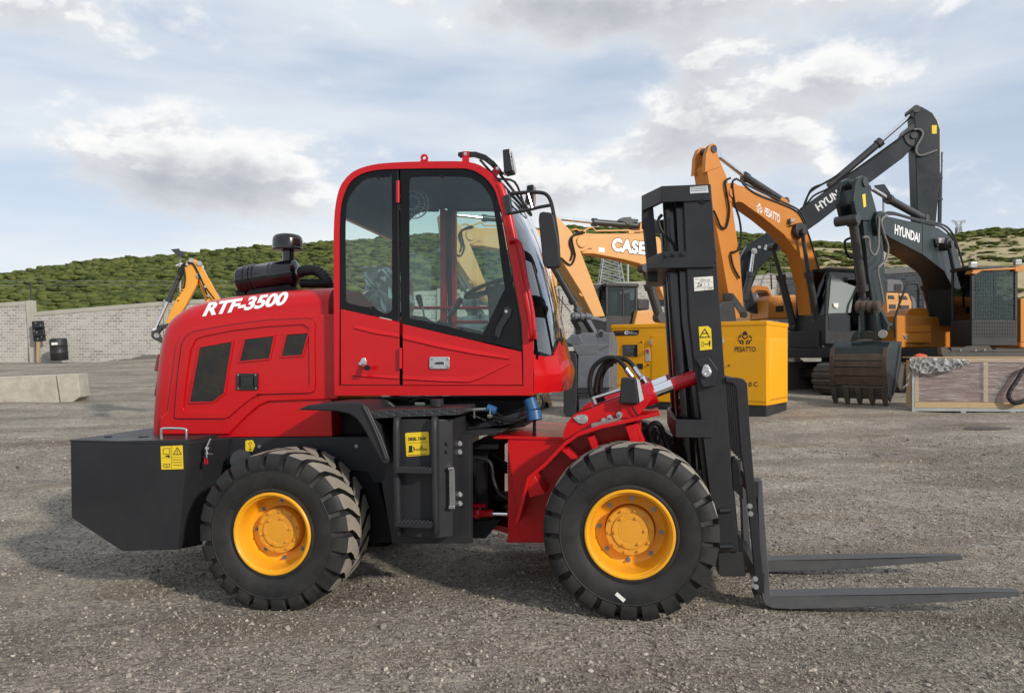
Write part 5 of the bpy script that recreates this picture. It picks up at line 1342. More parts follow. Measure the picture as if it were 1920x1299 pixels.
# plate behind the tank with hinges and sight gauge
mb = MB(); mb.poly(FL, z5((256, 225), (648, 225), (648, 770), (255, 770), (200, 460), (215, 455)), 0.28, 0.34); ap = fk('articulation_plate', mb, M['black'], bevel=0.003)
mb = MB(); 
for v in (290, 545): mb.poly(FL, z5((575, v - 40), (610, v - 40), (608, v + 40), (565, v + 44)), 0.27, 0.282)
mb.build('hinge_plate', M['black'], ap, bevel=0.002)
mb = MB()
for p in z5((592, 270), (592, 312), (593, 524), (593, 569)): mb.cyl(FL.P(*p, .272), FL.P(*p, .266), .017, n=16); mb.cyl(FL.P(*p, .266), FL.P(*p, .25), .012, n=6)
mb.build('hinge_bolt', M['boltsteel'], ap)
mb = MB()
for p in z5((534, 268), (534, 308)): mb.cyl(FL.P(*p, yt + .03), FL.P(*p, yt + .015), .013, n=12)
mb.build('tank_bolt', M['black'], tk)
mb = MB(); mb.poly(FL, z5((537, 395), (562, 393), (566, 590), (540, 594)), yt + 0.0, yt + 0.03); sg_ = mb.build('sight_gauge', glass_mat('gauge_glass', (.75, .78, .78), .05, 2.5, film=((.5, .5, .5), .25)), tk, bevel=0.006)
mb = MB(); mb.poly(FL, z5((532, 390), (562, 388), (562, 402), (532, 404)), yt - .004, yt + .034); mb.poly(FL, z5((535, 582), (568, 580), (568, 597), (535, 599)), yt - .004, yt + .034); mb.build('gauge_end', M['steel'], tk, bevel=.004)
# clutter below the cabin
mb = MB(); rr = random.Random(5)
for i in range(26):
    u0 = rr.uniform(650, 960); v0 = rr.uniform(748, 800); y = rr.uniform(0.42, 0.7); u1 = u0 + rr.uniform(-60, 90); v1 = v0 + rr.uniform(-20, 30)
    mb.tube([FL.P(u0, v0, y), FL.P((u0 + u1) / 2, (v0 + v1) / 2 + rr.uniform(-14, 14), y - .03), FL.P(u1, v1, y)], rr.choice((.008, .012, .016)), n=7, smooth=5)
mb.tube([FL.P(*p, .5) for p in z5((640, 340), (720, 350), (750, 380), (760, 450), (790, 520), (830, 545))], .014, n=8, smooth=5)
for k in range(4): mb.tube([FL.P(*p, .75 + .08 * k) for p in z5((650, 300 + 14 * k), (740, 315 + 12 * k), (830, 375 + 14 * k))], .013, n=8, smooth=5)
fk('hydraulic_line', mb, M['hose'])
mb = MB(); rr = random.Random(8)
for i in range(9):
    u, v, y = rr.uniform(680, 940), rr.uniform(752, 800), rr.uniform(.40, .5); p = FL.P(u, v, y); mb.cyl(p, p + FL.F * rr.uniform(.03, .07), .012, n=6)
for p in z4((1140, 800), (1250, 800)): mb.cyl(FL.P(*p, .42), FL.P(p[0], p[1] + 17, .42), .006, n=6)
mb.cyl(FL.P(*z4((1120, 805))[0], .42), FL.P(*z4((1220, 800))[0], .42), .012, n=8); fk('pipe_fitting', mb, M['boltsteel'])
mb = MB(); a, b = FL.P(993, 748, .50), FL.P(1000, 770, .48); c = FL.P(1003, 788, .47); mb.cyl(a, b, .045, n=18); mb.cyl(b, c, .052, n=22); mb.cyl(FL.P(*z4((1230, 790))[0], .45), FL.P(*z4((1290, 815))[0], .45), .03, n=12); fk('filter_bowl', mb, M['blue'], bevel=.003)
mb = MB(); mb.tube([FL.P(1002, 788, .47), FL.P(1002, 805, .5), FL.P(1002, 830, .55)], .011, n=8, smooth=3); mb.tube([FL.P(1014, 741, .5), FL.P(1020, 752, .5), FL.P(1014, 768, .5), FL.P(1004, 772, .48)], .011, n=8, smooth=3); fk('drain_hose', mb, M['hose'])
mb = MB(); mb.poly(FL, z4((1080, 930), (1480, 810), (1480, 840), (1420, 900), (1100, 940)), .5, .9); mb.poly(FL, z4((940, 968), (1140, 945), (1330, 945), (1330, 965), (1180, 985), (940, 992)), .36, 1.3); fk('crossmember', mb, M['black'], bevel=.004)

# ---------------------------------------------------------------- front frame
yf0 = 0.50
mb = MB(); mb.poly(FL, z5((832, 250), (1120, 250), (1120, 400), (1050, 760), (832, 760)), yf0, yf0 + 0.03); mb.poly(FL, z5((832, 250), (1120, 250), (1120, 400), (1050, 760), (832, 760)), WID - yf0 - .03, WID - yf0)
x0f, z0f = FL.xz(952, 823, yf0); x1f, _ = FL.xz(1060, 823, yf0); _, z1f = FL.xz(952, 1013, yf0)
mb.box(FL, x0f + .0, x0f + .03, yf0 + .031, WID - yf0 - .031, z1f, z0f)
ff = fk('front_frame', mb, M['red'], bevel=0.004)
mb = MB(); mb.box(FL, x0f - .10, x1f + .45, yf0 - .01, WID - yf0 + .01, z0f + .001, z0f + .022); mb.build('frame_deck', M['red'], ff, bevel=.003)
mb = MB(); mb.poly(FL, z5((826, 748), (1060, 748), (1060, 766), (826, 766)), yf0 - .015, yf0 + .10); mb.poly(FL, z5((730, 665), (835, 690), (835, 722), (730, 690)), .75, 1.15); mb.build('frame_flange', M['redcyl'], ff, bevel=.003)
mb = MB(); mb.tube([FL.P(*p, .62) for p in z5((690, 618), (760, 620))], .028, n=12); sc_ = mb.build('steering_cylinder', M['redcyl'], FK); mb = MB(); mb.cyl(FL.P(*z5((755, 620))[0], .62), FL.P(*z5((832, 622))[0], .62), .018, n=12); mb.build('steering_rod', M['chrome'], sc_)
mb = MB(); mb.ball(FL.P(*z5((680, 618))[0], .62), .042, 12); mb.poly(FL, z5((655, 575), (720, 575), (720, 590), (655, 590)), .58, .66); mb.build('rod_end', M['redcyl'], sc_)
mb = MB(); mb.cyl(FL.P(*z5((690, 575))[0], .62), FL.P(*z5((690, 600))[0], .62), .014, n=8); mb.build('joint_bolt', M['boltsteel'], sc_)
mb = MB(); mb.poly(FL, z5((648, 530), (832, 530), (832, 560), (648, 560)), .85, 1.05); mb.poly(FL, z5((650, 660), (800, 650), (720, 745), (650, 745)), .6, 1.3); mb.poly(FL, z5((645, 270), (790, 270), (780, 300), (645, 300)), .55, 1.3); fk('articulation_joint', mb, M['dark'], bevel=.006)
# mast support horn: curved web with a flange that sweeps down in front of the wheel
yw = 0.36
flange = z5((868, 668), (930, 438), (1010, 372), (1110, 268), (1180, 218), (1300, 178), (1450, 146), (1590, 112))
th = 0.016
for s in (0, 1):
    mb = MB()
    top_l, bot_l = [], []
    q = [FL.xz(u, v, yw - .13) for u, v in flange]
    loopA = q; loopB = off2(q, 0.022)
    ya, yb = (yw - 0.13, yw + 0.30) if s == 0 else (WID - yw - 0.30, WID - yw + .13)
    mb.prism(FL, loopA + loopB[::-1], ya, yb)
    (mb.build('horn_flange', M['red'], ff, bevel=.003))
web = z5((1108, 262), (1110, 215), (1128, 165), (1160, 128), (1200, 112), (1245, 100), (1300, 75), (1420, 40), (1500, 20), (1560, 40), (1500, 120), (1400, 150), (1280, 178), (1180, 212), (1120, 258))
for y0 in (0.40, 0.72, WID - .75, WID - .43):
    mb = MB(); mb.poly(FL, web, y0, y0 + .025) if y0 == .40 else mb.prism(FL, [FL.xz(u, v, .40) for u, v in web], y0, y0 + .025); mb.build('horn_web', M['red'], ff, bevel=.004)
lower = z5((832, 300), (1108, 268), (1180, 222), (1300, 182), (1420, 155), (1500, 140), (1500, 290), (1300, 420), (1060, 560), (1020, 760), (900, 755))
for y0 in (0.47, WID - .50):
    mb = MB(); mb.prism(FL, [FL.xz(u, v, .47) for u, v in lower], y0, y0 + .028); mb.build('side_web', M['red'], ff, bevel=.003)
mb = MB()
for a in (z5((1095, 300), (1130, 296), (1185, 345), (1150, 350)), z5((1230, 240), (1262, 232), (1282, 290), (1255, 300)), z5((1420, 185), (1462, 175), (1492, 262), (1450, 270)), z5((920, 440), (960, 420), (1020, 520), (940, 540))):
    mb.poly(FL, a, 0.25, 0.468)
mb.build('gusset', M['red'], ff, bevel=.003)
mb = MB(); mb.poly(FL, z5((1460, 172), (1478, 165), (1520, 268), (1498, 270)), .28, .468); mb.build('gusset_plate', M['red'], ff, bevel=.003)
mb = MB(); pc = FL.P(*z5((1212, 147))[0], .398); mb.cyl(pc, pc + NEAR * .016, .030, n=20); pd = FL.P(*z5((1182, 146))[0], .398); mb.loft([[p + NEAR * h for p in [FL.P(*q_, .40) for q_ in z5((1160, 142), (1180, 128), (1212, 124), (1235, 140), (1232, 162), (1210, 172), (1185, 166))]] for h in (0.001, .010)])
mb.bolt(FL.P(*z5((1180, 146))[0], .388), NEAR, .009, .014); mb.bolt(FL.P(*z5((1213, 148))[0], .385), NEAR, .014, .012); fk('pivot_pin', mb, M['steel'], bevel=.001)
# tilt cylinder
yv = 0.52
def tilt(dy):
    P = lambda p: FL.L(*(lambda xz_: (xz_[0], yv + dy, xz_[1]))(FL.xz(*p, yv)))
    a = P(z7((395, 735))[0]); b = P(z7((870, 560))[0]); d = (b - a).normalized()
    mb = MB(); mb.cyl(a, b, .062, n=24); mb.lathe(b - d * .075, d, [(.05, 0), (.078, 0), (.078, .065), (.074, .072), (.05, .073)], n=28); mb.ball(a, .06, 12); o = mb.build('tilt_cylinder', M['redcyl'], FK, bevel=.003)
    c = P(z7((1005, 508))[0]); e = P(z7((1240, 425))[0])
    mb = MB(); mb.cyl(b, c, .040, n=20); mb.build('piston_rod', M['chrome'], o)
    mb = MB(); mb.cyl(c, c + (e - c) * .55, .047, n=20); mb.cyl(c + (e - c) * .52, c + (e - c) * 1.05, .050, .046, n=20); mb.build('rod_yoke', M['redcyl'], o, bevel=.003)
    mb = MB(); mb.cyl(c + (e - c) * .62 + Vector((0, 0, .04)), c + (e - c) * .62 + Vector((0, 0, .06)) + NEAR * .02, .014, n=10); mb.build('grease_nipple', M['steel'], o)
tilt(0); tilt(WID - 2 * yv)
mb = MB(); mb.cyl(FL.P(*z7((385, 612))[0], .50), FL.P(*z7((600, 545))[0], .50), .012, n=10); mb.cyl(FL.P(*z7((380, 600))[0], .50), FL.P(*z7((405, 660))[0], .50), .016, n=10); fk('feed_pipe', mb, M['steel'])
mb = MB()
hose_paths = [z7((405, 640), (365, 560), (360, 460), (395, 360), (480, 300), (560, 300), (620, 350), (650, 395)), z7((435, 640), (405, 560), (420, 440), (470, 345), (560, 298), (640, 310), (690, 350), (715, 385)), z7((470, 640), (445, 560), (450, 450), (490, 370), (540, 340)), z7((455, 640), (425, 520), (460, 390), (520, 330), (570, 325))]
for k, hp_ in enumerate(hose_paths): mb.tube([FL.P(*p, .54 + .05 * k) for p in hp_], .0165, n=10, smooth=6)
mb.tube([FL.P(*p, .60) for p in z7((860, 1005), (825, 900), (835, 830), (875, 805), (915, 840), (945, 930), (980, 1030))], .019, n=10, smooth=6)
hs_ = fk('tilt_hose', mb, M['hose'])
mb = MB(); mb.cyl(FL.P(*z7((640, 380))[0], .54), FL.P(*z7((688, 445))[0], .54), .019, n=12); mb.cyl(FL.P(*z7((705, 370))[0], .59), FL.P(*z7((760, 445))[0], .57), .019, n=12); mb.ball(FL.P(*z7((775, 462))[0], .56), .03, 10); mb.cyl(FL.P(*z7((775, 455))[0], .55), FL.P(*z7((805, 500))[0], .55), .022, n=10); mb.build('hose_end', M['steel'], FK)
# head lamp box
yl_ = 0.32
mb = MB(); mb.poly(FL, z7((605, 450), (720, 455), (745, 660), (588, 655)), yl_, yl_ + .16); hl = fk('head_lamp', mb, M['black'], bevel=.012, seg=3)
lens_q = [FL.xz(*p, yl_) for p in z7((722, 455), (748, 660))]
mb = MB(); (xa_, za_), (xb_, zb_) = lens_q
loopn = [(xa_, yl_ + .005, za_), (xb_, yl_ + .005, zb_ + .01), (xb_, yl_ + .155, zb_ + .01), (xa_, yl_ + .155, za_)]
loopf = [(xa_ + .022, yl_ + .02, za_ - .012), (xb_ + .028, yl_ + .02, zb_ + .03), (xb_ + .028, yl_ + .14, zb_ + .03), (xa_ + .022, yl_ + .14, za_ - .012)]
mb.loft([[FL.L(*p) for p in loopn], [FL.L(*p) for p in loopf]]); mb.build('lamp_glass', M['lens'], hl, bevel=.003)
mb = MB(); mb.poly(FL, z7((605, 662), (745, 668), (745, 765), (700, 790), (600, 780)), yl_ + .05, yl_ + .075); mb.build('lamp_bracket_plate', M['red'], hl, bevel=.003)
mb = MB(); mb.tube([FL.P(*p, yl_ + .03) for p in z7((690, 680), (720, 730), (748, 755), (720, 778), (660, 770), (600, 775))], .006, n=6, smooth=4); mb.tube([FL.P(*p, .36) for p in z7((600, 795), (560, 780), (530, 795))], .006, n=6, smooth=4); mb.build('lamp_cable', M['hose'], hl)
mb = MB()
for p in z7((470, 795), (515, 770), (590, 745)): mb.bolt(FL.P(*p, .37), NEAR + Vector((0, 0, .6)), .014, .03)
mb.poly(FL, z7((370, 810), (600, 760), (600, 775), (372, 840)), .34, .40); fk('valve_fitting', mb, M['boltsteel'])

# ---------------------------------------------------------------- mast
ymn = 0.42; ymf = WID - 0.42
def both(mb, px, y0, th, yt=None):
    q = [FL.xz(u, v, y0) for u, v in px]
    mb.prism(FL, q, y0, y0 + th); mb.prism(FL, q, WID - y0 - th, WID - y0)
rail_o = [(1281, 352), (1333, 346), (1342, 470), (1352, 600), (1360, 720), (1373, 910), (1385, 1035), (1346, 1029), (1328, 900), (1310, 745), (1293, 600), (1286, 470)]
mb = MB(); both(mb, rail_o, ymn, .035)
mast = fk('mast', mb, M['black'], bevel=.004)
# rear flanges of the outer channel and the inner rails
mb = MB()
fl_o = [(1281, 352), (1286, 470), (1293, 600), (1310, 745), (1328, 900), (1346, 1029)]
def strip(px, w, y0, y1):
    q = [FL.xz(u, v, ymn) for u, v in px]; mb.prism(FL, q + [(x + w, z) for x, z in reversed(q)], y0, y1)
strip(fl_o, .02, ymn + .036, ymn + .10); strip(fl_o, .02, WID - ymn - .10, WID - ymn - .036)
mb.build('mast_flange', M['black'], mast)
mb = MB(); inner_px = [(1268, 365), (1284, 365), (1297, 600), (1316, 760), (1334, 905), (1352, 1030), (1336, 1030), (1300, 745), (1280, 600)]
q = [FL.xz(u, v, ymn) for u, v in inner_px]; mb.prism(FL, q, ymn + .105, ymn + .155); mb.prism(FL, q, WID - ymn - .155, WID - ymn - .105); mb.build('inner_rail', M['gloss_black'], mast, bevel=.004)
# lift cylinders and chains
mb = MB()
def lean(u0, v0, u1, v1, y): return FL.P(u0, v0, y), FL.P(u1, v1, y)
for (y, r, us) in ((ymn + .22, .055, ((1257, 372), (1266, 600), (1288, 880), (1300, 1020))), (WID - ymn - .22, .055, ((1257, 372), (1266, 600), (1288, 880), (1300, 1020)))):
    ref = [FL.xz(u, v, ymn + .22) for u, v in us]; pts = [FL.L(x, y, z) for x, z in ref]; mb.cyl(pts[0], pts[-1], r, n=24)
    mb.cyl(pts[0] - (pts[0] - pts[-1]) * .14, pts[-1], r * 1.14, n=24)
lc = fk('lift_cylinder', mb, M['gloss_black'])
mb = MB()
for y in (ymn + .165, WID - ymn - .165):
    ref = [FL.xz(u, v, ymn + .165) for u, v in ((1277, 420), (1283, 530), (1290, 640), (1304, 760), (1318, 880), (1330, 980))]
    path = [FL.L(x, y, z) for x, z in ref]
    for a, b in zip(path[:-1], path[1:]):
        nn_ = max(2, int((b - a).length / .022))
        for i in range(nn_): p_ = a + (b - a) * ((i + .5) / nn_); mb.cyl(p_ - FL.R * .016, p_ + FL.R * .016, .0085 if i % 2 else .0105, n=6)
mb.build('lift_chain', M['dark'], mast)
mb = MB(); mb.tube([FL.P(*p, ymn + .10) for p in z6((925, 345), (898, 380), (905, 440), (940, 500), (1000, 560), (1045, 615))], .011, n=8, smooth=6)
for dx in (0, 8): mb.tube([FL.P(u + dx, v, ymn + .18) for u, v in ((1272, 500), (1282, 600), (1296, 740), (1312, 880))], .010, n=8, smooth=3)
mb.build('mast_hose', M['hose'], mast)
# tie plates bowed back round the cylinders
def bow(px_top, zth, y_in, name, mat='black'):
    pass
def tie(u_r, v_r, u_l, v_l, u_c, v_c, hpx, dep):
    """band at one height: from the near rail back to the bowed middle, mirrored; outer/inner outline in plan"""
    xr_, zr2 = FL.xz(u_r, v_r, ymn); xc_, _ = FL.xz(u_c, v_c, ymn + .02); xl_, zl_ = FL.xz(u_l, v_l, ymn + .30)
    h = hpx / F_PX * 4.6
    out = [(xr_, ymn - .012), (xc_, ymn - .012), (xl_, ymn + .26), (xl_, WID - ymn - .26), (xc_, WID - ymn + .012), (xr_, WID - ymn + .012)]
    inn = [(xr_, WID - ymn - .02), (xc_ + .01, WID - ymn - .02), (xl_ + .03, WID - ymn - .28), (xl_ + .03, ymn + .28), (xc_ + .01, ymn + .02), (xr_, ymn + .02)]
    o_ = out + inn
    mb = MB(); lo0 = [FL.L(x, y, zr2) for x, y in o_]; lo1 = [FL.L(x, y, zr2 - h) for x, y in o_]; mb.loft([lo0, lo1]); return mb
m1 = tie(1332, 346, 1203, 366, 1240, 358, 32, 0); m1.build('top_tie', M['black'], mast, bevel=.004)
m2 = tie(1343, 470, 1215, 500, 1243, 484, 24, 0); m2.build('middle_tie', M['black'], mast, bevel=.004)
mb = MB(); x_a, z_a = FL.xz(1239, 470, ymn); x_b, z_b = FL.xz(1345, 487, ymn); mb.box(FL, x_a - .09, x_b - .02, ymn - .018, WID - ymn + .018, z_b - .05, z_b - .018); mb.build('tie_shelf', M['black'], mast, bevel=.004)
m3 = tie(1336, 787, 1257, 790, 1266, 787, 35, 0); m3.build('lower_tie', M['black'], mast, bevel=.005)
# rear posts of the cage
mb = MB(); post = z6((762, 205), (850, 235), (890, 690), (815, 725)); q = [FL.xz(u, v, ymn + .28) for u, v in post]; mb.prism(FL, q, ymn + .26, ymn + .30); mb.prism(FL, q, WID - ymn - .30, WID - ymn - .26); mb.build('cage_post', M['black'], mast, bevel=.004)
mb = MB(); q = [FL.xz(u, v, ymn + .28) for u, v in z6((812, 740), (888, 730), (888, 870), (812, 870))]; mb.prism(FL, q, ymn + .27, ymn + .31); mb.build('cage_lug', M['exdark'], mast)
mb = MB()
for p in z6((958, 662), (1020, 655), (1088, 652)): mb.bolt(FL.P(*p, ymn - .012), NEAR, .012, .016)
mb.build('tie_bolt', M['black'], mast)
mb = MB(); mb.cyl(FL.P(*z6((1236, 238))[0], ymn), FL.P(*z6((1236, 238))[0], ymn - .006), .026, n=22); mb.cyl(FL.P(*z6((1236, 238))[0], ymn - .006), FL.P(*z6((1236, 238))[0], ymn - .011), .014, n=6); mb.build('roller_stud', M['gloss_black'], mast)
mb = MB(); a_, b_2 = FL.P(*z6((975, 140))[0], .7), FL.P(*z6((975, 125))[0], .7); mb.cyl(a_, b_2, .02, n=10); mb.build('cap_bolt', M['black'], mast)
# stickers on the mast
def d4(mb, fr, y):
    for k in range(3): strokes(mb, fr, y, z6((1150, 132 + 13 * k), (1275, 127 + 13 * k)), .6)
sticker('mast_label', FL, ymn - .016, z6((1143, 128), (1280, 117), (1288, 172), (1143, 180)), d4, mast, 'foil', 'silver foil label at the top of the mast')
def d5(mb, fr, y):
    letter(mb, fr, y, '26', z6((1196, 880), (1240, 878), (1238, 906), (1196, 910)), .0, .2); letter(mb, fr, y, 'FDY-10', z6((1228, 848), (1298, 848), (1298, 866), (1228, 868)), -.005, .2); letter(mb, fr, y, '2', z6((1282, 884), (1294, 884), (1294, 898), (1282, 899)), 0)
    for v in (878, 912, 924): strokes(mb, fr, y, z6((1180, v), (1322, v - 6)), .3)
    strokes(mb, fr, y, z6((1220, 842), (1221, 878)), .3); strokes(mb, fr, y, z6((1258, 878), (1260, 935)), .3); letter(mb, fr, y, '15/10', z6((1284, 914), (1318, 912), (1318, 924), (1284, 926)), 0)
    letter(mb, fr, y, 'MODEL', z6((1180, 846), (1212, 845), (1212, 852), (1180, 853)), 0)
sticker('paper_tag', FL, ymn - .003, z6((1172, 836), (1322, 826), (1327, 930), (1177, 943)), d5, mast, 'paper', 'white paper tag with handwritten numbers')
def d6(mb, fr, y):
    warn_tri(mb, fr, y, *z7((1258, 108))[0], 9.5, False); strokes(mb, fr, y, z7((1236, 104), (1285, 104)), 1.6); flat(mb, fr, y, circ(*z7((1275, 100))[0], 1.4, 8))
    strokes(mb, fr, y, z7((1218, 140), (1308, 134)), .4)
    strokes(mb, fr, y, z7((1236, 170), (1250, 170), (1250, 206), (1236, 206), (1236, 170)), .6); strokes(mb, fr, y, z7((1258, 189), (1282, 188)), 1.0)
    for a in ((1258, 1264), (1282, 1276)): strokes(mb, fr, y, z7((a[1], 183), (a[0], 188), (a[1], 194)), .9)
    flat(mb, fr, y, circ(*z7((1296, 166))[0], 1.4, 8)); flat(mb, fr, y, z7((1288, 172), (1304, 172), (1303, 188), (1300, 188), (1300, 204), (1292, 204), (1292, 188), (1288, 188)))
sticker('crush_sticker', FL, ymn - .003, z7((1210, 52), (1285, 47), (1308, 68), (1316, 228), (1222, 238)), d6, mast)
# lug of the tilt cylinder
mb = MB(); lug = z13((905, 100), (1070, 60), (1110, 75), (1230, 240), (1200, 380), (1180, 470), (1030, 490), (985, 430), (985, 220)); mb.poly(FL, lug, ymn - .05, ymn - .001); lg = mb.build('tilt_lug', M['black'], mast, bevel=.006)
mb = MB(); pn = FL.P(*z13((1068, 285))[0], ymn - .05); mb.loft([[FL.P(*p, ymn - .05 - h) for p in z13((1025, 190), (1050, 170), (1080, 172), (1120, 225), (1140, 280), (1120, 330), (1070, 355), (1025, 335), (1000, 285))] for h in (0.001, .012)]); mb.lathe(pn + NEAR * .012, NEAR, [(.030, 0), (.030, .004), (.024, .008), (.012, .008), (.010, .004), (.001, .004)], n=20); mb.bolt(FL.P(*z13((1052, 208))[0], ymn - .062), NEAR, .009, .012); mb.build('lug_pin', M['steel'], mast, bevel=.001)
# foot block below the rails and rungs on the rail
mb = MB(); both(mb, z8((300, 558), (405, 548), (440, 552), (448, 680), (320, 680), (298, 660)), ymn + .02, .12); mb.build('mast_foot', M['exdark'], mast, bevel=.008)
mb = MB()
for a in (z16((248, 490), (330, 486)), z16((250, 772), (350, 768))): mb.cyl(FL.P(*a[0], ymn - .012), FL.P(*a[1], ymn - .012), .016, n=10)
mb.build('rail_stop', M['gloss_black'], mast)
# ---------------------------------------------------------------- carriage, load guard, forks
ycn = 0.40
mb = MB(); guard = [(1360, 708), (1380, 707.5), (1393, 710), (1401, 718), (1405, 790), (1415, 911), (1420, 960), (1434, 1112), (1419, 1112), (1404, 960), (1395, 880), (1389, 840), (1381, 728), (1374, 718), (1361, 716)]
q = [FL.xz(u, v, ycn) for u, v in guard]
mb.prism(FL, q, ycn, ycn + .05)
car = fk('fork_carriage', mb, M['black'], bevel=.004)
mb = MB()
mb.prism(FL, q, WID - ycn - .05, WID - ycn); mb.build('carriage_side', M['black'], car, bevel=.004); mb = MB()
gr_ = [FL.xz(u, v, ycn) for u, v in ((1399, 716), (1412, 880))]
(xg0, zg0), (xg1, zg1) = gr_
for i in range(9):
    y = ycn + .06 + (WID - 2 * ycn - .12) * (i + .5) / 9
    mb.prism(FL, [(xg0 - .03, zg0 - .01), (xg0 - .005, zg0 - .01), (xg1 - .005, zg1), (xg1 - .03, zg1)], y - .012, y + .012)
mb.box(FL, xg0 - .035, xg0 + .0, ycn + .051, WID - ycn - .051, zg0 - .03, zg0 + .012)
mb.build('load_guard', M['black'], car, bevel=.002)
mb = MB(); 
for v_a, v_b in ((905, 935), (1078, 1108)):
    (xa_, za_), (xb_, zb_) = FL.xz(1425 if v_a < 1000 else 1436, v_a, ycn), FL.xz(1425 if v_a < 1000 else 1436, v_b, ycn); mb.box(FL, xa_ - .05, xa_ + .0, ycn + .051, WID - ycn - .051, zb_, za_)
mb.build('carriage_bar', M['black'], car, bevel=.004)
mb = MB()
for p in z16((486, 455), (492, 515), (528, 1026), (534, 1088)): mb.cyl(FL.P(*p, ycn), FL.P(*p, ycn - .006), .017, n=16); mb.cyl(FL.P(*p, ycn - .006), FL.P(*p, ycn - .02), .0115, n=6)
mb.build('carriage_bolt', M['boltsteel'], car)
mb = MB(); mb.poly(FL, z16((345, 120), (380, 95), (425, 250), (435, 400), (360, 330)), .50, .56); mb.cyl(FL.P(*z16((355, 62))[0], .5), FL.P(*z16((355, 120))[0], .5), .012, n=8); mb.poly(FL, z16((380, 95), (412, 95), (412, 250), (395, 250)), .52, .56); mb.poly(FL, z16((390, 680), (400, 680), (432, 720), (430, 812), (395, 812)), .46, .52); mb.build('carriage_roller', M['barrel'], car)
fork_px = z8((505, 175), (535, 172), (545, 340), (575, 740), (582, 775), (600, 778), (1000, 772), (1500, 765), (1912, 764), (1925, 795), (1700, 806), (1300, 828), (1000, 845), (690, 852), (590, 848), (555, 832), (535, 800), (530, 760))
def fork(y0, w):
    mb = MB(); q = [FL.xz(u, v, 0.47) for u, v in fork_px]
    # taper in plan towards the tip
    xm = max(p[0] for p in q); x0_ = min(p[0] for p in q)
    def yy(x, s): t = max(0, (x - (xm - .55)) / .55); return y0 + (w * .33 * t if s == 0 else w - w * .33 * t)
    mb.loft([[FL.L(x, yy(x, 0), z) for x, z in q], [FL.L(x, yy(x, 1), z) for x, z in q]]); return mb
f1 = fork(0.47, .13).build('fork', M['forksteel'], FK, bevel=.005)
f2 = f1.copy(); COL.objects.link(f2); f2.parent = FK; f2.location = (0, .83, 0)
mb = MB(); mb.poly(FL, z16((510, 1130), (560, 1128), (575, 1200), (530, 1190)), .44, .52); mb.build('fork_pin', M['exdark'], car)
# ================================================================= MACHINES BEHIND
def m_px(px, Y): return px * Y / F_PX
def part(root, name, mat, fn, bevel=0.0, parent=None, **k):
    mb = MB(); fn(mb); return mb.build(name, M[mat] if isinstance(mat, str) else mat, parent or root, bevel=bevel, **k)
def ram(root, fr, a, b, c, r, y, rodmat='chrome', nm='hydraulic_cylinder', eyes=True):
    """cylinder: rod from a to b (pixels), barrel from b to c, at plane y"""
    A, B, C = fr.P(*a, y), fr.P(*b, y), fr.P(*c, y); d = (C - B).normalized()
    mb = MB(); mb.cyl(B, C, r, n=18); mb.cyl(B - d * r * .5, B + d * r * .9, r * 1.28, n=18)
    if eyes: mb.cyl(C - fr.R * r * 1.1, C + fr.R * r * 1.1, r * 1.1, n=14)
    o = mb.build(nm, M['barrel'], root)
    mb = MB(); mb.cyl(A, B, r * .56, n=14); mb.cyl(A - fr.R * r, A + fr.R * r, r * .95, n=14); mb.build('piston_rod', M[rodmat], o)
    return o
def hoses(root, fr, y, r, *paths, mat='hose', nm='hose'):
    for p in paths:
        mb = MB(); mb.tube([fr.P(*q, y) for q in p], r, n=8, smooth=5); mb.build(nm, M[mat], root)
def boss(mb, fr, p, r, y0, y1, n=20): mb.cyl(fr.P(*p, y0), fr.P(*p, y0) + fr.R * (y1 - y0), r, n=n)

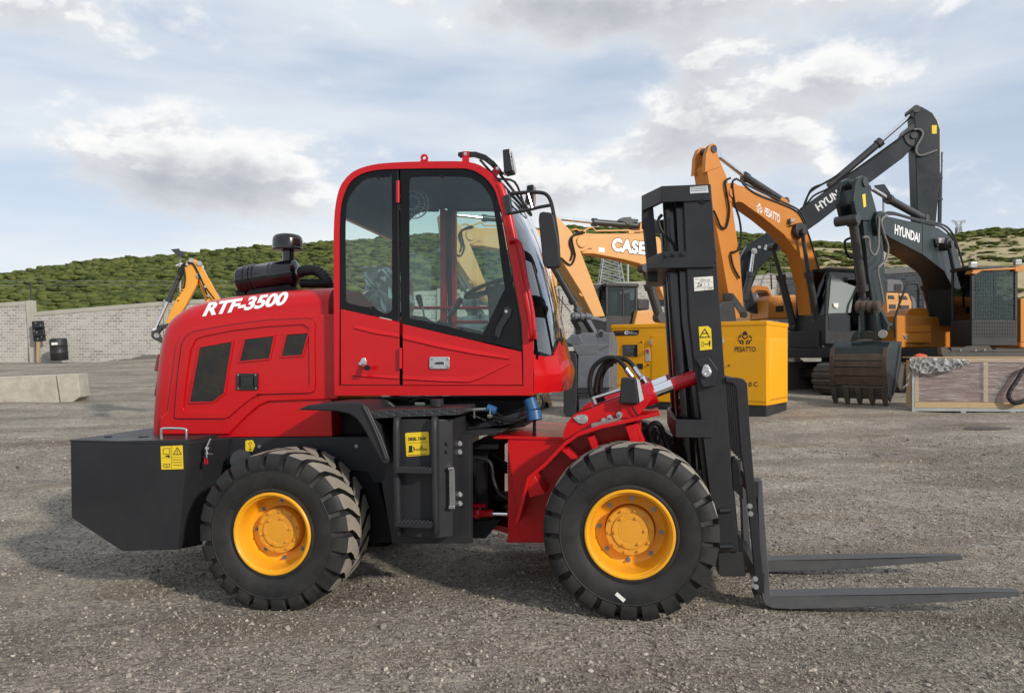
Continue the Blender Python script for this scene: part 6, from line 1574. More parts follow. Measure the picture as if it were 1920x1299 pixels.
def cab(root, fr, u0, v0, u1, v1, depth, vb, mat='exdark', roof=None, y=0.0, slope=0.0, grille=False, split=None, film=False):
    """cab box whose near face spans the pixels on plane y; vb = lower edge of the glass"""
    x0, z1 = fr.xz(u0, v0, y); x1, _ = fr.xz(u1, v0, y); _, z0 = fr.xz((u0 + u1) / 2, v1, y); _, zg = fr.xz((u0 + u1) / 2, vb, y)
    p = 0.085; yb = y + depth
    def xl(z): return x0 + slope * max(0, (z - zg) / (z1 - zg))
    mb = MB()
    for ya in (y, yb - p):
        mb.prism(fr, [(x0, zg), (x0 + p, zg), (xl(z1) + p, z1 - .08), (xl(z1), z1 - .08)], ya, ya + p); mb.box(fr, x1 - p, x1, ya, ya + p, zg, z1 - .08)
        if split: mb.box(fr, x0 + (x1 - x0) * split - .03, x0 + (x1 - x0) * split + .03, ya + .005, ya + p - .01, zg, z1 - .08)
    mb.box(fr, x0, x1, y, yb, z0, zg)
    c = mb.build('cab', M[mat], root, bevel=0.02)
    mb = MB(); mb.box(fr, xl(z1) - .03, x1 + .03, y - .03, yb + .03, z1 - .09, z1 + .03); mb.build('cab_roof', M[roof or mat], c, bevel=0.04, seg=3)
    mb = MB()
    for ya in (y + .03, yb - .04): mb.prism(fr, [(x0 + p, zg), (x1 - p, zg), (x1 - p, z1 - .09), (xl(z1) + p, z1 - .09)], ya, ya + .008)
    mb.build('cab_window', M['exglass'], c, smooth=False)
    mb = MB(); mb.loft([[fr.L(x0 + .03, y + p, zg), fr.L(x0 + .03, yb - p, zg), fr.L(xl(z1) + .03, yb - p, z1 - .09), fr.L(xl(z1) + .03, y + p, z1 - .09)], [fr.L(x0 + .038, y + p, zg), fr.L(x0 + .038, yb - p, zg), fr.L(xl(z1) + .038, yb - p, z1 - .09), fr.L(xl(z1) + .038, y + p, z1 - .09)]])
    mb.build('front_glass', M['exglass'], c, smooth=False)
    mb = MB(); xm = x0 + (x1 - x0) * .62; mb.box(fr, xm - .22, xm + .3, y + depth * .28, y + depth * .72, zg - .2, zg + .12); mb.box(fr, xm + .18, xm + .34, y + depth * .30, y + depth * .70, zg + .121, zg + .75); mb.build('operator_seat', M['cabin_dark'], c, bevel=0.04)
    if grille:
        mb = MB(); n = 17; k = 18
        for i in range(n + 1): x = x0 + .04 + (x1 - x0 - .08) * i / n; mb.box(fr, x - .003, x + .003, y - .05, y - .044, zg - .5, z1 - .14)
        for j in range(k + 1): z = zg - .5 + (z1 - .14 - zg + .5) * j / k; mb.box(fr, x0 + .04, x1 - .04, y - .044, y - .038, z - .003, z + .003)
        mb.build('window_guard', M['exdark'], c, smooth=False)
    return c, (x0, x1, z0, zg, z1)
def track(root, fr, x0, x1, y0, y1, z0, h):
    mb = MB(); r = h / 2; n = 14; out = []
    for i in range(n + 1): a = math.pi / 2 + math.pi * i / n; out.append((x0 + r + r * math.cos(a), z0 + r + r * math.sin(a)))
    for i in range(n + 1): a = -math.pi / 2 + math.pi * i / n; out.append((x1 - r + r * math.cos(a), z0 + r + r * math.sin(a)))
    mb.prism(fr, out, y0, y1)
    t = mb.build('track', M['track'], root)
    mb = MB(); L_ = 2 * (x1 - x0 - h) + 2 * math.pi * r; m = int(L_ / .19)
    for k in range(m):
        s = L_ * k / m; st = x1 - x0 - h
        if s < st: p, nv = (x0 + r + s, z0 + h), (0, 1)
        elif s < st + math.pi * r: a = math.pi / 2 - (s - st) / r; p, nv = (x1 - r + r * math.cos(a), z0 + r + r * math.sin(a)), (math.cos(a), math.sin(a))
        elif s < 2 * st + math.pi * r: p, nv = (x1 - r - (s - st - math.pi * r), z0), (0, -1)
        else: a = -math.pi / 2 - (s - 2 * st - math.pi * r) / r; p, nv = (x0 + r + r * math.cos(a), z0 + r + r * math.sin(a)), (math.cos(a), math.sin(a))
        tx, tz = -nv[1], nv[0]; hw = .075
        q = [(p[0] + tx * hw, p[1] + tz * hw), (p[0] - tx * hw, p[1] - tz * hw), (p[0] - tx * hw + nv[0] * .025, p[1] - tz * hw + nv[1] * .025), (p[0] - tx * hw * .5 + nv[0] * .06, p[1] - tz * hw * .5 + nv[1] * .06), (p[0] + tx * hw + nv[0] * .025, p[1] + tz * hw + nv[1] * .025)]
        mb.prism(fr, q, y0 - .02, y1 + .02)
    mb.build('track_shoes', M['track'], t, smooth=False)
    return t
def lettering(parent, fr, y, txt, q, mat='white', bold=0.03, outline=None, spacing=1.0, shear=0.0):
    if outline:
        mb = MB(); letter(mb, fr, y + .004, txt, grow(q, outline), bold + 0.035, shear, spacing=spacing); mb.build('lettering_edge', M['ink'], parent, smooth=False)
    mb = MB(); letter(mb, fr, y, txt, q, bold, shear, spacing=spacing); return mb.build('lettering', M[mat], parent, smooth=False)

# ---------------------------------------------------------------- tan excavator (lettered boom) and its twin
def tan_excavator(full):
    fr = frame_at(1090, 18.0, -22)
    ex = thing('tracked_excavator', 'tan orange excavator with large outlined white lettering on its boom behind the black mast' , 'excavator', fr.L(4.5, 1.0, G(*fr.L(4.5, 1.0, 0).xy)), fr.psi, 'tan orange excavators')
    w = 0.50
    boom = z12((322, 470), (335, 395), (372, 352), (440, 335), (470, 342), (560, 350), (1160, 345), (1300, 392), (1380, 560), (1430, 800), (1445, 1080), (1345, 1075), (1285, 920), (1200, 775), (1080, 688), (900, 640), (560, 575), (440, 572), (352, 520))
    b = part(ex, 'boom', 'caseorange', lambda mb: mb.poly(fr, boom, .06, w - .06), bevel=.02)
    def bosses(mb):
        boss(mb, fr, z12((425, 435))[0], m_px(19, 17.8), .02, w - .02); boss(mb, fr, z12((430, 438))[0], m_px(11, 17.8), -.03, w + .03)
        mb.poly(fr, z12((395, 400), (530, 400), (548, 515), (420, 515), (385, 470)), .025, w - .025)
    part(ex, 'boom_pivot', 'caseorange', bosses, .01, parent=b)
    stick = z12((80, 175), (125, 130), (160, 165), (235, 245), (305, 315), (340, 375), (430, 590), (500, 770), (690, 1280), (560, 1290), (420, 1010), (190, 640), (110, 430))
    s = part(ex, 'stick', 'caseorange', lambda mb: mb.poly(fr, stick, .0, w), .02)
    part(ex, 'weld_strip', 'caseorange', lambda mb: (mb.poly(fr, z12((330, 806), (495, 768), (497, 774), (332, 812)), -.006, w + .006), mb.poly(fr, z12((400, 1010), (440, 1045), (430, 1058), (398, 1030)), -.02, .02)), parent=s)
    part(ex, 'pipe_guard', 'caseorange', lambda mb: (mb.tube([fr.P(*p, .1) for p in z12((310, 310), (365, 298), (400, 318), (440, 318), (520, 280), (545, 282), (580, 318), (960, 312), (1010, 325), (1150, 318))], .022, n=6), mb.poly(fr, z12((955, 310), (1010, 310), (1015, 348), (955, 348)), .05, .2), mb.poly(fr, z12((440, 310), (470, 310), (472, 350), (440, 350)), .05, .2)), parent=b)
    ram(ex, fr, z12((150, 178))[0], z12((560, 222))[0], z12((1080, 262))[0], m_px(6.2, 18.3), w / 2)
    part(ex, 'cylinder_lug', 'caseorange', lambda mb: mb.poly(fr, z12((1075, 345), (1085, 225), (1110, 235), (1125, 290), (1160, 268), (1170, 345)), .12, w - .12), .01, parent=b)
    part(ex, 'valve_block', 'barrel', lambda mb: (mb.poly(fr, z12((890, 165), (985, 160), (985, 180), (1060, 185), (1065, 215), (935, 250), (920, 225), (840, 205)), .15, .35)), .01)
    hoses(ex, fr, -.03, .022, z12((440, 325), (370, 345), (315, 400), (335, 520), (350, 600), (315, 690), (270, 690), (190, 620)), z12((460, 335), (330, 370), (290, 450), (320, 560), (300, 650)), mat='hose')
    # bucket cylinder and linkage
    ram(ex, fr, z12((380, 1200))[0], z12((330, 1110))[0], z12((60, 640))[0], m_px(7.0, 17), w / 2 - .1, rodmat='barrel')
    part(ex, 'stay_cable', 'hose', lambda mb: [mb.tube([fr.P(*p, .1), fr.P(*q, .1)], .012, n=5) for p, q in (z12((130, 940), (135, 1180)), z12((165, 960), (180, 1290)), z12((210, 1050), (190, 1290)), z12((120, 1020), (300, 1230)))], parent=s)
    def link(mb):
        mb.cyl(fr.P(*z15((250, 260))[0], .05), fr.P(*z15((540, 265))[0], .05), .075, n=14)
        for k in (300, 390, 470): mb.cyl(fr.P(*z15((k - 20, 262))[0], .05), fr.P(*z15((k + 20, 262))[0], .05), .10, n=14)
        mb.poly(fr, z15((520, 235), (560, 250), (700, 290), (770, 275), (785, 330), (740, 350), (690, 330), (540, 305)), 0, .12); mb.poly(fr, z15((480, 320), (540, 310), (640, 490), (610, 530)), 0, .12)
    part(ex, 'bucket_link', 'greysteel', link, .01)
    part(ex, 'stick_nose', 'exdark', lambda mb: mb.poly(fr, z15((300, 300), (500, 320), (610, 520), (640, 660), (400, 660), (390, 450)), .12, .42), .02)
    bf = frame_at(1065, 16.9, 18)
    def bucket(mb):
        prof = [(.05, 626), (0, 655), (-.05, 680), (-.08, 720), (0.05, 775), (.35, 792), (.9, 770), (1.0, 640), (.5, 622)]
        x0 = bf.xz(1084, 700, 0)[0]; x1 = bf.xz(1144, 700, 0)[0]
        lo = [(y, bf.xz(1100, v, 0)[1]) for y, v in prof]
        mb.loft([[bf.L(x0, y, z) for y, z in lo], [bf.L(x1, y, z) for y, z in lo]])
    bk = part(ex, 'bucket', 'greysteel', bucket, .02)
    def plate(mb):
        x0 = bf.xz(1057, 700, 0)[0]; x1 = bf.xz(1083, 700, 0)[0]
        mb.poly(bf, z15((130, 810), (150, 795), (270, 800), (315, 830), (330, 900), (330, 1500), (300, 1760), (180, 1780), (130, 1700)), -.10, .5)
    part(ex, 'side_cutter', 'exdark', plate, .03, parent=bk, seg=3)
    part(ex, 'bucket_lip', 'greysteel', lambda mb: (mb.poly(bf, z15((150, 640), (270, 520), (310, 540), (380, 540), (420, 650), (640, 660), (640, 480), (680, 455), (760, 510), (835, 505), (835, 690), (250, 690)), .02, .2), mb.poly(bf, z15((250, 690), (820, 690), (660, 780), (640, 840), (340, 850), (300, 770)), -.03, .3)), .02, parent=bk)
    part(ex, 'bucket_ear_hole', 'ink', lambda mb: mb.cyl(bf.P(*z15((705, 535))[0], .015), bf.P(*z15((705, 535))[0], .03), .07, n=16), parent=bk)
    part(ex, 'bucket_step', 'exdark', lambda mb: [mb.poly(bf, z15((330, 1330 + 50 * k), (820, 1330 + 50 * k), (820, 1355 + 50 * k), (330, 1360 + 50 * k)), -.1, .3) for k in range(3)], .01, parent=bk)
    # lift cylinder, house, cab, tracks
    ram(ex, fr, z12((1120, 740))[0], z12((1190, 930))[0], z12((1300, 1290))[0], m_px(8, 20.5), -.12, rodmat='barrel')
    hf = Frame(world_at(1222, 690, 19.6).xy.to_3d(), -22); g = G(*hf.L(2, 1, 0).xy)
    part(ex, 'house', 'caseorange', lambda mb: mb.box(hf, .5, 3.0, .0, 2.4, g + 1.15, g + 1.9), .06, seg=3)
    part(ex, 'turntable', 'exdark', lambda mb: (mb.box(hf, -.2, 3.0, .0, 2.4, g + 1.0, g + 1.14), mb.cyl(hf.L(1.4, 1.2, g + .75), hf.L(1.4, 1.2, g + 1.0), .6, n=24)), .02)
    for y0 in (.0, 1.8): track(ex, hf, -.5, 3.0, y0, y0 + .6, g, .8)
    return ex, fr, b
ex1, fr1, boom1 = tan_excavator(True)
# the twin stands further along the row: seen through the cab glass
def copy_tree(o, parent=None):
    c = o.copy(); COL.objects.link(c)
    if parent: c.parent = parent
    for ch in o.children: copy_tree(ch, c)
    return c
ex2 = copy_tree(ex1)
ex2['label'] = 'tan orange excavator whose raised arm shows through the red cab windows'
d0 = world_at(425 / 6 + 1020, 435 / 6 + 380, 18.0); d1_ = world_at(425 / 6 + 1020 - 208, 435 / 6 + 380 - 12, 20.2)
for ch in ex2.children:
    if ch.name.split('.')[0] in ('house', 'turntable', 'track'): ch.location.x += 2.0
ex2.location = ex1.location + (d1_ - d0); ex2.location.z = ex1.location.z + (d1_ - d0).z
mb = MB(); lettering(boom1, fr1, .050, 'CASE', z12((770, 396), (1152, 440), (1136, 590), (765, 544)), mat='foil', bold=0.045, outline=1.3, spacing=1.06)
part(ex1, 'boom_decal', 'paper', lambda mb: flat(mb, fr1, .054, z12((612, 502), (682, 508), (682, 562), (612, 556))), parent=boom1, smooth=False)
# the twin carries the grey cab that shows beside the mast
cf = frame_at(1120, 22.5, -14)
c_, dims = cab(ex2, cf, 1136, 532, 1196, 640, 1.5, 592, split=.55)
part(ex2, 'cab_front', 'exglass', lambda mb: mb.poly(cf, z12((570, 935), (720, 930), (705, 1290), (570, 1290)), .3, .32), parent=c_, smooth=False)
part(ex2, 'cab_front_frame', 'exdark', lambda mb: mb.ring(cf, z12((560, 920), (745, 915), (745, 1300), (560, 1300)), [z12((578, 985), (722, 985), (708, 1290), (578, 1290))], .26, .36), .01, parent=c_)
part(ex2, 'engine_cover', 'caseorange', lambda mb: (mb.poly(cf, z12((1050, 1215), (1225, 1205), (1250, 1290), (1250, 1420), (1000, 1420)), -.2, 1.6)), .04)
part(ex2, 'exhaust_box', 'exdark', lambda mb: mb.poly(cf, z12((1055, 1080), (1185, 1090), (1185, 1200), (1055, 1200)), .4, 1.6), .03)
def grid_box(mb):
    for i in range(8): mb.poly(cf, z12((1275 + i * 14, 1070), (1283 + i * 14, 1070), (1290 + i * 14, 1150), (1282 + i * 14, 1150)), .2, .3)
    mb.poly(cf, z12((1270, 1060), (1390, 1065), (1390, 1072), (1270, 1068)), .2, .3); mb.poly(cf, z12((1275, 1150), (1390, 1150), (1390, 1165), (1275, 1165)), .2, .3)
part(ex2, 'vent_grille', 'greysteel', grid_box)
# tan-tyred loader behind the cab
lo = thing('wheel_loader', 'loader with dusty tan tyre showing just below the nose of the red cab', 'loader', world_at(1018, 800, 18.5))
tz = world_at(1006, 772, 18.4)
mb = MB(); axl = Vector((0.92, -0.38, 0)).normalized()
rw = m_px(38, 18.4)
mb.lathe(tz - axl * .26, axl, [(rw * .5, 0), (rw * .62, -.01), (rw * .85, .0), (rw * .96, .05), (rw, .12), (rw, .40), (rw * .96, .47), (rw * .85, .52), (rw * .5, .52)], n=40)
for k in range(26):
    a = 2 * math.pi * k / 26; bb = axl.orthogonal().normalized(); cc = axl.cross(bb)
    for s in (0, 1):
        pts = []
        for t, da in ((.02, 0), (.14, .03), (.26, .12)):
            h_ = (t if not s else .52 - t); aa = a + da + s * .12
            for w_ in (-.045, .045): pts.append([tz - axl * .26 + axl * h_ + (bb * math.cos(aa + w_) + cc * math.sin(aa + w_)) * r_ for r_ in (rw * .97, rw * 1.05)])
        l = [[pts[2 * i][0], pts[2 * i][1], pts[2 * i + 1][1], pts[2 * i + 1][0]] for i in range(3)]
        mb.loft(l)
tanm = paint('dusty_tan_tyre', (0.42, 0.33, 0.20), .9, var=.25, scale=9, dirt=.5, dirtcol=(.2, .16, .11))
mb.build('tyre', tanm, lo, smooth=False)
mb = MB(); mb.lathe(tz - axl * .2, axl, [(.001, 0), (rw * .5, 0), (rw * .5, .4), (.001, .4)], n=24); mb.build('rim', M['exdark'], lo)
part(lo, 'chassis', 'exdark', lambda mb: mb.box(Frame((tz.x - 2.2, tz.y + .2, 0), 0), 0, 2.0, 0, 1.2, tz.z - .1, tz.z + .7), .05)

# ---------------------------------------------------------------- deep orange excavator
fr = frame_at(1400, 22.0, -28)
px_ = thing('tracked_excavator', 'deep orange excavator with upright arm and small white lettering behind the yellow generator', 'excavator', fr.L(4.2, .5, G(*fr.L(4.2, .5, 0).xy)), fr.psi)
w = .56
stick = z9((134, 400), (150, 372), (192, 345), (205, 350), (250, 460), (272, 560), (300, 760), (322, 900), (346, 1215), (330, 1245), (300, 1258), (255, 1100), (220, 900), (180, 690), (150, 500))
s = part(px_, 'stick', 'pesorange', lambda mb: mb.poly(fr, stick, .0, w), .02)
def clev(mb):
    q = [fr.xz(*p, -.02) for p in z9((126, 430), (132, 330), (150, 280), (172, 266), (188, 274), (196, 318), (212, 400))]
    mb.prism(fr, q, -.02, .13); mb.prism(fr, q, w - .13, w + .02)
part(px_, 'stick_clevis', 'pesorange', clev, .015, parent=s)
part(px_, 'clevis_pin', 'barrel', lambda mb: boss(mb, fr, z9((178, 298))[0], .11, -.05, w + .05), parent=s)
boom = z9((262, 560), (262, 510), (290, 498), (332, 505), (430, 545), (560, 603), (650, 655), (692, 730), (722, 830), (768, 960), (800, 1090), (800, 1230), (722, 1232), (704, 1060), (655, 890), (570, 780), (450, 682), (335, 600), (290, 592))
b = part(px_, 'boom', 'pesorange', lambda mb: mb.poly(fr, boom, .03, w - .03), .02)
part(px_, 'boom_pivot', 'pesorange', lambda mb: (boss(mb, fr, z9((285, 545))[0], .30, -.02, w + .02), boss(mb, fr, z9((285, 545))[0], .14, -.06, w + .06)), .01, parent=b)
part(px_, 'boom_boss', 'barrel', lambda mb: boss(mb, fr, z9((668, 755))[0], .24, -.14, w + .14), .01, parent=b)
ram(px_, fr, z9((190, 330))[0], z9((350, 455))[0], z9((568, 595))[0], m_px(7.2, 22), w / 2)
part(px_, 'cylinder_lug', 'pesorange', lambda mb: mb.poly(fr, z9((545, 600), (560, 565), (590, 585), (620, 640)), .15, w - .15), .01, parent=b)
hoses(px_, fr, .02, .030, z9((330, 475), (350, 505), (420, 555), (560, 610), (640, 650), (680, 710), (715, 800), (745, 900), (800, 1080)), z9((300, 465), (345, 490), (430, 535), (570, 600), (655, 645), (695, 715)), mat='barrel', nm='pipe')
hoses(px_, fr, -.06, .032, z9((268, 462), (240, 485), (250, 560), (262, 650), (245, 738), (215, 735), (195, 690), (175, 645)), z9((300, 468), (280, 490), (292, 600), (318, 690), (328, 770), (318, 860), (272, 880)), z9((270, 890), (285, 960), (320, 1025)), nm='hose')
ram(px_, fr, z9((672, 765))[0], z9((708, 1000))[0], z9((762, 1270))[0], m_px(6.6, 23), -.16, rodmat='barrel')
ram(px_, fr, z9((505, 850))[0], z9((552, 1015))[0], z9((625, 1300))[0], m_px(7.2, 23), w + .16, rodmat='barrel')
def bl(mb):
    mb.poly(fr, z9((240, 1110), (285, 1108), (362, 1215), (350, 1245), (322, 1225), (275, 1150), (240, 1150)), -.02, .1); mb.cyl(fr.P(*z9((262, 1130))[0], -.1), fr.P(*z9((262, 1130))[0], w), .12, n=12); mb.cyl(fr.P(*z9((345, 1230))[0], -.1), fr.P(*z9((345, 1230))[0], w), .10, n=12)
part(px_, 'bucket_link', 'barrel', bl, .01)
ram(px_, fr, z9((262, 1125))[0], z9((210, 990))[0], z9((150, 700))[0], m_px(6.5, 21), w + .1, rodmat='barrel')
part(px_, 'bucket', 'exdark', lambda mb: mb.poly(fr, z9((215, 1160), (290, 1150), (310, 1300), (300, 1500), (200, 1540), (150, 1400), (180, 1250)), -.4, w + .4), .04)
part(px_, 'work_lamp', 'lens', lambda mb: mb.poly(fr, z9((610, 685), (634, 690), (632, 712), (610, 710)), -.10, .0), .02, parent=b)
part(px_, 'lamp_wire', 'hose', lambda mb: mb.tube([fr.P(*p, -.03) for p in z9((600, 690), (596, 715), (602, 730), (632, 725), (636, 745))], .018, n=6, smooth=3), parent=b)
def emblem(mb, fr, y, cx, cy, k, lean=0.0, kx=None):
    """round helmeted head over two crooked arms"""
    kx = kx or k
    P = lambda pts: [(cx + x * kx, cy + yv_ * k + lean * x * kx) for x, yv_ in pts]
    flat(mb, fr, y, P([(-.34, -.55), (-.26, -.82), (0, -1.0), (.26, -.82), (.34, -.55), (.36, -.40), (-.36, -.40)]))
    flat(mb, fr, y, P([(-.44, -.30), (-.36, -.40), (-.30, -.40), (-.30, -.18), (-.18, -.05), (0, 0.04), (0, .20), (-.22, .12), (-.40, -.06)])); flat(mb, fr, y, P([(.44, -.30), (.36, -.40), (.30, -.40), (.30, -.18), (.18, -.05), (0, 0.04), (0, .20), (.22, .12), (.40, -.06)]))
    for s in (1, -1):
        flat(mb, fr, y, P([(s * .62, -.42), (s * .78, -.34), (s * .98, -.05), (s * 1.0, .06), (s * .85, .06), (s * .56, -.26)]))
        flat(mb, fr, y, P([(s * .98, .12), (s * .62, .42), (s * .45, .78), (s * .62, .90), (s * .78, .52), (s * 1.02, .28)]))
        flat(mb, fr, y, P([(s * .48, .22), (s * .16, .44), (s * .22, .95), (s * .38, .95), (s * .36, .52), (s * .58, .36)]))
mb = MB(); emblem(mb, fr, .024, *z9((432, 632))[0], 9.5, .45, kx=5.6); mb.build('emblem', M['white'], b, smooth=False)
lettering(b, fr, .024, 'PESATTO', z9((463, 626), (548, 668), (546, 716), (459, 668)), bold=.018)
# house, cab, tracks
hf = Frame(fr.L(3.0, -1.35, 0), -28); g = G(*hf.L(2, 1, 0).xy)
part(px_, 'turntable', 'exdark', lambda mb: (mb.box(hf, -.4, 4.6, .1, 2.9, g + 1.05, g + 1.35), mb.cyl(hf.L(1.6, 1.5, g + .7), hf.L(1.6, 1.5, g + 1.05), .75, n=28), mb.box(hf, .2, 3.2, .5, 2.5, g + .42, g + .7)), .02)
part(px_, 'house', 'pesorange', lambda mb: mb.box(hf, 2.2, 5.0, .1, 2.9, g + 1.36, g + 2.4), .07, seg=3)
part(px_, 'swing_gear', 'exdark', lambda mb: (mb.box(hf, -.3, 1.3, 1.0, 2.2, g + 1.36, g + 1.9), [mb.cyl(hf.L(-.2 + .2 * k, .95 + .1 * (k % 3), g + 1.36), hf.L(-.1 + .2 * k, 1.0, g + 1.9 + .12 * (k % 2)), .05, n=8) for k in range(7)]), .02)
for y0 in (.1, 2.2): track(px_, hf, -.9, 3.9, y0, y0 + .62, g, .86)
cfr = frame_at(1548, 22.8, -24)
c2, dm = cab(px_, cfr, 1548, 503, 1650, 645, 1.25, 592, slope=.1)
part(px_, 'lower_pane', 'exglass', lambda mb: mb.poly(cfr, z17((110, 745), (560, 735), (560, 960), (140, 965), (105, 930)), -.012, -.004), parent=c2, smooth=False)
sheet = glass_mat('sun_film', (.6, .62, .6), .2, 1.5, film=((.42, .47, .45), .55))
mb = MB(); mb.poly(cfr, z17((150, 130), (260, 180), (350, 240), (520, 300), (480, 420), (440, 690), (105, 700), (130, 400)), .02, .026); mb.build('window_film', sheet, c2, smooth=False)
part(px_, 'wiper', 'exdark', lambda mb: mb.tube([cfr.P(*p, -.02) for p in z17((540, 290), (480, 430), (410, 570), (390, 690))], .02, n=6), parent=c2)
part(px_, 'cab_sticker', 'paper', lambda mb: flat(mb, cfr, -.02, z17((185, 545), (258, 545), (255, 600), (235, 625), (185, 595))), parent=c2, smooth=False)
part(px_, 'roof_lamp', 'exdark', lambda mb: mb.cyl(cfr.P(*z17((108, 60))[0], .1), cfr.P(*z17((108, 60))[0], 0), .07, n=14), parent=c2)
of = frame_at(1410, 26.5, -10)
part(px_, 'tool_box', 'pesorange', lambda mb: mb.poly(of, z10((215, 400), (235, 370), (400, 365), (405, 525), (212, 525)), 0, 1.2), .05, seg=3)
part(px_, 'box_recess', 'ink', lambda mb: mb.poly(of, z10((265, 440), (318, 438), (318, 478), (265, 480)), -.01, .02), .01)

# ---------------------------------------------------------------- long slate boom
fr = frame_at(1560, 27.0, 6)
hx = thing('tracked_excavator', 'dark slate excavator with the tallest arm and slanted grey lettering on a straight boom', 'excavator', world_at(1390, 700, 27.5), fr.psi)
w = .62
stick = z9((1298, 75), (1304, 58), (1322, 52), (1345, 60), (1385, 82), (1420, 108), (1440, 140), (1450, 185), (1450, 460), (1425, 720), (1400, 900), (1350, 900), (1322, 690), (1310, 330), (1305, 130))
s = part(hx, 'stick', 'hyundai', lambda mb: mb.poly(fr, stick, 0, w), .03)
part(hx, 'stick_edge', 'galv', lambda mb: mb.poly(fr, z9((1400, 92), (1424, 112), (1442, 142), (1453, 187), (1453, 420), (1447, 440), (1446, 190), (1430, 140)), -.01, w + .01), parent=s)
boom = z9((1318, 190), (1300, 190), (1230, 232), (930, 443), (655, 640), (430, 795), (362, 842), (327, 905), (322, 1000), (338, 1110), (360, 1200), (430, 1230), (385, 1085), (430, 970), (520, 882), (700, 757), (770, 708), (1000, 527), (1240, 348), (1322, 262))
b = part(hx, 'boom', 'hyundai', lambda mb: mb.poly(fr, boom, .06, w - .06), .03)
part(hx, 'boom_pivot', 'barrel', lambda mb: (boss(mb, fr, z9((1315, 222))[0], .42, .02, w - .02), boss(mb, fr, z9((1302, 221))[0], .12, -.03, w + .03), boss(mb, fr, z9((1316, 72))[0], .14, -.04, w + .04)), .01, parent=b)
ram(hx, fr, z9((1304, 92))[0], z9((1108, 262))[0], z9((838, 492))[0], m_px(6.8, 27), w / 2)
hoses(hx, fr, .0, .035, z9((1330, 188), (1290, 195), (1240, 225), (1100, 325), (930, 445), (820, 520), (740, 560), (700, 605), (660, 640)), z9((880, 440), (800, 490), (730, 520), (700, 570), (680, 620)), z9((860, 455), (780, 500), (715, 545), (690, 610)))
hoses(hx, fr, -.05, .04, z9((1300, 190), (1335, 190), (1350, 220), (1318, 280), (1315, 320), (1345, 335), (1430, 305)), mat='greyhose')
for x in (1455, 1447): part(hx, 'stick_pipe', 'barrel', lambda mb: mb.cyl(fr.P(*z9((x, 318))[0], .1), fr.P(*z9((x - 6, 715))[0], .1), .045, n=8), parent=s)
part(hx, 'pipe_clip', 'barrel', lambda mb: [mb.poly(fr, z9((1436, v), (1464, v), (1464, v + 9), (1436, v + 9)), .02, .2) for v in (315, 360, 455, 575)], parent=s)
part(hx, 'stick_decal', 'sticker', lambda mb: flat(mb, fr, -.006, z9((1402, 165), (1430, 165), (1429, 213), (1402, 213))), parent=s, smooth=False)
lettering(b, fr, .05, 'HYUNDAI', z9((742, 612), (938, 476), (962, 512), (764, 650)), mat='foil', bold=.03)
ram(hx, fr, z9((398, 875))[0], z9((380, 1000))[0], z9((350, 1130))[0], m_px(6, 27), -.1)
part(hx, 'boom_fitting', 'galv', lambda mb: [boss(mb, fr, p, .06, .02, .1, 8) for p in z9((398, 872), (432, 850), (470, 845), (465, 858))], parent=b)
hf = Frame(world_at(1400, 690, 28.0).xy.to_3d(), -30); g = G(hf.O.x, hf.O.y)
part(hx, 'turntable', 'exdark', lambda mb: mb.box(hf, -1.2, 3.2, .0, 2.9, g + 1.1, g + 1.4), .02)
lf_ = frame_at(1400, 28.5, 0)
part(hx, 'house', 'caseorange', lambda mb: mb.poly(lf_, z10((95, 450), (210, 445), (210, 700), (90, 700)), 0, 2.2), .06, seg=3)
part(hx, 'rear_cowl', 'pesorange', lambda mb: mb.poly(lf_, z10((100, 330), (130, 300), (215, 310), (245, 370), (230, 380), (205, 340), (140, 335), (110, 360)), 0, 1.2), .03)
part(hx, 'cowl_mesh', 'greysteel', lambda mb: ([mb.poly(lf_, z10((150 + 11 * i, 352), (156 + 11 * i, 352), (150 + 11 * i, 402), (144 + 11 * i, 402)), .25, .3) for i in range(7)], mb.poly(lf_, z10((95, 345), (140, 350), (140, 420), (95, 430)), .1, .8)))
part(hx, 'handrail', 'galv', lambda mb: mb.tube([lf_.P(*p, .4) for p in z10((150, 330), (185, 240), (210, 225), (275, 232), (282, 300))], .03, n=6))
part(hx, 'whip_aerial', 'exdark', lambda mb: mb.cyl(lf_.P(*z10((228, 130))[0], .6), lf_.P(*z10((238, 330))[0], .6), .03, n=5))
part(hx, 'wing_mirror', 'exdark', lambda mb: (mb.poly(lf_, z10((115, 405), (148, 390), (150, 440), (135, 465), (112, 460)), -.1, .05), mb.cyl(lf_.P(*z10((122, 460))[0], 0), lf_.P(*z10((120, 525))[0], 0), .03, n=6)), .02)
for y0 in (0.1, 2.2): track(hx, hf, -1.0, 3.4, y0, y0 + .62, g, .86)

# ---------------------------------------------------------------- green-slate excavator with the bucket on the ground
fr = frame_at(1640, 20.5, -38)
hy = thing('tracked_excavator', 'green-black excavator resting its worn toothed bucket on the ground, white lettering on boom', 'excavator', fr.L(5.5, .5, G(*fr.L(5.5, .5, 0).xy)), fr.psi)
w = .60
stick = z9((1008, 600), (1045, 590), (1085, 622), (1112, 720), (1130, 850), (1140, 1000), (1148, 1150), (1120, 1190), (1075, 1190), (1045, 1000), (1032, 850), (1015, 700))
s = part(hy, 'stick', 'hygreen', lambda mb: mb.poly(fr, stick, .10, .50), .02)
def clev4(mb):
    q = [fr.xz(*p, .04) for p in z9((962, 590), (975, 490), (985, 463), (1015, 448), (1042, 458), (1050, 500), (1085, 622), (1060, 700), (1020, 700), (985, 690))]
    mb.prism(fr, q, .04, .14); mb.prism(fr, q, .46, .56)
part(hy, 'stick_clevis', 'hygreen', clev4, .012, parent=s)
